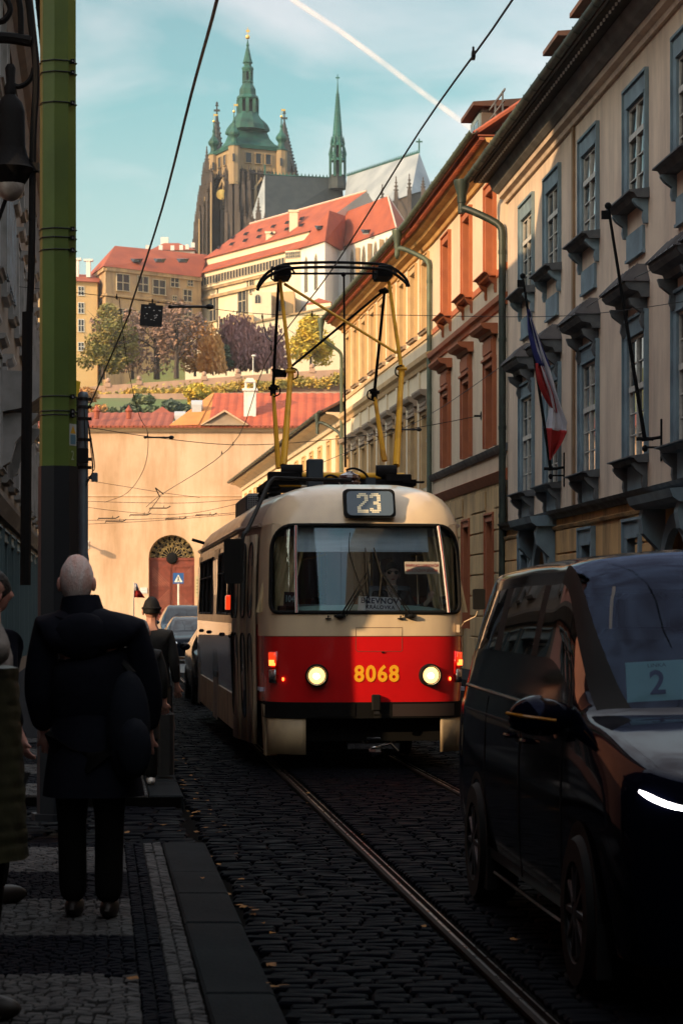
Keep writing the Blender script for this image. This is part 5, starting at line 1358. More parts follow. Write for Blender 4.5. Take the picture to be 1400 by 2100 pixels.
# choir roof: sunlight and sheen put into the pale slate tone
ze = GZ(440, YC - 40)
rC, rD = (GX(712, YC - 6), YC - 6, GZ(361, YC - 6)), (GX(859, YC - 50), YC - 50, GZ(313, YC - 50))
eL, eR, eE = (GX(700, YC - 28), YC - 28, GZ(452, YC - 28)), (GX(842, YC - 66), YC - 66, GZ(398, YC - 66)), (GX(886, YC - 54), YC - 54, GZ(386, YC - 54))
g = MB(); g.add([eL, eR, rD, rC], [(0, 1, 2, 3)]); g.add([eR, eE, rD], [(0, 1, 2)]); bk2 = (eE[0], eE[1] + 30, eE[2]); g.add([eE, bk2, rD], [(0, 1, 2)]); g.add([rC, rD, bk2, (eL[0], eL[1] + 45, eL[2])], [(0, 1, 2, 3)]); wobj(g, 'choir_roof', M['k_slate_lit'], kat)
g = MB(); g.hull([(eL[0], eL[1] + 1, 68), (eR[0], eR[1] + 1, 68), (eE[0], eE[1] + 1, 68), (eE[0], eE[1] + 30, 68), (eL[0], eL[1] + 40, 68)], [(eL[0], eL[1] + 1, eL[2]), (eR[0], eR[1] + 1, eR[2]), (eE[0], eE[1] + 1, eE[2]), (eE[0], eE[1] + 30, eE[2]), (eL[0], eL[1] + 40, eL[2])]); wobj(g, 'choir_wall', M['k_stone'], kat)
# cresting on ridges
q = MB()
for (a, b) in ((rA, rB), (rC, rD)):
    a, b = Vector(a), Vector(b); n_ = int((b - a).length / 1.15)
    q.tube([a, b], .22, 4)
    for k in range(n_): p = a.lerp(b, k / n_); q.add([(p.x - .32, p.y, p.z), (p.x + .32, p.y, p.z), (p.x + .12, p.y, p.z + .7), (p.x, p.y, p.z + 1.1), (p.x - .12, p.y, p.z + .7)], [(0, 1, 2, 3, 4)])
wobj(q, 'ridge_cresting', M['k_copper'], kat)
q = MB(); q.tube([rD, (rD[0], rD[1], rD[2] + 4)], .22, 5); q.box(rD[0] - .9, rD[0] + .9, rD[1] - .15, rD[1] + .15, rD[2] + 2.9, rD[2] + 3.3); q.tube([rA, (rA[0], rA[1], rA[2] + 3)], .3, 5); wobj(q, 'roof_cross', M['k_copper'], kat)
# choir pinnacles with flying buttresses
for px, yt, yb2 in ((728, 430, 470), (755, 405, 452), (783, 386, 440), (811, 370, 425), (838, 365, 420), (866, 372, 410), (883, 380, 415)):
    Yc = YC - 34 - (px - 700) * .26; x = GX(px, Yc); pinn(x, Yc - 4, GZ(yb2, Yc), GZ(yt, Yc), .55); q = MB(); q.box(x - .5, x + .5, Yc - 5, Yc - 3, 68, GZ(yb2 - 2, Yc)); wobj(q, 'buttress', M['k_stone'], kat)
    q = MB(); q.tube([(x, Yc - 3, GZ(yb2, Yc)), (x, Yc, GZ(yb2, Yc) + 2.2), (x + .5, Yc + 5, GZ(yb2, Yc) + 4)], .3, 4); wobj(q, 'flying_buttress', M['k_stone'], kat)
for px, yt, yb2 in ((512, 430, 468), (530, 408, 462), (543, 440, 468), (552, 442, 468), (518, 440, 470)): Yc = YC - 26; pinn(GX(px, Yc), Yc, GZ(yb2, Yc), GZ(yt, Yc), .5 if px != 530 else .8)
q = MB()
for k in range(12): x = GX(508 + 4.5 * k, YC - 26); q.tube([(x, YC - 26, GZ(462, YC - 26)), (x, YC - 26, GZ(450, YC - 26))], .2, 4)
q.box(GX(506, YC - 26), GX(562, YC - 26), YC - 26.3, YC - 25.7, GZ(451, YC - 26), GZ(449, YC - 26)); q.box(GX(506, YC - 26), GX(562, YC - 26), YC - 26.5, YC - 22, 80, GZ(462, YC - 26)); wobj(q, 'parapet', M['k_stone'], kat)
# crossing fleche
fx, fy = GX(692, YC - 2), YC - 2; zf = lambda py: GZ(py, YC - 2); r6 = lambda p: p / 6.73
q = MB(); q.lathe([(r6(19), zf(388)), (r6(17), zf(366)), (r6(17.5), zf(360)), (r6(9), zf(358)), (r6(8), zf(295))], 8, c=(fx, fy)); wobj(q, 'fleche_base', M['k_slate'], kat)
for k in range(8):
    a = math.pi / 8 + 2 * math.pi * k / 8
    q = MB(); x, y = fx + r6(16) * math.cos(a), fy + r6(16) * math.sin(a); q.box(x - .4, x + .4, y - .4, y + .4, zf(364), zf(318)); q.lathe([(.6, zf(318)), (.05, zf(302))], 4, c=(x, y)); wobj(q, 'fleche_pier', M['k_copper'], kat)
    q = MB(); x, y = fx + r6(13) * math.cos(a), fy + r6(13) * math.sin(a); q.box(x - .35, x + .35, y - .35, y + .35, zf(330), zf(296)); q.lathe([(.5, zf(296)), (.05, zf(280))], 4, c=(x, y)); wobj(q, 'fleche_pier', M['k_copper'], kat)
q = MB(); q.lathe([(r6(17), zf(331)), (r6(17), zf(327)), (r6(13), zf(325))], 8, c=(fx, fy)); q.lathe([(r6(14), zf(300)), (r6(14), zf(297)), (r6(11), zf(292)), (r6(9.5), zf(280)), (r6(1.8), zf(185)), (.15, zf(170))], 8, c=(fx, fy))
for k in range(16):
    z = zf(285) + (zf(190) - zf(285)) * k / 16; r = r6(10 - 8 * k / 16)
    for a in range(8): an = math.pi / 8 + a * math.pi / 4; q.box(fx + math.cos(an) * r - .18, fx + math.cos(an) * r + .18, fy + math.sin(an) * r - .18, fy + math.sin(an) * r + .18, z, z + .5)
q.tube([(fx, fy, zf(172)), (fx, fy, zf(152))], .12, 4); q.box(fx - .6, fx + .6, fy - .1, fy + .1, zf(161), zf(158)); wobj(q, 'fleche', mat('bright_copper', (.015, .14, .13), (.01, .08, .08), scale=.3, rough=.6), kat)

# ================================================================ trees and shrubs
def leafmat(name, a, b, c=None):
    m, nt, bs = newmat(name); L = nt.links.new; N = nt.nodes.new
    tc = N('ShaderNodeTexCoord'); n_ = N('ShaderNodeTexNoise'); n_.inputs['Scale'].default_value = .5; n_.inputs['Detail'].default_value = 6; L(tc.outputs['Object'], n_.inputs[0])
    r = N('ShaderNodeValToRGB'); L(n_.outputs[0], r.inputs[0]); r.color_ramp.elements[0].position = .35; r.color_ramp.elements[0].color = (*a, 1); r.color_ramp.elements[1].position = .65; r.color_ramp.elements[1].color = (*b, 1)
    L(r.outputs[0], bs.inputs['Base Color']); bs.inputs['Roughness'].default_value = .8
    return m
m_bark = mat('bark', (.045, .035, .035), (.08, .06, .055), scale=1.5, rough=.95)
def tree(label, px, pyb, Yt, h, rx, leaf, n=2200, ls=.36, form='round', seed=1, group=None, trunk=.35, dens=1.0, name='broadleaf_tree'):
    r_ = random.Random(seed)
    t = thing(name, label, 'tree', (GX(px, Yt), Yt, GZ(pyb, Yt)), group=group)
    g = MB(); lean = r_.uniform(-.05, .05) * h
    tips = []
    g.tube(catmull([(0, 0, 0), (lean * .3, 0, h * .3), (lean, 0, h * .62), (lean * 1.2, 0, h * .85)], 3), [h * .028 * (1 - .8 * k / 9) * (trunk / .35) for k in range(10)], 6)
    for k in range(9):
        a = r_.uniform(0, 6.28); z0 = h * r_.uniform(.22, .6); le = rx * r_.uniform(.5, .95)
        e = Vector((lean + math.cos(a) * le, math.sin(a) * le, z0 + h * r_.uniform(.1, .32))); m_ = Vector((math.cos(a) * le * .4, math.sin(a) * le * .4, z0 + h * .1))
        pts = catmull([(lean * z0 / h, 0, z0), m_, e], 3); g.tube(pts, [h * .012 * (1 - .75 * i / 6) for i in range(7)], 5); tips.append(e)
        for j in range(3):
            e2 = e + Vector((r_.uniform(-1, 1), r_.uniform(-1, 1), r_.uniform(.1, 1))) * rx * .35; g.tube([pts[3 + j], e2], [h * .005, h * .001], 4); tips.append(e2)
    g.obj('trunk', m_bark, t)
    c = MB()
    blobs = []
    nb = 16
    for k in range(nb):
        a = r_.uniform(0, 6.28); q = r_.uniform(0, 1)
        if form == 'cone': zc = h * (.22 + .72 * q); rr = rx * (1 - .85 * q) * r_.uniform(.3, .8)
        elif form == 'weep': zc = h * (.35 + .5 * q); rr = rx * (1 - .55 * q) * r_.uniform(.4, .9)
        else: zc = h * (.16 + .70 * q); rr = rx * math.sqrt(max(.05, 1 - (2 * q - 1) ** 2)) * r_.uniform(.35, .85)
        blobs.append((Vector((lean + rr * math.cos(a), rr * math.sin(a), zc)), rx * r_.uniform(.28, .5) * (1 if form != 'cone' else (1.15 - .7 * q))))
    if form != 'weep': blobs.append((Vector((lean, 0, h * .9)), rx * .28))
    if dens < .6: blobs += [(tp_, rx * .25) for tp_ in tips[:12]]
    for k in range(int(n * dens * 1.5)):
        b, br = r_.choice(blobs); d = Vector((r_.gauss(0, 1), r_.gauss(0, 1), r_.gauss(0, 1))).normalized() * br * (r_.random() ** .35)
        if form == 'weep': d.z = d.z * 1.3 - r_.random() * h * .25; 
        p = b + d
        if p.z < h * .08: p.z = h * .08 + r_.random()
        s = ls * r_.uniform(.6, 1.4)
        u = Vector((r_.gauss(0, 1), r_.gauss(0, 1), r_.gauss(0, 1))).normalized(); v = u.orthogonal().normalized()
        if form == 'weep': u = (u * .4 + Vector((0, 0, -1))).normalized(); v = u.orthogonal().normalized(); s *= 1.1
        w_ = s * .55
        c.quad(p - u * s - v * w_ * .3, p - v * w_, p + u * s, p + v * w_)
    c.obj('crown', leaf, t)
    return t
lg = leafmat('olive_leaves', (.15, .15, .035), (.30, .22, .06)); lb = leafmat('brown_purple_leaves', (.20, .12, .10), (.30, .18, .12))
lo_ = leafmat('orange_leaves', (.52, .25, .07), (.36, .18, .06)); lp = leafmat('purple_leaves', (.30, .14, .12), (.20, .10, .11)); ly = leafmat('yellow_leaves', (.68, .46, .04), (.42, .34, .05)); ld = leafmat('dark_leaves', (.05, .075, .05), (.10, .13, .08))
tree('olive-green autumn tree at the left end of the castle terrace', 212, 778, 415, 13.5, 6, lg, seed=2, n=3200)
tree('thin brown autumn tree left of the forked bare tree', 272, 778, 425, 13, 5.5, lb, seed=3, n=2400, dens=.55)
tree('nearly bare forked tree with grey-purple twigs in front of the stone wing', 322, 778, 418, 14, 6.5, lb, seed=4, n=2400, dens=.3, trunk=.6)
tree('bare dark-stemmed tree with sparse brown leaves left of the orange tree', 362, 776, 412, 13.5, 5.5, lb, seed=5, n=2400, dens=.35, trunk=.5)
tree('orange-leaved tree against the cream bastion wall', 400, 772, 425, 10.5, 5, lo_, seed=6, n=2000, dens=.8)
tree('small drooping orange tree left of the large purple weeping tree', 437, 770, 410, 7, 3.2, lo_, seed=7, n=1700, form='weep')
tree('large purple weeping beech below the annexes', 492, 768, 418, 10.5, 5.2, lp, seed=8, n=3800, form='weep')
tree('lower purple weeping beech behind the pantograph', 548, 766, 420, 8, 4.4, lp, seed=9, n=2200, form='weep')
tree('bright yellow autumn tree seen through the pantograph', 637, 756, 410, 9.3, 5.4, ly, seed=10, n=4200, form='cone')
tree('dark evergreen bush between the two drooping trees', 464, 770, 414, 5.5, 1.6, ld, seed=11, n=900, form='cone', name='evergreen_tree')
tree('round yellow-green tree on the slope above the tiled roof', 404, 838, 385, 4.0, 2.2, ly, seed=12, n=1500)
lgg = leafmat('green_leaves', (.08, .12, .06), (.18, .19, .08)); 
k = 0
for px, py, h_, r_2, lm, lb_ in ((232, 852, 3, 2.2, lgg, 'mid-green shrub low on the left of the slope'), (268, 848, 3.4, 2.4, ld, 'dark shrub left of the small red gable'), (312, 850, 3, 2.4, lgg, 'grey-green shrub beside the small red gable'), (350, 842, 3.6, 2.6, ld, 'dark shrub left of the round yellow tree'), (378, 844, 2.6, 2.2, ld, 'low dark shrub touching the round yellow tree'), (440, 836, 2.0, 2.4, lgg, 'low green shrub right of the round yellow tree'), (590, 828, 2, 3.0, lgg, 'wide grey-green shrub behind the pantograph legs'), (290, 822, 2, 2.6, lgg, 'flat green shrub high on the left slope'), (470, 822, 1.6, 2.6, lgg, 'flat green shrub left of the white chimney'), (200, 850, 3.4, 2.4, lo_, 'russet shrub at the left end of the slope'), (178, 820, 4.2, 2.6, lo_, 'tall russet shrub above the grey pole')):
    tree(lb_, px, py + 6, 380, h_ * .5, r_2 * .8, lm, n=900, seed=30 + k, name='shrub', ls=.35)['category'] = 'shrub'; k += 1
# creeper and flowers over the terrace: uncountable
g = MB(); r_ = random.Random(5)
for k in range(5200):
    px = r_.uniform(196, 760); base = tpy(px); y_ = 400.5; z = GZ(base + 22 + r_.gauss(0, 5.0) + 3 * math.sin(px * .06), y_); p = Vector((GX(px, y_), y_ + r_.uniform(-.8, .5), z)); s = r_.uniform(.15, .42)
    u = Vector((r_.gauss(0, 1), r_.gauss(0, .4), r_.gauss(0, 1))).normalized(); v = u.orthogonal().normalized(); g.quad(p - u * s, p - v * s * .6, p + u * s, p + v * s * .6)
o = g.obj('terrace_creeper', leafmat('creeper_leaves', (.60, .36, .05), (.28, .26, .07))); stuff(tag(o, 'yellow-orange creeper growing along the foot of the terrace wall', 'creeper'))
g = MB()
for k in range(9000):
    y_ = r_.uniform(362, 398.5); x = GX(r_.uniform(150, 740), y_); z = hillz(y_) + .3 + mnoise.noise(Vector((x * .03, y_ * .03, 0))) * 1.2; p = Vector((x, y_, z)); s = r_.uniform(.2, .5)
    u = Vector((r_.gauss(0, 1), r_.gauss(0, 1), r_.gauss(0, .6))).normalized(); v = u.orthogonal().normalized(); g.quad(p - u * s, p - v * s * .6, p + u * s, p + v * s * .6)
o = g.obj('hillside_ground_cover', leafmat('slope_leaves', (.06, .24, .025), (.20, .24, .06))); stuff(tag(o, 'green ground cover on the slope below the terrace', 'ground cover'))
# small red gable roof among the shrubs and lamp post
t = thing('garden_house', 'small building with a pointed red roof just above the faded tiled roof', 'building', (GX(333, 200), 200, 6))
g = MB(); x = GX(333, 200); zt_, zb_ = GZ(834, 200), GZ(862, 200); g.hull([(x - 1.6, 198, zb_), (x + 1.6, 198, zb_), (x + 1.6, 204, zb_), (x - 1.6, 204, zb_)], [(x - .02, 200, zt_), (x + .02, 200, zt_), (x + .02, 202, zt_), (x - .02, 202, zt_)]); wobj(g, 'roof', m_tile_p, t)
g = MB(); g.box(x - 1.4, x + 1.4, 198.4, 203.6, 0, zb_); wobj(g, 'wall', M['c_white'], t)
t = thing('park_lamp', 'slim white lamp post in front of the purple weeping tree', 'lamp', (GX(519, 403.5), 403.5, GZ(768, 403.5)))
g = MB(); g.tube([(0, 0, 0), (0, 0, 3.2)], .09, 6); g.obj('post', M['white'], t); g = MB(); g.ell((.1, 0, 3.3), (.4, .3, .2), 8, 6); g.obj('lamp_head', M['white'], t)
# ================================================================ left side of the street and the canyon behind the camera
def lframe(name, label, Yfar): return thing(name, label, 'building', (leftfac(Yfar), Yfar, 0), math.atan2(-1, .1056))
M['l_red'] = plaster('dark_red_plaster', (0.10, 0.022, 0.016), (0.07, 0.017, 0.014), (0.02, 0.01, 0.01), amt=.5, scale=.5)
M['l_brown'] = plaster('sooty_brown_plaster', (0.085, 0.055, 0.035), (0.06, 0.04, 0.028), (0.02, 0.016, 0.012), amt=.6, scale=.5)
M['l_trim'] = mat('pale_window_trim', (0.30, 0.28, 0.27), (0.2, 0.19, 0.18), scale=2, rough=.8)
M['l_white'] = mat('white_stucco_trim', (.75, .72, .68), rough=.8)
M['l_teal'] = mat('grey_teal_band', (0.08, 0.12, 0.13), rough=.8)
def left_house(label, Ya, Yb, H, wallm, depth, sp=3.6, floors=(4.4, 8.2, 11.8), shop=True, trim='l_trim'):
    b = lframe('street_house', label, Yb); L = (Yb - Ya) * 1.0056
    n = int(L / sp); rects = []; off = (L - n * sp) / 2
    for k in range(n):
        s = off + sp * (k + .5)
        for z in floors:
            if z + 2.2 < H: rects.append((s - .6, s + .6, z, z + 2.0))
        if shop: rects.append((s - 1.2, s + 1.2, .5, 3.1))
    wall_holes(0, L, 0, H, rects, .25).obj('wall', wallm, b)
    MB().box(0, L, -depth, -.3, 0, H).obj('inner_block', wallm, b)
    for r in rects:
        w_, h_ = r[1] - r[0], r[3] - r[2]; s = (r[0] + r[1]) / 2
        if h_ > 2.3: window(b, s, r[2], w_, h_, rows=(1,), cols=2, surround=(.12, .05, 'l_teal', .2))
        else: window(b, s, r[2], w_, h_, rows=(2, 1), split=(.66,), surround=(.2, .07, trim, .22), sill=(1.7, .2, .1, trim, None), hood=(2.35, 1.7, .25, .18, trim, 0) if r[2] < 9 else None)
    cornice(b, 0, L, [(0, H - .9), (.1, H - .9), (.2, H - .6), (.35, H - .5), (.6, H - .2), (.6, H), (0, H)], M['l_brown'])
    cornice(b, 0, L, [(0, 3.5), (.12, 3.5), (.25, 3.75), (.25, 3.85), (0, 3.9)], M['l_brown'], 'belt_course')
    g = MB(); g.hull([(0, .3, H + .003), (L, .3, H + .003), (L, -depth, H + .003), (0, -depth, H + .003)], [(0, -depth / 2, H + 1.2), (L, -depth / 2, H + 1.2), (L, -depth / 2 - .2, H + 1.2), (0, -depth / 2 - .2, H + 1.2)]); g.obj('roof', m_tile_dark, b)
    gutter(b, 0, L, .72, H + .02, .08, M['iron'], brk=1.5)
    return b
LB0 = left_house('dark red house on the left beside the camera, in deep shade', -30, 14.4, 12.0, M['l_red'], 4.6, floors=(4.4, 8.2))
M['l_pale'] = plaster('pale_pink_plaster', (.50, .22, .16), (.42, .17, .12), (.2, .1, .08), amt=.4, scale=.5)
LB1 = left_house('tall brick-red house with white trims at the left edge before the green pole', 20.4, 38.1, 16.6, M['l_pale'], 9, trim='l_white')
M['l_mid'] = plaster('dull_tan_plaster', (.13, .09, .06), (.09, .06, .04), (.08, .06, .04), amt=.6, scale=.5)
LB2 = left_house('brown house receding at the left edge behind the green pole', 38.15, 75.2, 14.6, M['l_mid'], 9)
# balcony on the brown house
s = (75.2 - 48.6)
t = MB(); t.extr([(0, 5.7), (.5, 5.8), (.85, 6.05), (.9, 6.35), (.95, 6.5), (0, 6.55)], s - 2.4, s + 2.4); bal = t.obj('balcony', M['l_trim'], LB2)
t = MB(); t.extr([(0, 4.6), (.2, 4.7), (.3, 5.1), (.7, 5.6), (.75, 5.7), (0, 5.7)], s - 2.2, s - 1.8); t.obj('balcony_bracket', M['l_trim'], bal); t = MB(); t.extr([(0, 4.6), (.2, 4.7), (.3, 5.1), (.7, 5.6), (.75, 5.7), (0, 5.7)], s + 1.8, s + 2.2); t.obj('balcony_bracket', M['l_trim'], bal)
t = MB()
for k in range(22): x = s - 2.3 + k * .22; t.box(x, x + .025, .86, .885, 4.0, 5.2)
t.box(s - 2.35, s + 2.35, .85, .89, 5.2, 5.25); t.box(s - 2.35, s + 2.35, .85, .89, 3.95, 4.0); t.obj('railing', M['iron'], LB2)
# grey-blue shutters strip on the brown house (pale boarded bay)
t = MB()
for k in range(10): x = 75.2 - 52 + k * .55; t.box(x, x + .3, 0.001, .12, 8.6, 12.6)
t.obj('shutter_boards', mat('grey_blue_boards', (.16, .20, .24), (.10, .10, .10), scale=3, rough=.7), LB2)
# houses off frame: added sun-blocking yard house behind the alley, canyon behind the camera, right-hand block beside it
def plain_house(label, pts, H, m_, nwin=4, h0=0):
    t = thing('street_house', label, 'building', (pts[0][0], pts[0][1], 0))
    wobj(block(pts, 0, H), 'wall', m_, t)
    cx = sum(p[0] for p in pts) / 4; cy = sum(p[1] for p in pts) / 4
    g = MB(); g.hull([(cx + (p[0] - cx) * 1.04, cy + (p[1] - cy) * 1.04, H + .002) for p in pts], [(cx + (p[0] - cx) * .5, cy + (p[1] - cy) * .5, H + .9) for p in pts]); wobj(g, 'roof', m_tile_dark, t)
    return t
cc = Vector((-15.8, 10.4)); ax = Vector((.643, -.766)); bx = Vector((.766, .643))
pl = [cc + ax * 9 + bx * 1, cc - ax * 7 + bx * 1, cc - ax * 7 - bx * 5, cc + ax * 9 - bx * 5]
plain_house('low unseen house added behind the side alley on the left to keep sun off the road', [(p.x, p.y) for p in pl], 7.3, M['l_brown'])
plain_house('house closing the street behind the camera', [(14, -62), (-10, -62), (-10, -74), (14, -74)], 7.5, M['l_brown'])
R0 = thing('street_house', 'dark brown house on the right beside the camera, outside the picture', 'building', (5.0, -30, 0), math.atan2(1, -.0))
wall_holes(0, 57, 0, 13.4, [(2 + 4 * k, 3.2 + 4 * k, z, z + 2) for k in range(13) for z in (1.5, 5.5)], .25).obj('wall', plaster('tan_plaster', (.20, .15, .10), (.15, .11, .08), (.15, .1, .07)), R0)
MB().box(0, 57, -7, -.3, 0, 13.4).obj('inner_block', M['l_brown'], R0)
for k in range(13):
    for z in (1.5, 5.5): window(R0, 2.6 + 4 * k, z, 1.2, 2.0, rows=(2, 1), split=(.66,), surround=(.2, .07, 'l_trim', .22), sill=(1.7, .2, .1, 'l_trim', None))

# ================================================================ poles, lantern, wires
m_green = mat('green_pole_paint', (0.12, 0.185, 0.035), (0.09, 0.145, 0.03), scale=2.5, rough=.42, bump=.1, bscale=20)
m_navy = mat('dark_navy_pole_base', (.008, .011, .016), rough=.5)
gp = thing('tram_pole', 'thick octagonal green pole with a dark base and wire bands in the left foreground', 'pole', (-2.10, 17, ZP))
R8 = .137
def oct_(z, r): return [(r * math.cos(math.pi / 8 + k * math.pi / 4 + .32), r * math.sin(math.pi / 8 + k * math.pi / 4 + .32), z) for k in range(8)]
g = MB(); zj = GZ(957, 17) - ZP
g.hull(oct_(zj - .1, R8 + .002), oct_(9.5, R8 - .008)); g.obj('pole_shaft', m_green, gp)
g = MB(); g.hull(oct_(0.05, R8 + .022), oct_(zj, R8 + .010)); g.hull(oct_(0, .2), oct_(.05, .2)); g.obj('pole_base', m_navy, gp)
for py in (131, 154, 216, 473, 491, 516, 815, 845, 853):
    z = GZ(py, 17) - ZP
    g = MB(); g.tube([(*p[:2], z) for p in oct_(z, R8 + .004)], .0045, 5, closed=True); g.box(.105, .135, -.10, -.07, z - .018, z + .014); g.tube([(.12, -.10, z), (.125, -.13, z - .02)], .007, 5); g.obj('clamp_band', M['wire'], gp)
# sticker and number
st = MB(); z0 = GZ(915, 17) - ZP
def octface(px0, px1, za, zb, out=.004):
    # plate on the front-right face
    a = Vector(oct_(0, R8 + out)[6]); b = Vector(oct_(0, R8 + out)[7]); 
    return a, b
aa = sorted([Vector(p) for p in oct_(0, R8 + .004)], key=lambda p: -p.x)[:4]
cand = [(Vector(oct_(0, R8 + .004)[i]), Vector(oct_(0, R8 + .004)[(i + 1) % 8])) for i in range(8)]
cand.sort(key=lambda ab: -((ab[0] + ab[1]) / 2).x + (2 if ((ab[0] + ab[1]) / 2).y > -.02 else 0))
fa, fb = cand[0]
if fa.y > fb.y: fa, fb = fb, fa
lp_ = lambda t, z: fa.lerp(fb, t) + Vector((0, 0, z))
st.quad(lp_(.1, z0), lp_(.95, z0), lp_(.95, z0 + .16), lp_(.1, z0 + .16)); st.obj('warning_sticker', mat('sticker_white', (.5, .55, .55), rough=.4), gp)
off = (fb - fa).cross(Vector((0, 0, 1))).normalized() * .0015
st = MB(); st.tri(lp_(.2, z0 + .09) + off, lp_(.85, z0 + .09) + off, lp_(.52, z0 + .15) + off); st.obj('warning_triangle', mat('sticker_yellow', (.7, .4, .03), rough=.5), gp)
st = MB(); st.quad(lp_(.2, z0 + .01) + off, lp_(.85, z0 + .01) + off, lp_(.85, z0 + .08) + off, lp_(.2, z0 + .08) + off); st.obj('sticker_panel', mat('sticker_blue', (.10, .22, .3), rough=.5), gp)
ang = math.atan2(fb.y - fa.y, fb.x - fa.x)
lettering('pole_number', '2', .10, mat('stencil_grey', (.35, .42, .3), rough=.6), (fa + (fb - fa) * .45 + Vector((0, 0, GZ(936, 17) - ZP)) + off * 2), (rad(90), 0, ang), gp, sx=.8, depth=.0006)
# grey pole
yp = GX(171, 38)
gy = thing('steel_pole', 'slim grey steel pole with clamps and small boxes behind the green pole', 'pole', (yp, 38, ZP))
m_gp = mat('galvanised_paint', (.10, .13, .155), (.07, .09, .11), scale=3, rough=.45, metal=.3)
g = MB(); zt = GZ(815, 38) - ZP; g.lathe([(.10, 0), (.10, 2.4), (.083, 2.5), (.083, zt), (.09, zt), (.09, zt + .05), (.06, zt + .09)], 14); g.obj('pole_shaft', m_gp, gy, smooth=True)
for py in (822, 838, 862, 905, 945, 962): z = GZ(py, 38) - ZP; g = MB(); g.lathe([(.095, z), (.095, z + .05)], 12); g.box(-.13, -.08, -.03, .03, z, z + .05); g.box(.08, .14, -.03, .03, z, z + .05); g.obj('clamp_band', M['wire'], gy)
g = MB(); z = GZ(950, 38) - ZP; g.cbox(-.13, .10, -.22, -.09, z, z + .24, .01); g.obj('junction_box', M['rubber'], gy)
g = MB(); z = GZ(988, 38) - ZP; g.box(.09, .15, -.03, .03, z + .04, z + .09); g.cbox(.14, .24, -.06, .04, z, z + .15, .01); g.obj('camera_box', m_gp, gy)
g = MB(); 
for k in range(3): g.tube(catmull([(.09, -.06, zt - .4), (.14 + .03 * k, -.09, zt - .9 - .1 * k), (.16, -.08, zt - 1.25), (.06, -.1, zt - 1.35 - .06 * k)], 4), .008, 5)
g.tube([(.03, -.1, zt - .2), (.05, -.1, zt - .9)], .01, 5); g.obj('cable_loop', M['wire'], gy)
# yellow thing behind the pole top
t = thing('tram_stop_flag', 'small yellow panel showing behind the grey pole at roof height', 'sign', (GX(158, 60), 60, 0)); MB().tube([(0, .05, 0), (0, .05, GZ(790, 60))], .04, 6).obj('post', M['iron'], t)
g = MB(); g.hull([(-.1, -.02, GZ(815, 60)), (.04, -.02, GZ(815, 60)), (.04, .02, GZ(815, 60)), (-.1, .02, GZ(815, 60))], [(-.1, -.02, GZ(778, 60)), (.10, -.02, GZ(783, 60)), (.10, .02, GZ(783, 60)), (-.1, .02, GZ(778, 60))]); g.obj('panel', mat('yellow_panel', (.7, .45, .02), rough=.5), t)
# big wall lantern, left edge
lx, ly_ = GX(22, 21.5), 21.5
ln = thing('street_lantern', 'black cast-iron bracket lantern with a dusty white globe at the left edge', 'lamp', (lx, ly_, GZ(412, 21.5)))
z_ = lambda py: GZ(py, 21.5) - GZ(412, 21.5)
g = MB(); g.ell((0, 0, z_(380)), (.135, .135, .15), 20, 14); g.obj('globe', mat('dusty_globe', (.42, .42, .40), (.22, .20, .19), scale=9, rough=.35, lo=.3, hi=.6), ln, smooth=True)
g = MB(); g.lathe([(.135, z_(378)), (.19, z_(358)), (.23, z_(346)), (.20, z_(340)), (.16, z_(318)), (.14, z_(300)), (.135, z_(230)), (.11, z_(210)), (.05, z_(195)), (.06, z_(180)), (.04, z_(170)), (.05, z_(140)), (.03, z_(132))], 18); g.obj('hood', M['iron'], ln, smooth=True)
g = MB()
g.tube(catmull([(-.9, .2, z_(-60)), (-.2, .1, z_(-80)), (.12, 0, z_(-30)), (.2, 0, z_(60)), (.24, 0, z_(160)), (.21, 0, z_(300)), (.20, .0, z_(520)), (.18, 0, z_(640))], 5), .035, 8)
g.tube(catmull([(-.9, .1, z_(40)), (-.35, .05, z_(70)), (0, 0, z_(78)), (.2, 0, z_(85))], 4), .055, 8)
g.tube(catmull([(0, 0, z_(170)), (.08, 0, z_(178)), (.18, 0, z_(165)), (.22, 0, z_(140))], 4), .025, 6)
g.tube(catmull([(-.05, 0, z_(-40)), (.08, 0, z_(0)), (.1, 0, z_(75))], 4), .03, 6)
g.tube(catmull([(-.3, 0, z_(20)), (-.1, 0, z_(45)), (0, 0, z_(20)), (-.08, 0, z_(-10)), (-.2, 0, z_(0))], 4), .03, 6)
g.box(.16, .27, -.05, .05, z_(352), z_(335)); g.obj('scroll_bracket', M['iron'], ln, smooth=True)
g = MB()
g.tube([(-.35, 0, z_(600)), (.05, 0, z_(350))], .02, 6); g.tube([(.16, .0, z_(640)), (.14, 0, z_(1200))], .05, 8)
g.obj('down_rod', M['iron'], ln)

def wire(name, label, pts, r, cat='wire', parts=None, group=None, smooth=6):
    pts = [Vector(p) for p in pts]; o = pts[0].copy(); t = thing(name, label, cat, o, group=group)
    q = catmull(pts, smooth) if smooth > 1 and len(pts) > 2 else pts
    MB().tube([p - o for p in q], r, 6).obj('strand', M['wire'], t)
    for (p, kind) in (parts or []):
        g = MB(); p = Vector(p) - o
        if kind == 'clamp': g.box(p.x - .014, p.x + .014, p.y - .05, p.y + .05, p.z - .02, p.z + .03); g.tube([(p.x, p.y, p.z + .02), (p.x, p.y, p.z + .07)], .009, 5)
        elif kind == 'insul': g.tube([(p.x - .3, p.y, p.z), (p.x + .3, p.y, p.z)], .022, 8); g.ell((p.x - .33, p.y, p.z), (.045, .035, .035), 8, 6); g.ell((p.x + .33, p.y, p.z), (.07, .05, .05), 8, 6)
        g.obj('clamp' if kind == 'clamp' else 'insulator', M['wire'], t)
    return t
trk = lambda Y: railX(Y) + .72
cz = 5.82
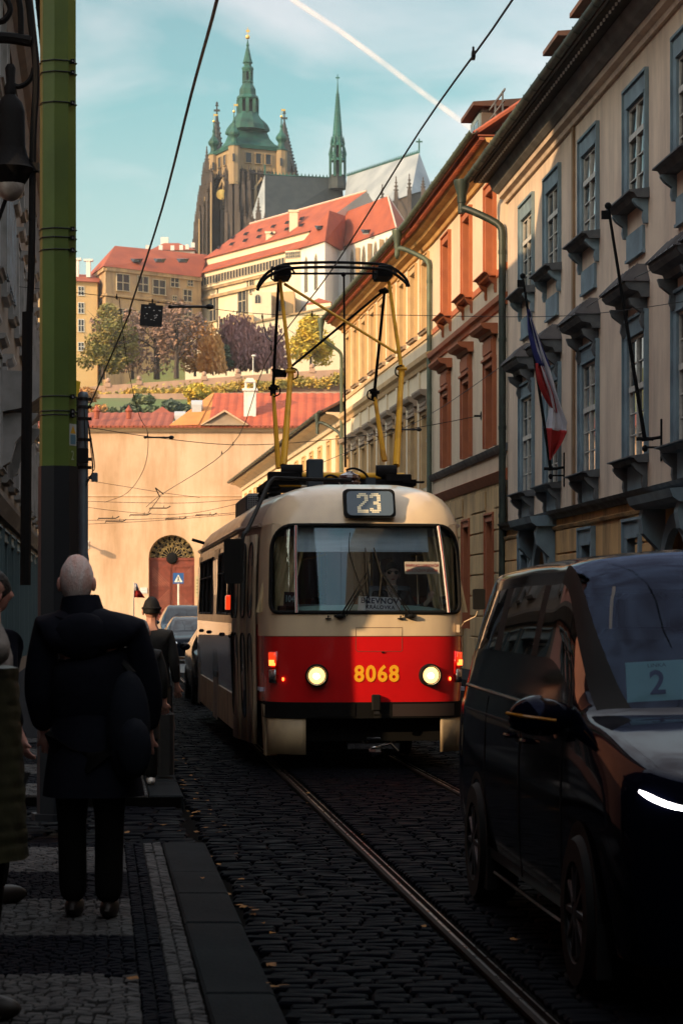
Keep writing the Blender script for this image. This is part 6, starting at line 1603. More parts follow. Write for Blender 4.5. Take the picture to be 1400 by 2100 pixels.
wire('contact_wire', 'thick overhead contact wire running diagonally down the sky over the tram', [(trk(11) + .2, 11, cz + .05), (GX(1052, 15.5), 15.5, cz), (GX(860, 19.8), 19.8, cz), (GX(683, 27.5), 27.5, cz - .03), (GX(545, 38.3), 38.3, cz), (GX(470, 58), 58, GZ(920, 58)), (GX(330, 80), 80, GZ(1015, 80)), (GX(300, 84), 84, GZ(1040, 84))], .009, parts=[((GX(970, 17.1), 17.1, GZ(115, 17.1)), 'clamp'), ((GX(556, 37), 37, GZ(716, 37)), 'clamp'), ((GX(478, 57), 57, GZ(912, 57)), 'clamp'), ((GX(455, 60), 60, GZ(930, 60)), 'clamp')], smooth=5)
wire('feeder_cable', 'black cable from the top of the sky down to the grey pole', [(GX(470, 13), 13, GZ(-140, 13)), (GX(445, 14), 14, GZ(0, 14)), (GX(392, 18), 18, GZ(195, 18)), (GX(332, 24), 24, GZ(430, 24)), (GX(268, 32), 32, GZ(630, 32)), (GX(262, 33), 33, GZ(652, 33)), (GX(184, 37.9), 37.9, GZ(833, 37.9))], .012, cat='cable', smooth=5)
sg = wire('span_wire', 'upper span wire crossing the street with a black square plate hanging from it', [(GX(40, 38.5), 38.5, GZ(588, 38.5)), (GX(155, 38.5), 38.5, GZ(600, 38.5)), (GX(400, 38.5), 38.5, GZ(629, 38.5)), (GX(560, 38.4), 38.4, GZ(645, 38.4)), (GX(800, 38.2), 38.2, GZ(646, 38.2)), (GX(1155, 37.5), 37.5, GZ(648, 37.5)), (GX(1420, 36), 36, GZ(616, 36))], .006, parts=[((GX(390, 38.5), 38.5, GZ(629, 38.5)), 'insul'), ((GX(240, 38.5), 38.5, GZ(611, 38.5)), 'clamp'), ((GX(538, 38.5), 38.5, GZ(651, 38.5)), 'clamp'), ((GX(640, 38.3), 38.3, GZ(646, 38.3)), 'clamp')])
pt = thing('hanging_plate', 'black square signal plate hanging from the upper span wire', 'plate', (GX(311, 38.5), 38.5, GZ(646, 38.5)))
g = MB(); g.box(-.185, .185, -.02, .02, -.19, .17); g.tube([(0, 0, .17), (0, 0, .27)], .015, 6); g.box(-.06, .06, -.02, .02, .17, .2); pt.rotation_euler = (0, rad(4), 0); g.obj('plate', mat('scratched_black_plate', (.012, .012, .014), (.05, .05, .05), scale=18, rough=.6, lo=.55, hi=.75), pt)
g = MB()
for k in range(14): x = RN.uniform(-.15, .15); z = RN.uniform(-.16, .12); g.box(x, x + RN.uniform(.01, .04), -.024, -.021, z, z + RN.uniform(.005, .02))
g.obj('chipped_paint', M['white'], pt)
wire('hanger_wire', 'thin slack wire dropping from the upper span wire to the lower one', [(GX(245, 38.4), 38.4, GZ(612, 38.4)), (GX(255, 38.6), 38.6, GZ(700, 38.6)), (GX(268, 39.5), 39.5, GZ(780, 39.5)), (GX(286, 41), 41, GZ(852, 41)), (GX(304, 45), 45, GZ(893, 45)), (GX(296, 50), 50, GZ(960, 50)), (GX(262, 55), 55, GZ(1010, 55)), (GX(215, 58), 58, GZ(1030, 58))], .006)
wire('hanger_wire', 'short hanger linking the upper span wire to the contact wire left of the pantograph', [(GX(538, 38.5), 38.5, GZ(651, 38.5)), (GX(546, 38.4), 38.4, GZ(688, 38.4)), (GX(558, 38), 38, GZ(700, 38))], .008)
a_ = (GX(985, 58.8) - .05, 58.8, GZ(853, 58.8))
w3 = wire('span_wire', 'span wire anchored on the orange-trimmed house, passing behind the pantograph', [a_, (GX(830, 58), 58, GZ(881, 58)), (GX(640, 58), 58, GZ(905, 58)), (GX(475, 58), 58, GZ(912, 58)), (GX(310, 58), 58, GZ(896, 58)), (GX(182, 58), 58, GZ(877, 58)), (GX(60, 58), 58, GZ(865, 58))], .010, parts=[((GX(832, 58), 58, GZ(881, 58)), 'insul'), ((GX(325, 58), 58, GZ(897, 58)), 'insul'), ((GX(303, 58), 58, GZ(895, 58)), 'clamp')])
t = thing('wall_anchor', 'small black iron anchor rosette on the orange-trimmed house', 'anchor', a_); g = MB(); g.ell((.08, 0, 0), (.05, .14, .14), 10, 6); g.box(.06, .12, -.04, .04, -.3, .3); g.tube([(.1, 0, 0), (-.12, 0, 0)], .03, 6); g.obj('rosette', M['iron'], t)
wire('stay_wire', 'slanting stay wire from the palace hoods down behind the tram roof', [(GX(1415, 36.5), 36.5, GZ(520, 36.5)), (GX(1260, 40.5), 40.5, GZ(592, 40.5)), (GX(1060, 53), 53, GZ(728, 53)), (GX(860, 60), 60, GZ(862, 60)), (GX(646, 65), 65, GZ(955, 65)), (GX(545, 66), 66, GZ(1008, 66))], .008, smooth=4)
for (pts, lb) in (([(178, 985), (270, 1000), (345, 1012), (410, 1020)], 'wire at mid height across the ochre wall'), ([(178, 1028), (290, 1031), (395, 1031), (520, 1022)], 'upper of the thin wires across the ochre wall'), ([(178, 1067), (290, 1065), (400, 1058), (560, 1045)], 'middle of the thin wires across the ochre wall'), ([(178, 1075), (300, 1069), (420, 1060), (530, 1050)], 'lowest of the thin wires across the ochre wall'), ([(178, 1040), (240, 1048), (330, 1055), (410, 1050), (500, 1030)], 'sagging thin wire across the ochre wall')):
    wire('span_wire', lb, [(GX(x, 80), 80, GZ(y, 80)) for x, y in pts], .009, smooth=4)
for px, py, lab_ in ((220, 1063, 'leftmost'), (285, 1056, 'third from left'), (358, 1064, 'second from right'), (420, 1056, 'rightmost'), (235, 1069, 'second from left'), (325, 1042, 'highest')):
    t = thing('registration_arm', lab_ + ' of the black wire hanger arms before the ochre wall', 'wire hanger', (GX(px, 80), 80, GZ(py, 80)), group='hanger arms on the far wires'); g = MB(); g.tube([(-.32, 0, -.05), (-.3, 0, 0), (.3, 0, .0), (.42, 0, .07)], .02, 5); g.tube([(.18, 0, .0), (.2, 0, .09)], .012, 5); g.obj('arm', M['wire'], t)
t = thing('span_clamp', 'triangular wire clamp where the wires meet before the ochre wall', 'clamp', (GX(328, 78), 78, GZ(1010, 78))); g = MB(); g.tube([(-.15, 0, .16), (.13, 0, -.06), (.0, 0, -.15), (-.15, 0, .16)], .02, 5); g.tube([(0, 0, -.15), (-.4, 0, -.7)], .012, 5); g.obj('clamp', M['wire'], t)
# contrail
m_ct, nt_, bs_ = newmat('contrail_ice'); bs_.inputs['Base Color'].default_value = (.95, .85, .85, 1); bs_.inputs['Roughness'].default_value = 1
tr_ = nt_.nodes.new('ShaderNodeBsdfTransparent'); mx_ = nt_.nodes.new('ShaderNodeMixShader'); lw_ = nt_.nodes.new('ShaderNodeLayerWeight'); lw_.inputs[0].default_value = .5
df_ = nt_.nodes.new('ShaderNodeBsdfDiffuse'); df_.inputs[0].default_value = (.95, .88, .88, 1); tl_ = nt_.nodes.new('ShaderNodeBsdfTranslucent'); tl_.inputs[0].default_value = (.95, .88, .88, 1); ad_ = nt_.nodes.new('ShaderNodeMixShader'); ad_.inputs[0].default_value = .4
nt_.links.new(df_.outputs[0], ad_.inputs[1]); nt_.links.new(tl_.outputs[0], ad_.inputs[2])
no_ = nt_.nodes.new('ShaderNodeTexNoise'); tc_ = nt_.nodes.new('ShaderNodeTexCoord'); no_.inputs['Scale'].default_value = .012; nt_.links.new(tc_.outputs['Object'], no_.inputs[0])
mt_ = nt_.nodes.new('ShaderNodeMath'); mt_.operation = 'SUBTRACT'; mt_.inputs[0].default_value = 1.0; nt_.links.new(lw_.outputs['Facing'], mt_.inputs[1])
m2_ = nt_.nodes.new('ShaderNodeMath'); m2_.operation = 'MULTIPLY'; nt_.links.new(mt_.outputs[0], m2_.inputs[0]); nt_.links.new(no_.outputs[0], m2_.inputs[1])
m3_ = nt_.nodes.new('ShaderNodeMath'); m3_.operation = 'MULTIPLY'; m3_.inputs[1].default_value = .75; nt_.links.new(m2_.outputs[0], m3_.inputs[0])
m3_.inputs[1].default_value = .5; nt_.links.new(m3_.outputs[0], mx_.inputs[0]); nt_.links.new(tr_.outputs[0], mx_.inputs[1]); nt_.links.new(ad_.outputs[0], mx_.inputs[2]); nt_.links.new(mx_.outputs[0], nt_.nodes.get('Material Output').inputs[0])
Yc_ = 9000
ctp = [(GX(560, Yc_), Yc_, GZ(-30, Yc_)), (GX(610, Yc_), Yc_, GZ(6, Yc_)), (GX(700, Yc_), Yc_, GZ(66, Yc_)), (GX(800, Yc_), Yc_, GZ(140, Yc_)), (GX(890, Yc_), Yc_, GZ(208, Yc_)), (GX(990, Yc_), Yc_, GZ(280, Yc_)), (GX(1100, Yc_), Yc_, GZ(350, Yc_))]
o = MB().tube(catmull(ctp, 6), 13, 16).obj('contrail', m_ct, smooth=True); stuff(tag(o, 'white contrail crossing the upper sky diagonally', 'contrail'))
# ================================================================ tram
TR = thing('tram', 'red and cream tram on line 23 coming towards the camera with both headlights lit', 'tram', (0.28, 24.0, 0), math.atan(.108))
M['wr'] = mat('window_rubber', (.02, .02, .02), rough=.5); M['dg'] = mat('door_glass', (.012, .012, .012), rough=.06)
m_cream = mat('cream_tram_paint', (0.76, 0.60, 0.40), (0.62, 0.48, 0.33), scale=1.6, stretch=(2, 2, .6), rough=.28, coat=.5, bump=.03, bscale=3)
m_cream_d = mat('dirty_cream_paint', (0.42, 0.31, 0.24), (0.26, 0.19, 0.15), scale=2.2, rough=.38, coat=.3, stretch=(1, 1, .6), bump=.05)
m_red = mat('red_tram_paint', (0.62, 0.010, 0.012), (0.52, 0.008, 0.010), scale=1.2, rough=.22, coat=.7, bump=.02, bscale=3)
m_lilac = mat('lilac_sky_sheen', (0.72, 0.72, 0.98), (0.42, 0.38, 0.68), scale=2.4, rough=.2, stretch=(6, 6, .5), coat=1, lo=.4, hi=.62)  # lilac sky reflection along the side put into the paint colour
m_skirt = mat('dirty_skirt_paint', (0.42, 0.32, 0.19), (0.16, 0.12, 0.08), scale=2.5, rough=.5, lo=.45, hi=.75)
m_blk = mat('tram_underframe', (.005, .005, .005), rough=.9, spec=.1)
m_tglass = glassmat('tram_glass', (.95, .98, 1), .08, gcol=(.72, .86, 1))
m_sideglass = glassmat('tram_side_glass', (.8, .82, .84), .2)
m_yel = mat('yellow_pantograph_paint', (0.80, 0.42, 0.02), (0.5, 0.24, 0.015), scale=6, rough=.5, lo=.45, hi=.7)
half = [(0, 0), (.3, .008), (.6, .035), (.82, .09), (.97, .19), (1.05, .36), (1.085, .62), (1.13, 1.1), (1.19, 1.7), (1.24, 2.3), (1.25, 3.0), (1.25, 11.2), (1.22, 12.2), (1.14, 13.1), (.98, 13.7), (.7, 13.95), (0, 14.0)]
hp = catmull([(x, y, 0) for x, y in half], 6)
al = [0]
for a, b in zip(hp, hp[1:]): al.append(al[-1] + (b - a).length)
UT = al[-1]
def outl(u):
    s = -1 if u < 0 else 1; u = min(abs(u), UT - 1e-6)
    lo, hi = 0, len(al) - 1
    while hi - lo > 1:
        m_ = (lo + hi) // 2
        if al[m_] <= u: lo = m_
        else: hi = m_
    t = (u - al[lo]) / max(1e-9, al[hi] - al[lo]); p = hp[lo].lerp(hp[hi], t); return p.x * s, p.y
def u_of_y(y):
    for i in range(len(hp) - 1):
        if hp[i].y <= y <= hp[i + 1].y and y > 0: return al[i] + (y - hp[i].y) / (hp[i + 1].y - hp[i].y) * (al[i + 1] - al[i])
    return 0
KZ = [(0.2, .955), (.5, .975), (.8, .99), (1.2, 1.0), (1.7, 1.0), (2.3, .985), (2.58, .965), (2.68, .94), (2.78, .895), (2.87, .83), (2.94, .74), (3.0, .60), (3.04, .42), (3.06, .2), (3.065, 0.0)]
def kz(z):
    for (a, ka), (b, kb) in zip(KZ, KZ[1:]):
        if a <= z <= b: return ka + (kb - ka) * (z - a) / (b - a)
    return KZ[0][1] if z < .2 else 0
KF = [(0.2, .97), (1.2, 1.0), (1.62, 1.0), (2.58, .875), (2.68, .845), (2.78, .80), (2.87, .74), (2.94, .66), (3.0, .53), (3.04, .38), (3.065, 0.0)]
def kf(z):
    for (a, ka), (b, kb) in zip(KF, KF[1:]):
        if a <= z <= b: return ka + (kb - ka) * (z - a) / (b - a)
    return KF[0][1] if z < .2 else 0
def S(u, z, off=0.0):
    x, y = outl(u); k = kz(z); ysp = min(max(y, 1.25), 12.75)
    px, py = x * k, ysp + (y - ysp) * (kf(z) if y < 1.25 else k)
    if off:
        x2, y2 = outl(u + .02); x1, y1 = outl(u - .02); t = Vector((x2 - x1, y2 - y1)); 
        if t.length > 1e-6: t.normalize(); n_ = Vector((t.y, -t.x)); px += n_.x * off; py += n_.y * off
    return Vector((px, py, z))
uW = 1.09       # half width of the windscreen opening (arclength)
wz0, wz1 = 1.64, 2.60
uR = u_of_y(.78)
ws_y = [2.75, 3.55, 3.72, 4.95, 5.1, 6.0, 7.45, 8.6, 8.75, 9.9, 10.05, 11.1]
swin = [(2.78, 3.5), (3.66, 4.88), (5.04, 5.9), (7.5, 8.6), (8.75, 9.85), (10.0, 11.0)]
us_l = sorted(set([0, .15, .3, .45, .6, .75, .88, 1.0, uW, 1.2, uR] + [u_of_y(v) for ab in swin for v in ab] + [u_of_y(v) for v in (1.2, 1.7, 2.45, 6.2, 7.2, 11.3, 12, 12.6, 13, 13.4, 13.7, 13.9)] + [UT - .5, UT - .2, UT]))
us = sorted(set([-u for u in us_l] + us_l))
zs = [.71, .95, 1.2, 1.41, 1.53, wz0, 1.9, 2.15, 2.4, wz1, 2.63, 2.68, 2.73, 2.78, 2.83, 2.87, 2.91, 2.94, 2.97, 3.0, 3.02, 3.04, 3.052, 3.06, 3.065]
parts = {}
def pm(n): return parts.setdefault(n, MB())
swu = [(u_of_y(a), u_of_y(b)) for a, b in swin]
for i in range(len(us) - 1):
    for j in range(len(zs) - 1):
        u0, u1, z0, z1 = us[i], us[i + 1], zs[j], zs[j + 1]; uc, zc = (u0 + u1) / 2, (z0 + z1) / 2; au = abs(uc)
        if au < uW and wz0 <= zc <= wz1: continue
        if wz0 <= zc < 2.45 and any(a < au < b for a, b in swu) and zc < 2.4: continue
        y_ = outl(uc)[1]
        if zc > 2.6: n = 'roof' if (y_ > .9) else 'front_dome'
        elif y_ < .8 or au < uR: n = 'front_panel' if zc < 1.41 else 'front_surround'
        elif zc < 1.53: n = 'side_panel' if 2.7 < y_ < 12.5 else 'side_red'
        else: n = 'window_band'
        if n == 'side_red' and uc > 0: n = 'side_panel'
        # subdivide for smoothness
        su = 3 if (u1 - u0) > .1 and y_ < 2.6 else 1
        for a in range(su):
            ua, ub = u0 + (u1 - u0) * a / su, u0 + (u1 - u0) * (a + 1) / su
            pm(n).quad(S(ua, z0), S(ub, z0), S(ub, z1), S(ua, z1))
mats_ = {'roof': m_cream_d, 'front_dome': m_cream, 'front_panel': m_red, 'front_surround': m_cream, 'side_panel': m_lilac, 'side_red': m_red, 'window_band': m_cream_d}
for n, b in parts.items(): b.obj(n, mats_[n], TR, smooth=True, weld=True)
# windscreen: rounded opening, rubber gasket, glass in three panes
def rrect(hw, z0, z1, rt, rb, n=8):
    pts = []
    for (cx, cz, r, a0) in ((hw - rt, z1 - rt, rt, 0), (-(hw - rt), z1 - rt, rt, 90), (-(hw - rb), z0 + rb, rb, 180), (hw - rb, z0 + rb, rb, 270)):
        for k in range(n + 1): a = rad(a0 + 90 * k / n); pts.append((cx + r * math.cos(a), cz + r * math.sin(a)))
    return pts
inner = rrect(uW - .02, wz0 + .02, wz1 - .02, .27, .11); 
g = MB(); n_ = len(inner)
def edge_pt(u, z):
    # push to rectangle border along ray from centre
    cz_ = (wz0 + wz1) / 2; du, dz = u, z - cz_
    k = min(uW / max(abs(du), 1e-6), ((wz1 - wz0) / 2) / max(abs(dz), 1e-6)); return (du * k, cz_ + dz * k)
for i in range(n_):
    a, b = inner[i], inner[(i + 1) % n_]; a2, b2 = edge_pt(*a), edge_pt(*b)
    # split to follow curvature
    m0 = max(1, int(abs(a[0] - b[0]) / .12))
    for k in range(m0):
        t0, t1 = k / m0, (k + 1) / m0
        L2 = lambda p, q, t: (p[0] + (q[0] - p[0]) * t, p[1] + (q[1] - p[1]) * t)
        p, q, p2, q2 = L2(a, b, t0), L2(a, b, t1), L2(a2, b2, t0), L2(a2, b2, t1)
        if abs(p2[0]) == abs(q2[0]) or abs(p2[1] - q2[1]) < 1e-6 or True:
            g.quad(S(p2[0], p2[1], .001), S(q2[0], q2[1], .001), S(q[0], q[1], .002), S(p[0], p[1], .002))
g.obj('windscreen_surround', m_cream, TR, smooth=True)
dense = []
for i in range(n_):
    a, b = inner[i], inner[(i + 1) % n_]; m0 = max(1, int(math.hypot(a[0] - b[0], a[1] - b[1]) / .1))
    for k in range(m0): dense.append((a[0] + (b[0] - a[0]) * k / m0, a[1] + (b[1] - a[1]) * k / m0))
g = MB(); g.tube([S(u, z, .004) for u, z in dense], .021, 8, closed=True); g.obj('windscreen_gasket', M['rubber'], TR, smooth=True)
g = MB(); w_us = [-uW + 2 * uW * k / 24 for k in range(25)]; w_zs = [wz0 + (wz1 - wz0) * k / 6 for k in range(7)]
g.grid(lambda u, z: S(u, z, -.02), w_us, w_zs); g.obj('windscreen', m_tglass, TR, smooth=True)
# striped rods in front of the glass
m_stripe = mat('rod_red', (.45, .01, .015), rough=.4)
for sgn, px_t, px_b in ((-1, 606, 611), (1, 899, 912)):
    ut, ub = (-.765 if sgn < 0 else .79), (-.745 if sgn < 0 else .86)
    pth = [S(ub + (ut - ub) * k / 6, 1.66 + (2.575 - 1.66) * k / 6, .035) for k in range(7)]
    g = MB(); g.tube(pth, .016, 8); r_ = g.obj('divider_rod', M['white'], TR, smooth=True)
    g = MB(); g.tube([p + Vector((0, -.0125, 0)) for p in pth], .006, 6); g.obj('rod_stripe', m_stripe, r_)
# cream/black lower edge, bumper, coupler
g = MB(); uu = [-1.35 + 2.7 * k / 24 for k in range(25)]
g.grid(lambda u, z: S(u, .71, .012 if z < .7 else .006) + Vector((0, 0, z - .71)), uu, [.55, .72]); g.obj('bumper_band', m_blk, TR, smooth=True)
g = MB(); g.grid(lambda u, z: S(u, .71, .02) + Vector((0, 0, z - .71)), [-.62 + .48 * k / 8 for k in range(9)], [.57, .70]); g.obj('bumper_plate', m_blk, TR, smooth=True); g = MB(); g.grid(lambda u, z: S(u, .71, .02) + Vector((0, 0, z - .71)), [.26 + .7 * k / 8 for k in range(9)], [.57, .70]); g.obj('bumper_plate', mat('dull_bumper', (.03, .02, .018), rough=.5), TR, smooth=True)
g = MB(); g.cbox(.035, .125, -.06, .02, .64, .80, .01); g.box(.05, .11, -.075, -.05, .56, .63); g.tube([(.05, -.07, .6), (.11, -.07, .6)], .018, 8); g.obj('tow_box', M['rubber'], TR)
g = MB(); g.box(-.95, .95, .5, 13.2, .30, .70); g.box(-.8, .8, .25, .5, .30, .55); g.obj('underframe', m_blk, TR)
g = MB(); g.box(-.2, .35, .15, .35, .22, .28); g.ell((.09, .15, .19), (.08, .06, .06), 8, 6); g.tube([(.12, .15, .24), (.25, .1, .28), (.33, .1, .2)], .012, 6); g.tube([(-.02, .15, .3), (0, .1, .33), (.14, .1, .33)], .02, 6); g.obj('coupler', M['chrome'], TR)
for y in (2.6, 4.5, 9.5, 11.4):
    for sx in (-.72, .72):
        g = MB(); g.lathe([(.05, -.06), (.33, -.06), (.33, .0), (.35, .02), (.35, .06), (.05, .06)], 20); g.v = [(sx + c, y + a, .35 + b) for a, b, c in g.v]; g.obj('wheel', M['iron'], TR, smooth=True)
# front corner skirts: curved dirty cream plates
def skirt(u0, u1, z0, z1, n=8, flare=.0):
    g = MB(); g.grid(lambda u, z: S(u, .9, -.01 + flare * (1 - z)) + Vector((0, 0, z - .9)), [u0 + (u1 - u0) * k / n for k in range(n + 1)], [z0, (z0 + z1) / 2, z1]); o = g.obj('skirt', m_skirt, TR, smooth=True)
    md = o.modifiers.new('thickness', 'SOLIDIFY'); md.thickness = .02; return o
skirt(-1.22, -.66, .17, .57); skirt(.80, 1.05, .19, .57); skirt(1.05, 1.4, .19, .57)
g = MB(); g.hull([S(-1.5, .3), S(-1.25, .3, .02), S(-1.25, .3, -.1), S(-1.5, .3, -.1)], [S(-1.5, .71), S(-1.25, .71, .02), S(-1.25, .71, -.1), S(-1.5, .71, -.1)]); g.v = [(a, b, (c - .3) * 1.32 + .14) for a, b, c in g.v]; g.obj('step_fairing', m_skirt, TR)
# seam and hatch lines on the front
m_seam = mat('panel_seam', (.10, .05, .03), rough=.6)
hz_ = [(.30, 1.26), (.30, 1.50), (-.19, 1.50), (-.19, 1.27), (-.17, 1.25), (.28, 1.25)]
hd = []
for i in range(6):
    a, b = hz_[i], hz_[(i + 1) % 6]
    for k in range(4): hd.append(S(a[0] + (b[0] - a[0]) * k / 4 + .06, a[1] + (b[1] - a[1]) * k / 4, .001))
g = MB(); g.tube(hd, .003, 4, closed=True); g.obj('hatch_seam', m_seam, TR)
g = MB(); g.box(.14, .17, -.012, .0, 1.235, 1.25); g.obj('hatch_lock', M['iron'], TR)
g = MB(); g.tube([S(u, 1.41, .001) for u in [-1.3 + 2.6 * k / 30 for k in range(31)]], .004, 4); g.obj('colour_seam', m_seam, TR)
# headlights
m_beam = mat('headlight_glow', (.9, .7, .4), rough=.3, emit=(1.0, .58, .18), estr=1.0)
m_bulb = mat('headlight_bulb', (1, .9, .7), rough=.3, emit=(1.0, .86, .6), estr=5.5)
m_refl = mat('headlight_reflector', (.9, .75, .5), (.5, .35, .15), scale=22, rough=.25, metal=.8, emit=(1, .60, .20), estr=1.5)
for px in (650, 881):
    u = None; best = 9
    for k in range(-100, 101):
        p = S(k / 100, .98); wx = .28 + p.x * math.cos(TR.rotation_euler.z) - p.y * math.sin(TR.rotation_euler.z); wy = 24 + p.x * math.sin(TR.rotation_euler.z) + p.y * math.cos(TR.rotation_euler.z)
        e = abs(700 + wx / wy * FPX - px)
        if e < best: best = e; u = k / 100
    c = S(u, 1.0)
    x2_, y2_ = outl(u + .06); x1_, y1_ = outl(u - .06); ta_ = math.atan2(y2_ - y1_, x2_ - x1_)
    hl = link('headlight', None, TR); hl.location = c + Vector((math.sin(ta_), -math.cos(ta_), 0)) * .012; hl.rotation_euler = (0, 0, ta_ * .8)
    def disc(prof, name, mt, par, n=24):
        g = MB(); g.lathe([(r, -y) for r, y in prof], n); g.v = [(a, c_, b) for a, b, c_ in g.v]; g.f = [tuple(reversed(f)) for f in g.f]; o = g.obj(name, mt, par, smooth=True); return o
    hm = disc([(.085, -.03), (.118, -.03), (.122, -.0), (.120, .045), (.112, .058), (.100, .058), (.098, .04), (.094, .035)], 'headlight_housing', M['rubber'], hl)
    disc([(.094, .034), (.097, .045), (.1, .05), (.104, .048), (.1, .038)], 'chrome_ring', M['chrome'], hl)
    disc([(.001, .010), (.055, .014), (.08, .026), (.096, .036), (.096, .03)], 'reflector', m_refl, hl)
    g = MB(); g.ell((0, -.036, 0), (.088, .018, .088), 24, 10); g.obj('lamp_glow', m_beam, hl, smooth=True)
    g = MB(); g.ell((-.005, -.052, -.005), (.034, .012, .03), 14, 8); g.obj('bulb', m_bulb, hl, smooth=True)
# corner lamps
m_red_l = mat('tail_lamp_red', (.5, .01, .005), rough=.1, emit=(1, .05, .01), estr=.5, coat=1)
m_red_hot = mat('tail_lamp_core', (.6, .05, .01), rough=.2, emit=(1, .12, .02), estr=3.0)
m_clear = mat('clear_lamp', (.35, .38, .4), (.1, .1, .12), scale=30, rough=.1, metal=.6, coat=1)
for sg in (-1, 1):
    uc = 1.02 * sg
    def pad(u0, u1, z0, z1, off, name, mt):
        g = MB(); n = 4; g.grid(lambda u, z: S(u, z, off), [u0 + (u1 - u0) * k / n for k in range(n + 1)], [z0, z1])
        o = g.obj(name, mt, TR, smooth=True); md = o.modifiers.new('thickness', 'SOLIDIFY'); md.thickness = .025; md.offset = -1; return o
    pad(uc - .06, uc + .06, 1.0, 1.25, .02, 'lamp_plate', m_red)
    pad(uc - .045, uc + .045, 1.13, 1.24, .035, 'tail_lamp', m_red_l); pad(uc - .03, uc + .035, 1.10, 1.16, .042, 'tail_lamp_core', m_red_hot)
    pad(uc - .045, uc + .045, .92, 1.06, .035, 'turn_lamp', m_clear)
    g = MB(); p = S(uc - sg * .12, .96, .01); g.ell(p, (.012, .012, .02), 8, 6); g.obj('marker_lamp', m_red_hot, TR)
# number and destination display
m_yn = mat('yellow_number_paint', (.85, .42, .02), rough=.4)
tx = [ -.185, -.062, .061, .184]
for ch, x in zip('8068', tx):
    p = S(x + .09, 1.01, .004); x2, y2 = outl(x + .12); x1, y1 = outl(x + .06); lettering('fleet_number', ch, .235, m_yn, p, (rad(90), 0, math.atan2(y2 - y1, x2 - x1)), TR, bold=.007, sx=.92)
dm = MB(); cxd = .035
for (hw, hh, yo, nm, mt) in ((.272, .155, .05, 'display_frame', M['rubber']), (.245, .13, .062, 'display_glass', mat('display_face', (.075, .11, .15), rough=.25))):
    rr_ = rrect(hw, -hh, hh, .05, .05, 5); g = MB(); z_c = 2.81
    g.hull([(cxd + a, .14, z_c + b) for a, b in rr_][::-1], [(cxd + a, .14 - yo * 2.2, z_c + b) for a, b in rr_][::-1]); g.v = [(a, b + .42 * (c - 2.81) + .135, c) for a, b, c in g.v]; o = g.obj(nm, mt, TR)
glyph = {'2': ["011110", "111111", "110011", "000011", "000011", "000110", "001100", "011000", "110000", "110000", "111111", "111111"], '3': ["011110", "111111", "110011", "000011", "000011", "001110", "001111", "000011", "000011", "110011", "111111", "011110"]}
g = MB(); ds = .0178
for gi, ch in enumerate('23'):
    for r, row in enumerate(glyph[ch]):
        for c, v in enumerate(row):
            if v == '1':
                for aa_ in (0, 1):
                    for bb_ in (0,):
                        pass
                x = cxd - .135 + gi * .132 + c * .0195; z = 2.81 + .108 - r * ds; y = .1345 + .42 * (z - 2.81) - .0
                g.box(x, x + .0165, y - .003, y + .002, z - .0145, z)
g.obj('display_digits', mat('flip_dot_cream_glow', (.75, .68, .5), rough=.5, emit=(1, .88, .6), estr=.1), TR)  # cream dots given a faint glow of their own
# wipers
for px, xb, x_t, xt2, sgn in ((695, -.30, -.02, .0, 1), (838, .44, .14, .06, -1)):
    base = S(xb + .0, 1.62, .03); g = MB()
    top = S(x_t, 2.08, .05)
    g.tube([base, S((xb * .55 + x_t * .45), 1.82, .06), top], .008, 6); g.tube([base + Vector((.035, 0, .0)), top + Vector((.03, 0, -.03))], .006, 6); g.tube([base + Vector((.07 * sgn, 0, -.0)), top + Vector((.02 * sgn, -.005, -.05))], .005, 6)
    g.tube([S(x_t + .02 * sgn, 1.82, .03), S(x_t + .01, 2.05, .035), S(x_t + (.0 if sgn > 0 else -.07), 2.34, .03)], [.012, .016, .006], 6)
    g.ell(base, (.05, .03, .025), 10, 6); g.box(base.x - .06, base.x + .06, base.y - .02, base.y + .02, base.z - .01, base.z + .015); g.obj('wiper', M['rubber'], TR)
for x in (-.42, .34): g = MB(); p = S(x, 1.605, .01); g.box(p.x - .03, p.x + .03, p.y - .015, p.y + .01, p.z - .015, p.z - .003); g.tube([p, p + Vector((0, -.02, .02))], .008, 5); g.obj('washer_nozzle', M['rubber'], TR)
g = MB(); g.tube(catmull([S(-.18, 2.5, -.0), S(-.19, 2.3, -.0), S(-.1, 2.0, -.0), S(-.03, 1.8, -.0), S(-.0, 1.72, 0)], 5), .004, 5); g.obj('aerial_cable', M['rubber'], TR)
# folding door on the left of the picture
ud0, ud1 = u_of_y(.80), u_of_y(2.42)
m_door = mat('cream_door_leaf', (0.40, 0.31, 0.20), (0.24, 0.18, 0.12), scale=3, rough=.4, stretch=(1, 1, .4), coat=.2)
for k in range(4):
    a = -(ud0 + (ud1 - ud0) * k / 4 + .01); b = -(ud0 + (ud1 - ud0) * (k + 1) / 4 - .01)
    g = MB(); g.grid(lambda u, z: S(u, max(z, .71), .008 if k % 2 else .02) + Vector((0, 0, min(0, z - .71))), [a, (a + b) / 2, b], [.24, .7, 1.5, 2.0, 2.5]); lf_ = g.obj('door_leaf', m_door, TR, smooth=True)
    md = lf_.modifiers.new('thickness', 'SOLIDIFY'); md.thickness = .03; md.offset = -1
    for (z0, z1) in ((.50, 1.43), (1.60, 2.42)):
        hw = abs(a - b) / 2 * .62; rr_ = rrect(hw, z0, z1, hw * .95, hw * .95, 5); cu_ = (a + b) / 2
        g = MB(); g.poly([S(cu_ + uu_, z, .05) for uu_, z in rr_]); g.obj('door_window', M['dg'], lf_)
        g = MB(); g.tube([S(cu_ + uu_, z, .05) for uu_, z in rr_], .008, 5, closed=True); g.obj('door_gasket', M['rubber'], lf_)
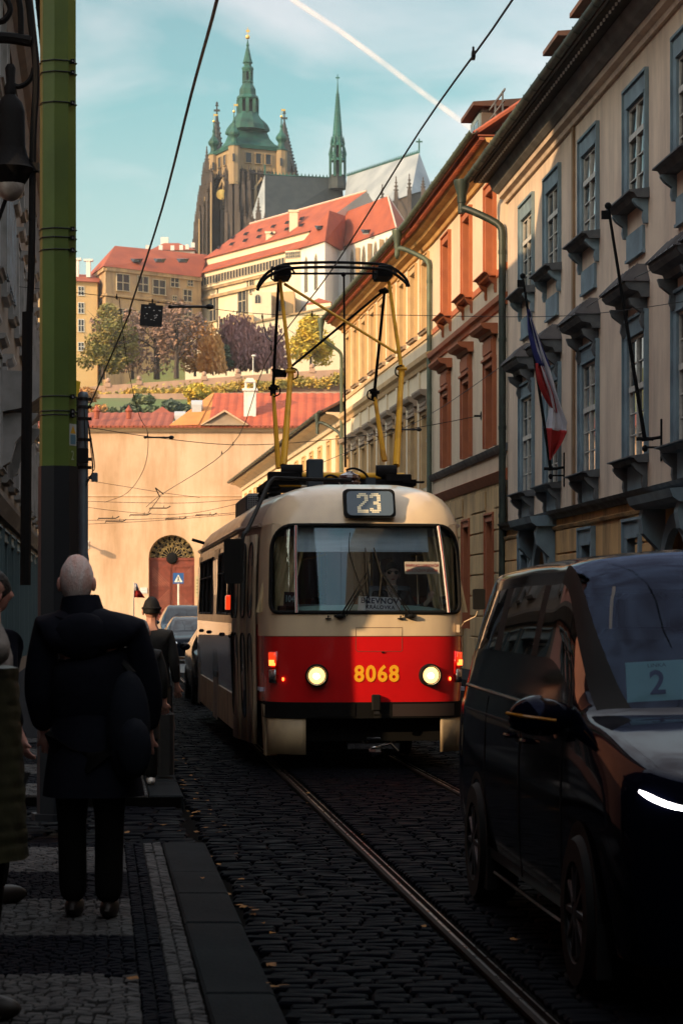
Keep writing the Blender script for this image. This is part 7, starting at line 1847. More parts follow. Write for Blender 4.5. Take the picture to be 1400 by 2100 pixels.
# gutter strips
for sg in (-1, 1):
    g = MB(); g.tube([S(sg * u_of_y(y), 2.6, .025) for y in [.75, 1.0, 1.4, 1.9, 2.4, 3, 5, 8, 11, 12, 12.8]], .022, 6); g.obj('rain_gutter', m_cream_d, TR, smooth=True)
# side windows
for (a, b) in swin:
    for sg in (-1, 1):
        ua, ub = u_of_y(a) * sg, u_of_y(b) * sg
        g = MB(); g.grid(lambda u, z: S(u, z, -.012), [ua, (ua + ub) / 2, ub], [wz0, 2.0, 2.4]); g.obj('side_window', m_sideglass, TR)
        g = MB(); g.tube([S(ua, wz0, .01), S(ub, wz0, .01), S(ub, 2.4, .01), S(ua, 2.4, .01)], .018, 5, closed=True); g.tube([S(ua, 2.15, .01), S(ub, 2.15, .01)], .014, 5); g.obj('window_frame', M['wr'], TR)
# middle and rear doors: dark slots on the side, lower skirts
for ya, yb_ in ((6.15, 7.35), (11.2, 12.3)):
    for k in range(3):
        a = -u_of_y(ya + (yb_ - ya) * k / 3 + .02); b = -u_of_y(ya + (yb_ - ya) * (k + 1) / 3 - .02)
        g = MB(); g.grid(lambda u, z: S(u, max(z, .71), .012) + Vector((0, 0, min(0, z - .71))), [a, b], [.25, 2.5]); g.obj('side_door', m_door, TR)
        g = MB(); g.quad(S(a - .05, .8, .014), S(b + .05, .8, .014), S(b + .05, 2.35, .014), S(a - .05, 2.35, .014)); g.obj('door_window', M['dg'], TR)
for ya, yb_ in ((2.45, 4.3), (4.35, 6.1), (7.4, 9.2), (9.25, 11.1)):
    g = MB(); g.grid(lambda u, z: S(-u, .72, -.005) + Vector((0, 0, z - .72)), [u_of_y(ya), u_of_y(yb_)], [.3, .71]); o = g.obj('side_skirt', m_skirt, TR); md = o.modifiers.new('t', 'SOLIDIFY'); md.thickness = .02
for y in (3.0, 5.0, 8.2, 10.5): g = MB(); p = S(-u_of_y(y), 1.38, .01); g.ell(p, (.03, .03, .025), 8, 6); g.obj('side_marker', M['rubber'], TR)
g = MB(); p = S(-u_of_y(2.9), 1.75, .03); g.cbox(p.x - .05, p.x + .02, p.y - .08, p.y + .08, 1.69, 1.86, .015); g.obj('side_indicator', m_red_l, TR)
g = MB(); p = S(-u_of_y(10.9), 2.7, .03); g.tube([p, p + Vector((-.18, -.05, .05))], .025, 6); g.obj('roof_horn', M['rubber'], TR)
# mirrors
mrx, mry = -1.43, -.35
mk = link('mirror', None, TR)
g = MB(); rr_ = rrect(.098, 1.955, 2.415, .035, .035, 5); g.hull([(mrx + a, mry + .06, z) for a, z in rr_][::-1], [(mrx + a, mry, z) for a, z in rr_][::-1]); g.obj('mirror_housing', M['rubber'], mk)
g = MB(); g.tube(catmull([(.0, 1.6, 3.13), (-.75, 1.3, 3.13), (-.93, 1.1, 3.1), (-1.1, .5, 2.82), (-1.27, -.1, 2.52), (-1.33, -.3, 2.44), (-1.35, -.34, 2.2)], 4), .022, 8); g.obj('mirror_arm', M['rubber'], mk, smooth=True)
mk2 = link('mirror', None, TR)
g = MB(); rr_ = rrect(.062, 1.69, 1.905, .02, .02, 4); g.hull([(1.115 + a, -.3, z) for a, z in rr_][::-1], [(1.115 + a, -.36, z) for a, z in rr_][::-1]); g.obj('mirror_housing', M['rubber'], mk2)
g = MB(); g.tube([S(1.05, 1.5, .02), (1.0, -.1, 1.56), (1.09, -.28, 1.62), (1.12, -.31, 1.72)], .006, 6); g.box(.955, .985, .12, .16, 1.45, 1.53); g.obj('mirror_arm', m_cream, mk2)

# ---- interior
M['seat'] = mat('seat_shell', (.25, .05, .03), rough=.5)
m_dash = mat('pale_green_dashboard', (.35, .58, .55), (.28, .48, .46), scale=3, rough=.5)
m_int = mat('grey_blue_bulkhead', (.42, .48, .60), rough=.6)
m_curt = mat('yellowish_curtain', (.75, .60, .36), (.5, .4, .22), scale=5, rough=.8, stretch=(5, 5, .5))
cab = link('cab_interior', None, TR)
g = MB(); uu_ = [-.9 + 1.8 * k / 14 for k in range(15)]
g.grid(lambda u, v: (Vector((S(u, 1.7).x * .97, S(u, 1.7).y + .06 + v * .5, 1.665 + .075 * math.sin(min(1, v * 2) * math.pi / 2) * (1 - (abs(u) / .98) ** 4)))), uu_, [0, .1, .25, .5, 1.0]); g.obj('dashboard', m_dash, cab, smooth=True)
g = MB(); g.box(-1.1, 1.1, .5, 13.4, .82, .86); g.obj('tram_floor', m_int, cab)
g = MB(); g.box(-1.1, 1.1, 1.55, 1.6, .86, 1.75); g.box(-1.1, -.62, 1.55, 1.6, 1.75, 2.35); g.box(-.28, .02, 1.55, 1.6, 1.75, 2.35); g.box(.85, 1.1, 1.55, 1.6, 1.75, 2.35); g.box(-1.1, 1.1, 1.55, 1.6, 2.35, 2.7); g.obj('bulkhead', m_int, cab)
g = MB(); g.grid(lambda u, z: S(u, z, -.12), [-.78 + 1.5 * k / 10 for k in range(11)], [2.30, 2.42, 2.56]); g.obj('sun_blind', mat('blue_sunblind', (.55, .70, .80), (.35, .48, .58), scale=3, rough=.6, stretch=(.6, 1, 5)), cab)
for sg in (-1, 1):
    g = MB(); n = 26
    vs = []
    for k in range(n + 1):
        t = k / n; x = sg * (.99 - .05 * t + .018 * math.sin(k * 1.9)); y = .32 + t * 1.0
        vs += [(x * (1 if y > .6 else .97), y, 1.66), (x * .96 - sg * .0, y, 2.45)]
    g.add(vs, [(2 * k, 2 * k + 2, 2 * k + 3, 2 * k + 1) for k in range(n)]); g.obj('curtain', m_curt, cab)
    g = MB(); 
    vs = []
    for k in range(13):
        x = sg * (.66 + .03 * k); vs += [(x + sg * .12, .52 + .02 * math.sin(k * 2.2), 1.66), (x - sg * .06, .48 + .03 * math.sin(k * 2.2), 2.47)]
    g.add(vs, [(2 * k, 2 * k + 2, 2 * k + 3, 2 * k + 1) for k in range(12)]); g.obj('curtain', m_curt, cab)
for y in (3.5, 4.4, 5.3, 7.8, 8.8, 9.8, 10.8):
    for x in (-.7, .35, .8): g = MB(); g.cbox(x - .2, x + .2, y, y + .06, 1.25, 1.85, .01); g.cbox(x - .2, x + .2, y - .4, y, 1.2, 1.27, .01); g.obj('passenger_seat', M['seat'], cab)
for x in (-.3, .3):
    g = MB(); g.tube([(x, 2.2, .86), (x, 2.2, 2.7)], .017, 8); g.tube([(x, 2.0, 2.45), (x, 12, 2.45)], .017, 8); g.obj('grab_rail', m_yel, cab)
g = MB(); g.cbox(.12, .6, 1.05, 1.13, 1.2, 1.95, .03); g.obj('driver_seat', m_int, cab)
# boards behind the glass
def board(name, label, cat, u, z, w, h, colr, tilt=0.0, off=-.07, yaw=None):
    p = S(u, z, off); x2, y2 = outl(u + .05); x1, y1 = outl(u - .05); a = math.atan2(y2 - y1, x2 - x1)
    wp = TR.matrix_world if False else None
    t = thing(name, label, cat); 
    rz = TR.rotation_euler.z; c_, s_ = math.cos(rz), math.sin(rz)
    t.location = (.28 + p.x * c_ - p.y * s_, 24 + p.x * s_ + p.y * c_, p.z); t.rotation_euler = (0, tilt, rz + a)
    MB().box(-w / 2, w / 2, -.004, .004, -h / 2, h / 2).obj('board', colr, t); return t
m_paper = mat('white_board', (.85, .88, .9), rough=.5); m_ink = mat('navy_ink', (.02, .03, .09), rough=.5)
bd = board('destination_board', 'white board lettered BŘEVNOV KRÁLOVKA behind the tram windscreen', 'sign', .13, 1.745, .45, .155, m_paper, tilt=rad(2))
lettering('line', 'BŘEVNOV', .082, m_ink, (0.0, -.006, .034), (rad(90), 0, 0), bd, bold=.0025, spacing=1.12, sx=1.0, depth=.001)
lettering('line', 'KRÁLOVKA', .054, m_ink, (0.01, -.006, -.032), (rad(90), 0, 0), bd, bold=.0015, spacing=1.15, sx=1.0, depth=.001)
m_blkbd = mat('black_board', (.012, .014, .016), rough=.4); m_cy = mat('pale_blue_digits', (.25, .42, .46), rough=.5)
bd = board('run_number_plate', 'black plate numbered 104 in the left corner of the tram windscreen', 'sign', -.84, 1.80, .13, .15, m_blkbd, tilt=rad(3), off=-.05)
lettering('number', '104', .10, m_cy, (0.0, -.006, 0), (rad(90), 0, 0), bd, bold=.001, sx=.7, depth=.001)
bd = board('run_number_plate', 'mirrored black plate numbered 104 in the right corner of the tram windscreen', 'sign', .86, 1.77, .09, .13, m_blkbd, tilt=rad(-8), off=-.05)
lettering('number', '104', .08, m_cy, (0.0, -.006, 0), (rad(90), 0, 0), bd, sx=.6, depth=.001)
g = MB(); p = S(-.88, 1.69, -.08); g.cbox(p.x - .1, p.x + .1, p.y, p.y + .1, 1.665, 1.73, .01); g.obj('dash_device', M['rubber'], cab)
bd = board('instruction_sticker', 'pale sticker with red Czech warning text on the right of the tram windscreen', 'sticker', .60, 2.13, .38, .13, mat('translucent_label', (.55, .50, .42), rough=.4), off=-.028)
m_rt = mat('red_print', (.35, .04, .03), rough=.5)
lettering('text_line', 'MANIPULACE S ODPOJOVAČEM', .041, m_rt, (0, -.006, .024), (rad(90), 0, 0), bd, sx=.62, depth=.0005)
lettering('text_line', 'JEN SE STAŽENÝM SBĚRAČEM', .041, m_rt, (0, -.006, -.03), (rad(90), 0, 0), bd, sx=.62, depth=.0005)

# ---- roof gear and pantograph
g = MB(); g.cbox(-.52, .62, 2.0, 2.06, 3.02, 3.10, .01); g.obj('roof_fairing', mat('peeling_cream', (.55, .50, .38), (.3, .14, .05), scale=9, rough=.6, lo=.5, hi=.7), TR)
g = MB(); g.cbox(-.46, -.28, 1.9, 2.1, 3.07, 3.39, .01); g.obj('roof_box', mat('navy_roof_box', (.03, .045, .06), rough=.5), TR)
g = MB(); g.lathe([(.05, 3.06), (.05, 3.16)], 10, c=(.22, 1.7)); g.box(.18, .28, 1.65, 1.75, 3.06, 3.17); g.obj('roof_stub', mat('navy_roof_box', (.03, .045, .06), rough=.5), TR)
g = MB(); g.lathe([(.11, 3.12), (.13, 3.15), (.11, 3.18), (.135, 3.2), (.12, 3.23), (.05, 3.26), (.03, 3.28)], 16, c=(.06, 2.3)); g.obj('roof_insulator', mat('brown_insulator', (.05, .02, .02), rough=.2, coat=1), TR, smooth=True)
g = MB(); g.tube(catmull([(.02, 2.3, 3.29), (.12, 2.3, 3.31), (.25, 2.35, 3.25), (.3, 2.4, 3.14)], 4), .014, 6); g.tube(catmull([(-.3, 2.2, 3.12), (-.2, 2.2, 3.22), (-.1, 2.2, 3.2), (-.03, 2.2, 3.12)], 4), .014, 6); g.obj('roof_cable', M['rubber'], TR, smooth=True)
g = MB(); g.cbox(-.95, -.5, 5.0, 7.2, 2.93, 3.16, .04); g.obj('resistor_box', mat('grey_roof_box', (.05, .055, .065), rough=.5), TR)
g = MB()
for k in range(14):
    for j in range(7): x = -.93 + k * .03; g.box(x, x + .008, 4.985, 4.995, 2.96, 3.14)
for j in range(7): g.box(-.93, -.52, 4.984, 4.994, 2.965 + j * .027, 2.973 + j * .027)
g.obj('box_grille', M['chrome'] if False else mat('galvanised_mesh', (.3, .32, .34), rough=.4, metal=.5), TR)
PG = link('pantograph', None, TR); PG.location = (0, 3.45, 0)
def part(mb, name, mt, smooth=True): return mb.obj(name, mt, PG, smooth=smooth)
g = MB(); g.box(-.86, .86, -.95, -.85, 3.13, 3.2); g.box(-.86, .86, .85, .95, 3.13, 3.2); g.box(-.86, -.78, -.9, .9, 3.13, 3.19); g.box(.78, .86, -.9, .9, 3.13, 3.19)
for x in (-.78, .78):
    for y in (-.88, .88): g.lathe([(.06, 3.0), (.08, 3.03), (.05, 3.06), (.08, 3.09), (.05, 3.13)], 10, c=(x, y))
part(g, 'base_frame', M['iron'], False)
g = MB(); g.tube([(-.72, -.9, 3.24), (.72, -.9, 3.24)], .04, 10); g.tube([(-.72, .9, 3.24), (.72, .9, 3.24)], .04, 10); part(g, 'pivot_tube', m_yel)
g = MB()
for x in (-.58, .52): g.tube([(x - .12, -.86, 3.28), (x + .12, -.9, 3.28)], .09, 14); g.tube([(x - .15, -.8, 3.22), (x + .15, -.8, 3.22)], .06, 10)
g.cbox(.5, .8, -.98, -.8, 3.18, 3.26, .01); g.cbox(-.86, -.5, -.98, -.8, 3.18, 3.28, .01); g.box(.7, .95, -.98, -.86, 3.16, 3.18); part(g, 'spring_drum', M['iron'])
YK = .0
def arm(x0, y0, z0, x1, y1, z1, r0, r1, name, mt): g = MB(); g.tube([(x0, y0, z0), (x1, y1, z1)], [r0, r1], 8); return part(g, name, mt)
# heights at knees and head (world z)
zk1, zk2, zt_ = GZ(845, 26.5), GZ(760, 27.2), GZ(565, 27.5)
kF = (-.72, -.95); 
# front lower arms (yellow) rising to knees, pair left and right; measured pixel ends
def loc(px, py, y):   # world pixel to pantograph-local x,z at local depth y
    rz = TR.rotation_euler.z; c_, s_ = math.cos(rz), math.sin(rz)
    # world point = (.28,24) + R*(x, 3.45+y); solve x so that projection hits px
    k = (px - 700) / FPX; yy = 3.45 + y
    x = (k * (24 + c_ * yy) - .28 + s_ * yy) / (c_ - k * s_)
    Yw = 24 + s_ * x + c_ * yy
    return Vector((x, y, GZ(py, Yw)))
A_l0, A_l1 = loc(581, 955, -.85), loc(596, 765, -.1)
arm(*A_l0, *A_l1, .042, .03, 'lower_arm', m_yel)
A_r0, A_r1 = loc(812, 955, -.85), loc(823, 760, -.1)
arm(*A_r0, *A_r1, .042, .03, 'lower_arm', m_yel)
B_l0, B_l1 = loc(571, 960, .85), loc(560, 800, 1.2)
arm(*B_l0, *B_l1, .036, .022, 'lower_arm', m_yel)
B_r0, B_r1 = loc(788, 945, .85), loc(767, 808, 1.2)
arm(*B_r0, *B_r1, .036, .022, 'lower_arm', m_yel)
H_l, H_r = loc(574, 575, .3), loc(793, 570, .3)
arm(*A_l1, *H_l, .026, .02, 'upper_arm', m_yel); arm(*A_r1, *loc(797, 578, .2), .026, .02, 'upper_arm', m_yel)
arm(*B_l1, *loc(571, 580, .45), .02, .018, 'upper_arm', M['iron']); arm(*B_r1, *loc(789, 590, .45), .02, .018, 'upper_arm', M['iron'])
arm(*loc(583, 582, .28), *loc(813, 724, -.05), .018, .016, 'cross_brace', m_yel)
arm(*loc(575, 770, 1.1), *loc(785, 597, .5), .016, .016, 'cross_brace', M['iron'])
arm(*loc(708, 958, .0), *loc(705, 568, .35), .013, .012, 'lift_rod', M['iron'])
for p, mt in ((A_l1, m_yel), (A_r1, m_yel), (B_l1, M['iron']), (B_r1, M['iron'])):
    g = MB(); g.cbox(p.x - .035, p.x + .035, p.y - .04, p.y + .04, p.z - .07, p.z + .07, .012); g.tube([(p.x - .06, p.y - .03, p.z + .02), (p.x + .06, p.y - .03, p.z + .02)], .022, 8); part(g, 'knee_joint', mt, False)
    g = MB(); d_ = .07 if p.x < 0 or p.y > 1 else -.07
    if p is B_r1: d_ = -.08
    g.tube(catmull([(p.x, p.y - .05, p.z + .06), (p.x + d_, p.y - .06, p.z + .03), (p.x + d_ * 1.1, p.y - .06, p.z - .05), (p.x, p.y - .05, p.z - .09)], 4), .010, 6); part(g, 'knee_cable', M['rubber'])
g = MB(); p = loc(575, 765, 1.15); g.hull([(p.x - .08, p.y - .04, p.z - .05), (p.x + .07, p.y - .04, p.z - .05), (p.x + .07, p.y + .04, p.z - .05), (p.x - .08, p.y + .04, p.z - .05)], [(p.x - .11, p.y - .04, p.z + .05), (p.x + .09, p.y - .04, p.z + .03), (p.x + .09, p.y + .04, p.z + .03), (p.x - .11, p.y + .04, p.z + .05)]); part(g, 'brace_clamp', M['iron'], False)
for y, dpy in ((.0, 14), (.62, 0)):
    pts = [loc(528, 592 + (4 if y == 0 else -2), y), loc(533, 578 + dpy * .5, y), loc(548, 560 + dpy * .6, y), loc(570, 547 + dpy * .7, y), loc(600, 540 + dpy * .7, y), loc(685, 538 + dpy * .7, y), loc(770, 541 + dpy * .7, y), loc(795, 545 + dpy * .7, y), loc(815, 556 + dpy * .7, y), loc(832, 572 + dpy * .6, y), loc(838 - (4 if y == 0 else 0), 588, y)]
    g = MB(); g.tube(catmull(pts, 4), .018, 8); part(g, 'collector_strip', M['iron'])
for px in (579, 785):
    g = MB(); p = loc(px, 562, .3); g.cbox(p.x - .09, p.x + .09, p.y - .25, p.y + .25, p.z - .06, p.z + .08, .02); g.tube([(p.x - .14, p.y - .2, p.z + .06), (p.x - .15, p.y - .22, p.z - .09), (p.x - .1, p.y - .2, p.z - .12)], .012, 6); g.tube([(p.x + .1, p.y - .2, p.z + .03), (p.x + .13, p.y - .22, p.z - .02)], .012, 6); part(g, 'spring_carrier', M['iron'], False)
g = MB(); g.tube([loc(590, 561, .28), loc(780, 561, .28)], .014, 8); g.ell(loc(704, 563, .28), (.03, .03, .03), 8, 6); part(g, 'head_tube', M['iron'])
g = MB(); p = loc(787, 597, .45); g.ell(p, (.07, .06, .035), 10, 6); part(g, 'brace_clamp', M['iron'])
# smooth number for cab ceiling (dark)
g = MB(); g.box(-1.05, 1.05, .9, 13.2, 2.62, 2.64); g.obj('ceiling', mat('tram_ceiling', (.75, .72, .66), rough=.7), TR)
# ================================================================ vehicles
M['rim'] = mat('alloy_rim', (.05, .05, .055), rough=.4, metal=.7)
def carpaint(name, c, rough=.12): return mat(name, c, rough=rough, metal=0, spec=.09)
m_cglass = mat('car_glass', (.006, .007, .009), rough=.03, spec=.5)
def loft(root, rings, tagfn, mats, ns=4, npz=4, mirror=(1, -1)):
    # rings: lists of (x,y,z); interpolate along rings then across
    rr = [catmull(r, npz) for r in rings]; m = len(rr[0])
    cols = [catmull([rr[i][j] for i in range(len(rr))], ns) for j in range(m)]
    nst = len(cols[0]); pts = {}
    for i in range(nst - 1):
        for j in range(m - 1):
            a, b, c, d = cols[j][i], cols[j][i + 1], cols[j + 1][i + 1], cols[j + 1][i]
            mid = (a + b + c + d) / 4; nm = tagfn(mid, i / ns, j / npz)
            for s in mirror:
                q = [Vector((p.x * s, p.y, p.z)) for p in (a, b, c, d)]
                if s < 0: q.reverse()
                pts.setdefault(nm, MB()).quad(*q)
    out = {}
    for nm, g in pts.items():
        for h in (split_mb(g) if nm not in ('body', 'windscreen') else [g]): h.obj(nm, mats[nm], root, smooth=True, weld=True)
    return out
def wheel(root, x, y, r=.33, w=.22, rimmat=None, name='wheel'):
    s = 1 if x > 0 else -1
    o = link(name, None, root); o.location = (x, y, r)
    g = MB(); g.lathe([(r * .62, -w / 2), (r * .94, -w / 2), (r, -w / 2 + .03), (r, w / 2 - .03), (r * .94, w / 2), (r * .66, w / 2), (r * .62, w / 2 - .03)], 28); g.v = [(c * s, a, b) for a, b, c in g.v]; g.obj('tyre', M['rubber'], o, smooth=True)
    g = MB(); g.lathe([(r * .64, w / 2 - .03), (r * .6, w / 2 - .01), (r * .58, w / 2 - .06), (.05, w / 2 - .07)], 28)
    for k in range(10): a = k * math.pi / 5; g.tube([(math.cos(a) * .05, math.sin(a) * .05, w / 2 - .03), (math.cos(a) * r * .6, math.sin(a) * r * .6, w / 2 - .02)], [.03, .018], 6)
    g.lathe([(.06, w / 2 - .05), (.06, w / 2 - .01), (.02, w / 2 - .005)], 14); g.v = [(c * s, a, b) for a, b, c in g.v]; g.obj('rim', M['rim'], o, smooth=True)
    return o
# ---- black van in the right foreground
VAN = thing('van', 'glossy black passenger van with number 2 paper in its windscreen, right foreground', 'van', (2.10, 9.28, 0), math.atan(.085))
m_vp = carpaint('black_blue_paint', (.0015, .002, .006), .06)
m_vp.node_tree.nodes['Principled BSDF'].inputs['Specular Tint'].default_value = (.45, .5, .9, 1)
m_vg = mat('van_privacy_glass', (.004, .004, .005), rough=.01, spec=1.0, coat=.6)
m_vtrim = mat('satin_black_trim', (.008, .008, .009), rough=.35)
rings = [
 [(.02, -.03, .22), (.02, -.05, .50), (.02, -.05, .78), (.02, -.02, .92), (.015, .0, .95), (.01, .01, .96), (.005, .02, .97), (0, .03, .975)],
 [(.60, .02, .22), (.62, .0, .50), (.62, .0, .78), (.58, .04, .93), (.5, .06, .965), (.35, .07, .975), (.2, .08, .98), (0, .08, .985)],
 [(.82, .16, .22), (.86, .14, .50), (.86, .15, .80), (.80, .18, .96), (.68, .20, 1.0), (.45, .2, 1.015), (.22, .2, 1.02), (0, .2, 1.02)],
 [(.90, .34, .22), (.935, .33, .5), (.935, .34, .84), (.88, .36, 1.0), (.76, .37, 1.05), (.5, .37, 1.07), (.25, .36, 1.08), (0, .36, 1.08)],
 [(.93, .75, .25), (.957, .75, .5), (.957, .75, .90), (.92, .75, 1.09), (.80, .75, 1.14), (.5, .74, 1.165), (.25, .73, 1.175), (0, .72, 1.18)],
 [(.94, 1.12, .28), (.965, 1.12, .5), (.965, 1.12, .94), (.935, 1.12, 1.15), (.86, 1.12, 1.20), (.60, 1.02, 1.215), (.3, .96, 1.22), (0, .94, 1.225)],
 [(.945, 1.55, .28), (.967, 1.55, .5), (.967, 1.55, .95), (.94, 1.5, 1.165), (.865, 1.5, 1.46), (.70, 1.42, 1.52), (.35, 1.36, 1.55), (0, 1.34, 1.555)],
 [(.945, 2.1, .28), (.967, 2.1, .5), (.967, 2.1, .95), (.94, 2.0, 1.175), (.825, 2.02, 1.74), (.74, 1.95, 1.84), (.4, 1.88, 1.885), (0, 1.86, 1.90)],
 [(.945, 2.5, .28), (.967, 2.5, .5), (.967, 2.5, .95), (.94, 2.5, 1.18), (.82, 2.5, 1.765), (.74, 2.45, 1.87), (.4, 2.4, 1.925), (0, 2.4, 1.94)],
 [(.945, 3.5, .28), (.967, 3.5, .5), (.967, 3.5, .95), (.94, 3.5, 1.19), (.82, 3.5, 1.765), (.74, 3.5, 1.875), (.4, 3.5, 1.93), (0, 3.5, 1.945)],
 [(.94, 4.5, .28), (.965, 4.5, .5), (.965, 4.5, .95), (.935, 4.5, 1.20), (.81, 4.5, 1.745), (.73, 4.5, 1.855), (.4, 4.5, 1.90), (0, 4.5, 1.915)],
 [(.92, 4.92, .3), (.945, 4.94, .5), (.945, 4.94, .95), (.915, 4.92, 1.19), (.78, 4.85, 1.70), (.68, 4.8, 1.80), (.4, 4.76, 1.85), (0, 4.75, 1.865)],
 [(.80, 5.08, .3), (.84, 5.12, .5), (.84, 5.12, .95), (.80, 5.06, 1.19), (.66, 4.96, 1.66), (.58, 4.9, 1.74), (.35, 4.88, 1.78), (0, 4.87, 1.79)],
 [(.01, 5.12, .3), (.01, 5.16, .5), (.01, 5.16, .95), (.01, 5.1, 1.19), (.01, 5.0, 1.66), (.01, 4.94, 1.74), (.01, 4.92, 1.78), (0, 4.9, 1.79)]]
def vtag(m, i, j):
    if 5.0 <= i < 7.2 and j > 4.4: return 'windscreen'
    if 5.0 <= i < 7.3 and 3.95 < j <= 4.4: return 'pillar'
    if 5.2 < i < 11 and 3.25 < j < 3.98:
        if i < 6.15: return 'quarter_window'
        if any(a < m.y < b for a, b in ((2.55, 2.68), (3.75, 3.87), (4.78, 5))): return 'pillar'
        return 'side_window'
    if i > 12 and 3.2 < j < 4 : return 'rear_window'
    if 5.0 <= i and j < 1.0 and m.z < .36: return 'sill'
    if i < 3.2 and .3 < j < 1.6 and abs(m.x) < .62: return 'grille'
    return 'body'
vm = {'windscreen': m_cglass, 'quarter_window': m_vg, 'side_window': m_vg, 'rear_window': m_cglass, 'pillar': M['rubber'], 'sill': m_vtrim, 'grille': m_vtrim, 'body': m_vp}
M['van_screen'] = glassmat('van_windscreen', (.55, .68, .72), .015, gcol=(.25, .3, .45)); vm['windscreen'] = M['van_screen']
loft(VAN, rings, vtag, vm, ns=5, npz=5)
for sx in (-1, 1):
    for y in (.95, 4.1):
        g = MB(); n = 20; vs = []
        for k in range(n + 1): a = math.pi * k / n; vs += [(sx * .972, y - .40 * math.cos(a), .33 + .40 * math.sin(a)), (sx * .972, y - .36 * math.cos(a), .33 + .36 * math.sin(a))]
        g.add(vs, [(2 * k, 2 * k + 2, 2 * k + 3, 2 * k + 1) for k in range(n)])
        vs = [(sx * .969, y, .33)] + [(sx * .969, y - .37 * math.cos(math.pi * k / n), .33 + .37 * math.sin(math.pi * k / n)) for k in range(n + 1)]; g.add(vs, [(0, k + 1, k + 2) for k in range(n)]); g.box(min(sx * .9, sx * .968), max(sx * .9, sx * .968), y - .37, y + .37, .1, .33); g.obj('wheel_arch', M['rubber'], VAN)
        wheel(VAN, sx * .885, y, .335, .23)
VAN.scale = (1, 1, 1.025)
# chrome belt line, sliding-door rail, seams
def sidepath(js, ys_, off=.004):
    pass
g = MB(); g.tube(catmull([(-.93, 1.5, 1.172), (-.947, 2.2, 1.175), (-.948, 3.2, 1.185), (-.945, 4.2, 1.195), (-.93, 4.8, 1.2)], 5), .011, 6); g.obj('belt_chrome', M['chrome'], VAN, smooth=True)
g = MB(); g.tube(catmull([(-.962, 1.2, .235), (-.972, 2, .235), (-.972, 3.4, .235)], 5), .012, 6); g.obj('sill_chrome', M['chrome'], VAN, smooth=True)
m_seamd = mat('door_gap', (.001, .001, .001), rough=.9)
for y, z0 in ((1.42, .34), (2.62, .34), (3.82, .34)):
    g = MB(); g.tube([(-.949, y, .3), (-.969, y, .5), (-.971, y, .75), (-.969, y, .95), (-.957, y, 1.08), (-.944, y, 1.165)], .005, 5); g.obj('door_seam', m_seamd, VAN)
g = MB(); g.tube([(-.961, 2.7, 1.06), (-.961, 4.7, 1.07)], .007, 5); g.obj('door_rail', m_seamd, VAN)
for y in (2.32, 2.86): g = MB(); g.tube([(-.965, y - .09, 1.0), (-.995, y - .06, 1.0), (-.995, y + .06, 1.0), (-.965, y + .09, 1.0)], .012, 6); g.obj('door_handle', m_vp, VAN, smooth=True)
for x in (): g = MB(); g.tube(catmull([(x, 2.2, 1.90), (x, 2.5, 1.93), (x, 4.2, 1.93), (x, 4.6, 1.88)], 5), .02, 8); g.obj('roof_rail', m_vtrim, VAN, smooth=True)
# mirrors
for sx in (-1, 1):
    mi = link('wing_mirror', None, VAN); mi.location = (sx * 1.07, 1.36, 1.16)
    g = MB(); g.ell((0, 0, 0), (.155, .10, .085), 18, 12); g.v = [(a, min(b, .055), c * (1 + .2 * (a * sx > 0)) if c > -.06 else c) for a, b, c in g.v]; g.obj('mirror_shell', m_vp, mi, smooth=True)
    g = MB(); g.tube([(-sx * .08, 0, -.05), (-sx * .2, .02, -.10)], [.05, .04], 8); g.obj('mirror_foot', m_vtrim, mi)
    g = MB(); g.hull([(-.14, .056, -.06), (.14, .056, -.06), (.14, .06, -.06), (-.14, .06, -.06)], [(-.12, .056, .07), (.12, .056, .07), (.12, .06, .07), (-.12, .06, .07)]); g.obj('mirror_glass', M['chrome'], mi)
    g = MB(); g.tube(catmull([(sx * .165, -.02, .02), (sx * .1, -.09, .01), (-sx * .05, -.1, -.01)], 4), .008, 6); g.obj('repeater', mat('amber_repeater', (.4, .16, .02), rough=.2), mi)
# headlights
for sx in (-1, 1):
    hl = link('headlight', None, VAN)
    fr_ = [(-.40, .00), (-.60, .04), (-.78, .12), (-.87, .24), (-.905, .40)]
    g = MB(); top = [.84, .87, .90, .935, .96]; bot = [.76, .75, .74, .76, .84]
    vs = []
    for (x, y), zt2, zb2 in zip(fr_, top, bot): vs += [(sx * -x * -1, y - .015, zb2), (sx * -x * -1, y - .005, zt2)]
    g.add(vs, [(2 * k, 2 * k + 2, 2 * k + 3, 2 * k + 1) for k in range(4)]); o = g.obj('headlight_lens', mat('smoked_lens', (.02, .025, .03), rough=.05, coat=1), hl, smooth=True)
    g = MB(); g.tube(catmull([(sx * .42, -.025, .80), (sx * .6, .015, .83), (sx * .78, .095, .872), (sx * .865, .2, .915)], 4), [.011] * 5 + [.013] * 6 + [.010, .006], 6); g.obj('daytime_light', mat('daytime_led', (1, 1, 1), rough=.3, emit=(1, .97, .93), estr=4.0), hl, smooth=True)
    g = MB()
    for k in range(2): g.ell((sx * (.56 + .16 * k), .045 + .07 * k, .79 + .01 * k), (.04, .02, .03), 10, 6)
    g.obj('lamp_unit', M['chrome'], hl, smooth=True)
    g = MB(); g.tube(catmull([(sx * .3, -.035, .70), (sx * .55, -.005, .66), (sx * .75, .07, .68), (sx * .86, .18, .76), (sx * .91, .32, .86)], 4), .007, 6); g.obj('bumper_chrome', M['chrome'], VAN, smooth=True)
g = MB()
for k in range(4): g.tube([(-.55, -.03, .55 + .07 * k), (0, -.06, .55 + .07 * k), (.55, -.03, .55 + .07 * k)], .012, 6)
g.obj('grille_bar', M['chrome'], VAN)
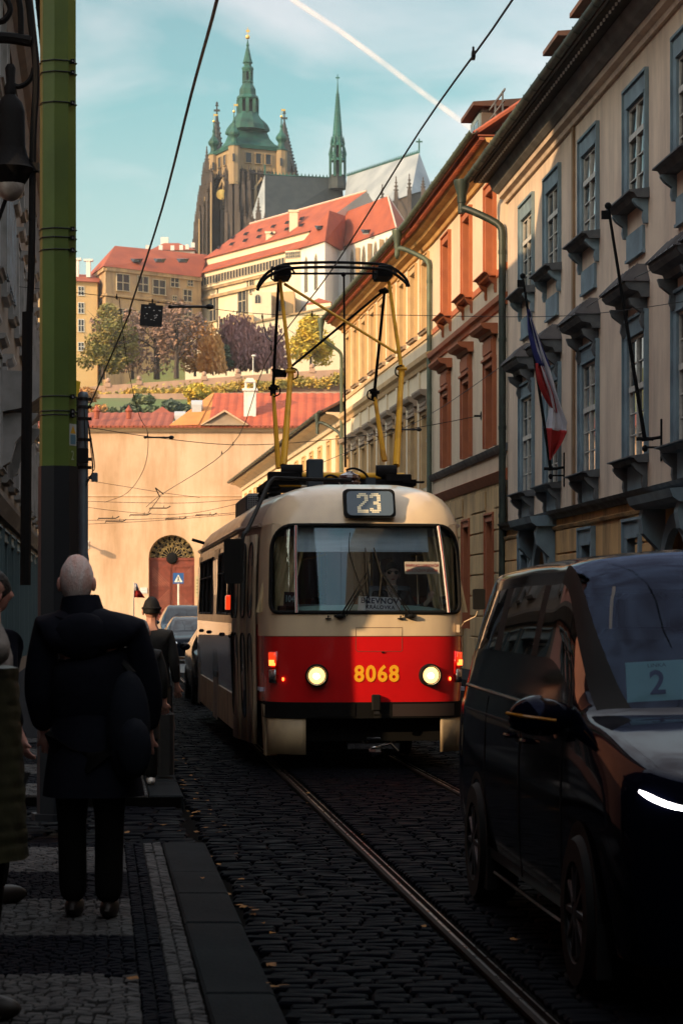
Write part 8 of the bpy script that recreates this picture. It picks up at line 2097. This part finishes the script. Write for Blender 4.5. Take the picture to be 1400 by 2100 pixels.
g = MB(); g.quad((-.93, .55, .95), (.93, .55, .95), (.93, 4.8, .95), (-.93, 4.8, .95)); g.box(-.85, .85, 1.1, 1.35, .95, 1.18); g.obj('dark_interior', mat('dark_cabin', (.004, .004, .005), rough=.9), VAN)
for x in (-.42, .42): g = MB(); g.cbox(x - .24, x + .24, 2.1, 2.25, .95, 1.55, .05); g.cbox(x - .13, x + .13, 2.12, 2.22, 1.56, 1.72, .03); g.obj('front_seat', m_vtrim, VAN)
# number card
cp = thing('number_card', 'pale blue-green paper with a big black 2 behind the van windscreen', 'paper'); rz = VAN.rotation_euler.z
lp_x, lp_y, lp_z = -.53, 1.36, 1.355
cp.location = (2.10 + lp_x * math.cos(rz) - lp_y * math.sin(rz), 9.28 + lp_x * math.sin(rz) + lp_y * math.cos(rz), lp_z); cp.rotation_euler = (0, rad(-3), rz)
MB().box(-.145, .145, -.002, .002, -.092, .092).obj('card', mat('aqua_paper', (.45, .75, .75), rough=.6), cp)
lettering('big_number', '2', .155, m_ink, (.0, -.004, -.012), (rad(90), 0, 0), cp, bold=.003, depth=.0006)
lettering('small_print', 'LINKA', .024, mat('faded_print', (.12, .2, .2), rough=.7), (.0, -.004, .072), (rad(90), 0, 0), cp, sx=1.3, depth=.0005)

# ---- saloon cars
def saloon(label, X, Y, slope, paint, h=1.47, w=.9, L=4.6, beam=True, plate=None, suv=False, name='car'):
    t = thing(name, label, 'car', (X, Y, 0), math.atan(slope)); k = h / 1.47
    hz = .92 if not suv else 1.0
    R_ = [[(.02, -.02, .22), (.02, -.04, .45), (.02, -.03, .62), (.015, .02, .72), (.01, .04, .74), (0, .05, .745)],
          [(.55, .02, .22), (.6, .0, .45), (.6, .02, .64), (.55, .08, .74), (.3, .08, .765), (0, .08, .775)],
          [(.80, .22, .22), (.85, .2, .45), (.85, .22, .66), (.76, .26, .78), (.4, .24, .82), (0, .23, .835)],
          [(.86, .7, .24), (.90, .7, .48), (.89, .7, .78), (.78, .7, .87), (.4, .68, .90), (0, .66, .92)],
          [(.87, 1.3, .24), (.91, 1.3, .5), (.90, 1.3, .88), (.80, 1.25, .95), (.45, 1.15, .98), (0, 1.1, 1.0)],
          [(.87, 1.75, .24), (.91, 1.75, .5), (.90, 1.75, .91), (.74, 1.72, 1.2), (.45, 1.62, 1.25), (0, 1.56, 1.27)],
          [(.87, 2.15, .24), (.91, 2.15, .5), (.90, 2.15, .92), (.64, 2.12, 1.40), (.4, 2.05, 1.45), (0, 2.02, 1.46)],
          [(.87, 2.8, .24), (.91, 2.8, .5), (.90, 2.8, .93), (.64, 2.8, 1.42), (.4, 2.8, 1.465), (0, 2.8, 1.475)],
          [(.87, 3.5, .24), (.91, 3.5, .5), (.90, 3.5, .94), (.64, 3.4, 1.36), (.4, 3.4, 1.40), (0, 3.4, 1.41)],
          [(.85, 4.1, .26), (.89, 4.1, .5), (.88, 4.1, .94), (.72, 4.0, 1.06), (.4, 4.0, 1.09), (0, 4.0, 1.10)],
          [(.7, 4.5, .3), (.75, 4.55, .5), (.75, 4.55, .9), (.6, 4.5, .98), (.3, 4.5, 1.0), (0, 4.5, 1.0)],
          [(.01, 4.55, .3), (.01, 4.6, .5), (.01, 4.6, .9), (.01, 4.55, .98), (.01, 4.55, 1.0), (0, 4.55, 1.0)]]
    R_ = [[(x * w / .9, y * L / 4.6, z * k if z > .5 else z) for x, y, z in r] for r in R_]
    def tg(m, i, j):
        if 4.1 <= i < 5.9 and j > 3.1: return 'windscreen'
        if 4.4 < i < 8.6 and 2.15 < j < 2.9 and not (6.45 < i < 6.6): return 'side_window'
        if 8.05 < i < 9 and j > 3.1: return 'rear_window'
        return 'body'
    loft(t, R_, tg, {'windscreen': m_cglass, 'side_window': m_cglass, 'rear_window': m_cglass, 'body': paint}, ns=4, npz=4)
    for sx in (-1, 1):
        for y in (.85, 3.7):
            g = MB(); g.lathe([(.02, 0), (.37, .0), (.37, .01)], 20); g.v = [(sx * (w + .008), y * L / 4.6 + a, .33 + b) for a, b, c in g.v]; g.obj('wheel_arch', M['rubber'], t); wheel(t, sx * (w - .09), y * L / 4.6, .32, .22)
        g = MB(); g.ell((sx * (w + .11), 1.55, 1.0 * k), (.10, .06, .07), 10, 8); g.obj('wing_mirror', paint, t, smooth=True)
        g = MB(); g.ell((sx * w * .70, .10, .63 * k), (.17, .10, .075), 12, 8); o = g.obj('headlight', mat('car_headlight', (.5, .55, .6), rough=.08, metal=.5, emit=(.8, .9, 1), estr=.15) if 'chl' not in M else M['chl'], t, smooth=True); M['chl'] = o.data.materials[0]
        if beam: g = MB(); g.ell((sx * w * .70, .06, .36), (.06, .04, .045), 10, 8); o = g.obj('fog_light', mat('lit_fog_light', (1, 1, .9), rough=.3, emit=(1, .95, .8), estr=4.5) if 'fog' not in M else M['fog'], t, smooth=True); M['fog'] = o.data.materials[0]
    g = MB()
    for z in (.50, .545, .59, .635): g.tube([(-.38, -.03, z * k), (0, -.055, z * k), (.38, -.03, z * k)], .009, 5)
    g.obj('grille_bar', M['chrome'], t)
    g = MB(); g.box(-.4, .4, -.035, .02, .27, .42); g.obj('air_intake', M['rubber'], t)
    g = MB(); g.box(-.26, .26, -.06, -.045, .43, .54); pl = g.obj('number_plate', M['white'], t); g = MB(); g.box(-.26, -.21, -.063, -.0605, .43, .54); g.obj('plate_band', M['flag_b'], pl)
    return t
def Xc(px, Y): return GX(px, Y)
saloon('dark saloon car with a chrome grille and fog lights lit behind the tram', GX(340, 73) + .93, 73, .11, carpaint('dark_blue_paint', (.008, .014, .024)))
saloon('taller dark blue car queuing behind the dark saloon', GX(331, 79.5) + .97, 79.5, .12, carpaint('slate_blue_paint', (.02, .045, .075)), h=1.86, w=.95, beam=False, suv=True)
saloon('black car close behind the tram, mostly hidden by it', GX(396, 40.5) + .93, 40.5, .108, carpaint('black_paint', (.006, .006, .007)), h=1.5)
# ================================================================ people
def skin_mesh(nodes, edges, name, sub=1, root=0):
    """nodes: list of (pos, (rx, ry)); skin + subsurf evaluated to a mesh"""
    me = bpy.data.meshes.new(name); me.from_pydata([n[0] for n in nodes], edges, []); ob = bpy.data.objects.new(name, me); COL.objects.link(ob)
    me.skin_vertices.new() if hasattr(me.skin_vertices, 'new') and not me.skin_vertices else None
    md = ob.modifiers.new('skin', 'SKIN'); md.use_smooth_shade = True
    if not me.skin_vertices:
        bpy.context.view_layer.objects.active = ob
        # ensure the layer exists
    sv = me.skin_vertices[0].data
    for i, n in enumerate(nodes): sv[i].radius = n[1]; sv[i].use_root = (i == root)
    ms = ob.modifiers.new('sub', 'SUBSURF'); ms.levels = sub; ms.render_levels = sub
    bpy.context.view_layer.update()
    dg = bpy.context.evaluated_depsgraph_get(); m2 = bpy.data.meshes.new_from_object(ob.evaluated_get(dg))
    bpy.data.objects.remove(ob); bpy.data.meshes.remove(me); m2.name = name
    return m2
def join_mesh(m2, mb):
    vs = [tuple(v.co) for v in m2.vertices]; fs = [tuple(p.vertices) for p in m2.polygons]; g = MB(); g.add(vs, fs); g.add(mb.v, mb.f); return g
def head_mb(c, tilt=0.0, turn=0.0, s=1.0):
    g = MB(); n, m = 28, 22; c = Vector(c); rot = Matrix.Rotation(turn, 3, 'Z') @ Matrix.Rotation(tilt, 3, 'X')
    def f(u, v):
        th = math.pi * v / m; ph = 2 * math.pi * u / n
        d = Vector((math.sin(th) * math.cos(ph), math.sin(th) * math.sin(ph), math.cos(th)))
        p = Vector((d.x * .076, d.y * .096, d.z * .118))
        fr = max(0, -d.y)
        if d.z < 0: p.x *= 1 - .32 * (-d.z) ** 1.3; p.y = p.y * (1 - .28 * (-d.z) * (1 if d.y > 0 else .35))
        p.y += -.012 * math.exp(-((d.z + .72) / .16) ** 2) * fr                          # chin
        p.y += -.030 * math.exp(-((d.x) / .13) ** 2) * math.exp(-((d.z + .16) / .16) ** 2) * fr   # nose
        p.y += -.010 * math.exp(-((d.x) / .12) ** 2) * math.exp(-((d.z - .05) / .14) ** 2) * fr
        for sx in (-1, 1): p.y += .012 * math.exp(-((d.x - sx * .40) / .17) ** 2) * math.exp(-((d.z - .08) / .09) ** 2) * fr
        p.y += -.006 * math.exp(-((d.x) / .3) ** 2) * math.exp(-((d.z + .45) / .05) ** 2) * fr
        p.y += .005 * math.exp(-((d.x) / .3) ** 2) * math.exp(-((d.z + .50) / .02) ** 2) * fr
        return c + rot @ (p * s)
    vs = [f(u, v) for v in range(m + 1) for u in range(n)]
    g.add(vs, [(v * n + u, (v + 1) * n + u, (v + 1) * n + (u + 1) % n, v * n + (u + 1) % n) for v in range(m) for u in range(n)])
    for sx in (-1, 1): g.ell(c + rot @ (Vector((sx * .084, .012, -.014)) * s), (.014 * s, .022 * s, .036 * s), 8, 6)
    return g, rot
def hair_mb(c, rot, s=1.0, back=-.55, top=.1, bulge=1.07, rough=.004, seed=1):
    g = MB(); n, m = 26, 14; rr = random.Random(seed); c = Vector(c); vs = []
    for v in range(m + 1):
        for u in range(n):
            ph = 2 * math.pi * u / n; front = max(0, -math.sin(ph))
            zmin = back + (top - back) * (front ** .6) + (.25 if False else 0)
            thm = math.acos(max(-1, min(1, zmin))); th = thm * v / m
            d = Vector((math.sin(th) * math.cos(ph), math.sin(th) * math.sin(ph), math.cos(th))); k = bulge + rr.uniform(-1, 1) * rough * 10 * .5
            p = Vector((d.x * .076, d.y * .096, d.z * .118))
            if d.z < 0: p.x *= 1 - .2 * (-d.z)
            vs.append(c + rot @ (p * s * k + Vector((0, .004, .002))))
    g.add(vs, [(v * n + u, (v + 1) * n + u, (v + 1) * n + (u + 1) % n, v * n + (u + 1) % n) for v in range(m) for u in range(n)])
    return g
m_skin = mat('skin', (.50, .26, .19), (.42, .20, .15), scale=14, rough=.55); m_skin_p = mat('pink_skin', (.72, .38, .31), (.60, .29, .23), scale=16, rough=.5)
def hand_nodes(nodes, edges, wi, w, d, side, curl=.5):
    """palm and five fingers growing from wrist node wi at w, pointing along d"""
    d = Vector(d).normalized(); up = Vector((0, -1, 0)) if abs(d.y) < .7 else Vector((0, 0, 1)); lat = d.cross(up).normalized(); pal = lat.cross(d).normalized()
    p = Vector(w) + d * .05; nodes.append((tuple(p), (.034, .017))); pi = len(nodes) - 1; edges.append((wi, pi))
    for k in range(4):
        o = (k - 1.5) * .019; L = (.034, .04, .037, .028)[k]
        a = p + d * .045 + lat * o; b = a + (d * (1 - curl * .4) + pal * curl * .6).normalized() * L; c = b + (d * (1 - curl) + pal * curl).normalized() * L * .8
        i0 = len(nodes); nodes += [(tuple(a), (.0095, .0095)), (tuple(b), (.0085, .0085)), (tuple(c), (.007, .007))]; edges += [(pi, i0), (i0, i0 + 1), (i0 + 1, i0 + 2)]
    a = p + lat * side * .035 + d * .0; b = a + (lat * side * .5 + d * .8 + pal * .3).normalized() * .035; i0 = len(nodes); nodes += [(tuple(a), (.012, .012)), (tuple(b), (.009, .009))]; edges += [(pi, i0), (i0, i0 + 1)]
DEF = dict(pel=(0, 0, .95), wai=(0, 0, 1.1), che=(0, .01, 1.3), nb=(0, .01, 1.46), hd=(0, -.02, 1.655), shL=(-.17, 0, 1.42), shR=(.17, 0, 1.42), elL=(-.23, .03, 1.13), elR=(.23, .03, 1.13), wrL=(-.25, -.05, .90), wrR=(.25, -.05, .90), hpL=(-.09, 0, .9), hpR=(.09, 0, .9), knL=(-.10, -.02, .50), knR=(.10, -.02, .50), anL=(-.10, .03, .09), anR=(.10, .03, .09))
def person(label, loc, rot, H=1.75, J=None, jacket=None, trousers=None, hair=None, hairkw=None, shoe=None, tilt=0, turn=0, fat=1.0, skin=None, coat_len=None, legs=True, jr=1.0, curl=.6):
    t = thing('person', label, 'person', loc, rot); k = H / 1.77; j = dict(DEF); j.update(J or {}); j = {a: Vector(b) * k for a, b in j.items()}; skin = skin or m_skin
    N = []; E = []
    def nd(p, r): N.append((tuple(p), (r * k, r * k) if not isinstance(r, tuple) else (r[0] * k, r[1] * k))); return len(N) - 1
    pe = nd(j['pel'], (.135, .10)); wa = nd(j['wai'], (.12, .09)); ch = nd(j['che'], (.14, .10)); nb = nd(j['nb'], (.07, .065)); nk = nd(j['nb'].lerp(j['hd'], .5), (.052, .052)); hd = nd(j['hd'] - Vector((0, 0, .03)), (.06, .07)); E += [(pe, wa), (wa, ch), (ch, nb), (nb, nk), (nk, hd)]
    for s_, sd in (('L', -1), ('R', 1)):
        a = nd(j['sh' + s_], .055); b = nd(j['el' + s_], .042); c = nd(j['wr' + s_], .027); E += [(ch, a), (a, b), (b, c)]
        hand_nodes(N, E, c, j['wr' + s_], j['wr' + s_] - j['el' + s_], -sd, curl)
        if legs: a = nd(j['hp' + s_], .085); b = nd(j['kn' + s_], .058); c = nd(j['an' + s_], .04); d = nd(j['an' + s_] + Vector((0, -.10, -.05)) * k, .035); E += [(pe, a), (a, b), (b, c), (c, d)]
    m2 = skin_mesh(N, E, 'body', 1, 0); hm, rot_ = head_mb(j['hd'], tilt, turn, k)
    g = join_mesh(m2, hm); bpy.data.meshes.remove(m2); g.obj('body', skin, t, smooth=True)
    if hair: hair_mb(j['hd'], rot_, k, **(hairkw or {})).obj('hair', hair, t, smooth=True)
    if jacket:
        N, E = [], []; f = fat * jr
        pe = nd(j['pel'] + Vector((0, 0, -.04)) * k, (.185 * f, .135 * f)); wa = nd(j['wai'], (.175 * f, .135 * f)); ch = nd(j['che'], (.195 * f, .145 * f)); c2 = nd(j['che'].lerp(j['nb'], .55), (.15 * f, .12 * f)); nb = nd(j['nb'] + Vector((0, 0, .02)) * k, (.085, .085)); E += [(pe, wa), (wa, ch), (ch, c2), (c2, nb)]
        for s_ in 'LR':
            a = nd(j['sh' + s_] + Vector((0, 0, -.02)) * k, .074 * f); m_ = nd(j['sh' + s_].lerp(j['el' + s_], .5), .07 * f); b = nd(j['el' + s_], .062 * f); c = nd(j['el' + s_].lerp(j['wr' + s_], .9), .045 * f); E += [(c2, a), (a, m_), (m_, b), (b, c)]
        me = skin_mesh(N, E, 'jacket', 2, 0); me.materials.clear(); me.materials.append(jacket); link('jacket', me, t)
    if coat_len:
        zb, wb, mt = coat_len; g = MB(); n = 24; top = j['pel'].z + .18 * k; rows = 9; vs = []
        for r in range(rows + 1):
            q = r / rows; z = top + (zb * k - top) * q; cx = j['wai'].x * (1 - q) + (j['pel'].x) * q
            for u in range(n): a = 2 * math.pi * u / n; R_ = (.175 + (wb - .175) * q) * k * (1 + .04 * math.sin(a * 5 + q * 3) * q); vs.append((cx + R_ * math.cos(a), R_ * .78 * math.sin(a), z))
        g.add(vs, [(r * n + u, (r + 1) * n + u, (r + 1) * n + (u + 1) % n, r * n + (u + 1) % n) for r in range(rows) for u in range(n)]); g.obj('coat_skirt', mt, t, smooth=True)
    if trousers and legs:
        N, E = [], []
        pe = nd(j['pel'], (.15 * fat, .12 * fat)); 
        for s_ in 'LR': a = nd(j['hp' + s_] - Vector((0, 0, .04)), .105 * fat); b = nd(j['kn' + s_], .078); c = nd(j['an' + s_] + Vector((0, 0, -.03)), .075); E += [(pe, a), (a, b), (b, c)]
        me = skin_mesh(N, E, 'trousers', 2, 0); me.materials.clear(); me.materials.append(trousers); link('trousers', me, t)
    if shoe and legs:
        for s_ in 'LR':
            a = j['an' + s_]; g = MB(); g.ell((a.x, a.y - .06 * k, .045 * k), (.048 * k, .14 * k, .055 * k), 14, 8); g.v = [(x, y, max(z, .0)) for x, y, z in g.v]; g.obj('shoe', shoe, t, smooth=True)
    return t, j, rot_
m_nav = mat('dark_navy_jacket', (.003, .004, .009), (.006, .007, .013), scale=6, rough=.85, bump=1.0, bscale=5, spec=.12); m_blkc = mat('black_cloth', (.003, .003, .0035), (.005, .005, .005), scale=6, rough=.8, bump=.4, bscale=9)
m_trs = mat('dark_trousers', (.0035, .0033, .003), rough=.9, spec=.1); m_sho = mat('dark_shoe', (.012, .008, .006), rough=.5)
m_wh = mat('thin_white_hair', (.88, .74, .70), (.80, .50, .43), scale=10, rough=.75, bump=.6, bscale=60, stretch=(3, 1, 1)); m_gh = mat('silver_hair', (.40, .38, .38), (.25, .23, .23), scale=20, rough=.7, bump=.8, bscale=50); m_dh = mat('dark_hair', (.012, .009, .008), rough=.6, bump=.5, bscale=50)
# old man walking away, left foreground
mx_, my_ = GX(192, 11.6), 11.6
pt_, jj, rt_ = person('white-haired man in a dark navy jacket walking away beside the green pole', (mx_, my_, ZP), math.pi, 1.81,
    J=dict(hd=(.085, -.03, 1.66), nb=(.05, .01, 1.50), che=(.02, .03, 1.32), shL=(-.20, .03, 1.42), shR=(.225, .03, 1.44), elL=(-.275, .0, 1.10), elR=(.27, .04, 1.11), wrL=(-.26, -.10, .90), wrR=(.25, -.10, .90), hpR=(.10, 0, .9), hpL=(-.07, 0, .9), knR=(.11, -.03, .5), knL=(-.08, .0, .5), anR=(.10, .0, .09), anL=(-.08, .06, .09)),
    jacket=m_nav, trousers=m_trs, shoe=m_sho, hair=m_wh, hairkw=dict(back=-.62, top=.45, bulge=1.12, rough=.003), fat=1.28, skin=m_skin_p, coat_len=(.60, .25, m_nav))
g = MB(); k = 1.81 / 1.77
g.tube(catmull([(.05 - .10, -.03, 1.50), (.05 - .105, .06, 1.49), (.05, .11, 1.47), (.05 + .105, .06, 1.49), (.05 + .10, -.03, 1.50)], 4), .062, 8); g.tube([(.05, .02, 1.44), (.065, .005, 1.62)], [.14, .095], 12); g.ell((.04, .13, 1.42), (.15, .07, .12), 14, 10); g.obj('hood', m_nav, pt_, smooth=True)
bp = thing('backpack', 'dark rucksack slung on the right shoulder of the white-haired man', 'rucksack', (GX(275, 11.52), 11.42, 1.0))
g = MB(); g.ell((-.02, .02, .1), (.11, .09, .28), 18, 12); g.ell((.02, -.09, .0), (.085, .05, .15), 12, 8); g.obj('bag', mat('navy_nylon', (.007, .009, .015), rough=.8, bump=1, bscale=5, spec=.15), bp, smooth=True)
g = MB(); g.tube(catmull([(.0, .05, .36), (-.1, .12, .46), (-.14, .25, .40), (-.08, .3, .2)], 4), .02, 6); g.obj('strap', m_blkc, bp, smooth=True)
# hatted figure and silver-haired companion farther along the pavement
pt_, jj, rt_ = person('dark-clad man in a knitted hat walking away along the kerb', (GX(311, 21.6), 21.6, ZP), math.pi, 1.66, jacket=m_blkc, trousers=m_trs, shoe=m_sho, fat=1.0, coat_len=(.45, .24, m_blkc))
hair_mb(jj['hd'], rt_, 1.66 / 1.77, back=-.25, top=.1, bulge=1.16).obj('knitted_hat', m_blkc, pt_, smooth=True)
g = MB(); c_ = jj['hd']; g.tube([(c_.x + .083 * math.cos(a * math.pi / 8), c_.y + .10 * math.sin(a * math.pi / 8), c_.z + .02) for a in range(16)], .014, 6, closed=True); g.obj('hat_brim', m_blkc, pt_)
person('short silver-haired person half hidden beside the hatted man', (GX(291, 20.4), 20.4, ZP), math.pi * 1.05, 1.46, jacket=m_blkc, trousers=m_trs, shoe=mat('white_trainer', (.55, .52, .5), rough=.6), hair=m_gh, hairkw=dict(back=-.75, top=.2, bulge=1.1, rough=.004), coat_len=(.5, .2, m_blkc))
sc_ = thing('suitcase', 'black bag trailing at the right of the hatted man', 'bag', (GX(341, 21.2), 21.2, ZP)); g = MB(); g.cbox(-.07, .07, -.12, .12, .03, .62, .03); g.obj('case', m_blkc, sc_); g = MB(); g.tube([(-.05, 0, .6), (-.05, 0, .85), (.05, 0, .85), (.05, 0, .6)], .01, 6); g.obj('handle', M['iron'], sc_)
# small hand flag
hf = thing('hand_flag', 'small white and red flag on a thin stick above the pavement walkers', 'flag', (GX(275, 20.2), 20.2, GZ(1300, 20.2)))
zf_ = lambda py: GZ(py, 20.2) - GZ(1300, 20.2); xf_ = lambda px: GX(px, 20.2) - GX(275, 20.2)
MB().tube([(0, 0, 0), (0, 0, zf_(1194))], .0045, 6).obj('stick', M['white'], hf)
def fcl(name, mt, q4):
    g = MB(); g.grid(lambda u, v: Vector((xf_((q4[0][0] * (1 - u) + q4[1][0] * u) * (1 - v) + (q4[3][0] * (1 - u) + q4[2][0] * u) * v), .02 * math.sin(u * 8 + v * 2), zf_((q4[0][1] * (1 - u) + q4[1][1] * u) * (1 - v) + (q4[3][1] * (1 - u) + q4[2][1] * u) * v))), [k / 8 for k in range(9)], [0, .5, 1]); o = g.obj(name, mt, hf, smooth=True); md = o.modifiers.new('t', 'SOLIDIFY'); md.thickness = .003
fcl('white_band', M['flag_w'], [(275, 1195), (281, 1197), (287, 1211), (275, 1211)]); fcl('red_band', M['flag_r'], [(275, 1211), (287, 1211), (298, 1226), (275, 1225)])
# two people at the left edge
m_quilt = mat('olive_quilted_nylon', (.035, .035, .014), (.018, .018, .008), scale=5, rough=.5, bump=.4, bscale=10); m_beige = mat('grey_beige_fleece', (.25, .22, .20), (.15, .13, .12), scale=9, rough=.9, bump=.8, bscale=18)
pa, jj, rt_ = person('person in an olive quilted coat with a pale grey sleeve, cut by the left edge', (GX(-62, 8.6), 8.6, ZP), rad(75), 1.76, J=dict(elL=(-.12, -.19, 1.40), wrL=(-.05, -.02, 1.60), elR=(.22, -.02, 1.15), wrR=(.2, -.05, .92)), jacket=m_beige, trousers=m_trs, shoe=m_sho, hair=m_dh, fat=1.1)
g = MB(); n = 30; rows = 60; vs = []
for r in range(rows + 1):
    q = r / rows; z = 1.40 + (.62 - 1.40) * q
    for u in range(n):
        a = 2 * math.pi * u / n; puff = (abs(math.sin(a * 5 + q * 16) * math.sin(a * 5 - q * 16))) ** .4 * .022; R_ = .185 + .05 * q + puff - (.06 if q < .08 else 0); vs.append((R_ * math.cos(a), R_ * .85 * math.sin(a), z))
g.add(vs, [(r * n + u, (r + 1) * n + u, (r + 1) * n + (u + 1) % n, r * n + (u + 1) % n) for r in range(rows) for u in range(n)]); g.obj('quilted_coat', m_quilt, pa, smooth=True)
person('dark-coated person with a pink face at the left edge behind the quilted coat', (GX(-20, 12.2), 12.2, ZP), rad(125), 1.76, jacket=m_nav, trousers=m_trs, shoe=m_sho, hair=m_dh, skin=m_skin_p, coat_len=(.6, .24, m_blkc), fat=1.1)
# driver and passenger in the tram
def tramw(x, y): rz = TR.rotation_euler.z; return (.28 + x * math.cos(rz) - y * math.sin(rz), 24 + x * math.sin(rz) + y * math.cos(rz))
dx_, dy_ = tramw(.355, .86)
sit = dict(knL=(-.12, -.42, .95), knR=(.12, -.42, .95), anL=(-.12, -.42, .55), anR=(.12, -.42, .55))
m_dk = mat('dark_uniform', (.012, .012, .02), rough=.7)
dr, jj, rt_ = person('tram driver in sunglasses and a dark jacket at the tram controls', (dx_, dy_, .49), TR.rotation_euler.z, 1.70, J=dict(sit, elR=(.27, -.10, 1.16), wrR=(.36, -.30, 1.33), elL=(-.22, -.12, 1.15), wrL=(-.12, -.34, 1.18), hd=(0, -.05, 1.655)), jacket=m_dk, trousers=m_trs, shoe=m_sho, hair=m_dh, hairkw=dict(back=-.3, top=.42, bulge=1.12), skin=mat('driver_skin', (.85, .60, .50), rough=.5))
g = MB(); k = 1.70 / 1.77; c_ = jj['hd']
for sx in (-1, 1): g.ell(c_ + Vector((sx * .034, -.083, .012)) * k, (.028, .012, .021), 12, 8)
g.box(c_.x - .02, c_.x + .02, c_.y - .096, c_.y - .085, c_.z + .014, c_.z + .02); g.tube([c_ + Vector((-.062, -.07, .018)), c_ + Vector((-.08, .02, .015))], .003, 5); g.tube([c_ + Vector((.062, -.07, .018)), c_ + Vector((.08, .02, .015))], .003, 5); g.obj('sunglasses', mat('black_lens', (.003, .003, .003), rough=.1), dr, smooth=True)
g = MB(); g.ell(c_ + Vector((0, -.087, -.062)), (.022, .006, .007), 10, 6); g.obj('lips', mat('lip_red', (.35, .06, .05), rough=.4), dr, smooth=True)
g = MB(); g.hull([(c_.x - .045, c_.y - .10, c_.z - .30), (c_.x + .045, c_.y - .10, c_.z - .30), (c_.x + .06, c_.y + .0, c_.z - .13), (c_.x - .06, c_.y + .0, c_.z - .13)], [(c_.x - .02, c_.y - .12, c_.z - .34), (c_.x + .02, c_.y - .12, c_.z - .34), (c_.x + .06, c_.y - .02, c_.z - .12), (c_.x - .06, c_.y - .02, c_.z - .12)]); g.obj('scarf', mat('patterned_scarf', (.5, .45, .42), (.1, .08, .1), scale=40, rough=.8), dr)
px_, py_ = tramw(-.17, 2.15)
person('hooded passenger seen as a dark shape behind the driver cab', (px_, py_, .42), TR.rotation_euler.z, 1.72, J=sit, jacket=m_dk, trousers=m_trs, shoe=m_sho, hair=m_dk, hairkw=dict(back=-.95, top=-.1, bulge=1.3), skin=m_dk)
hz_m = bpy.data.materials.new('thin_air'); hz_m.use_nodes = True; nt = hz_m.node_tree
nt.nodes.remove(nt.nodes.get('Principled BSDF')); pv = nt.nodes.new('ShaderNodeVolumePrincipled')
pv.inputs['Color'].default_value = (.86, .90, .96, 1); pv.inputs['Density'].default_value = .00009; pv.inputs['Anisotropy'].default_value = .2
nt.links.new(pv.outputs[0], nt.nodes.get('Material Output').inputs['Volume'])
g = MB(); g.box(-905, 905, -255, 1505, -1.1, 210); o = g.obj('haze', hz_m); stuff(o)
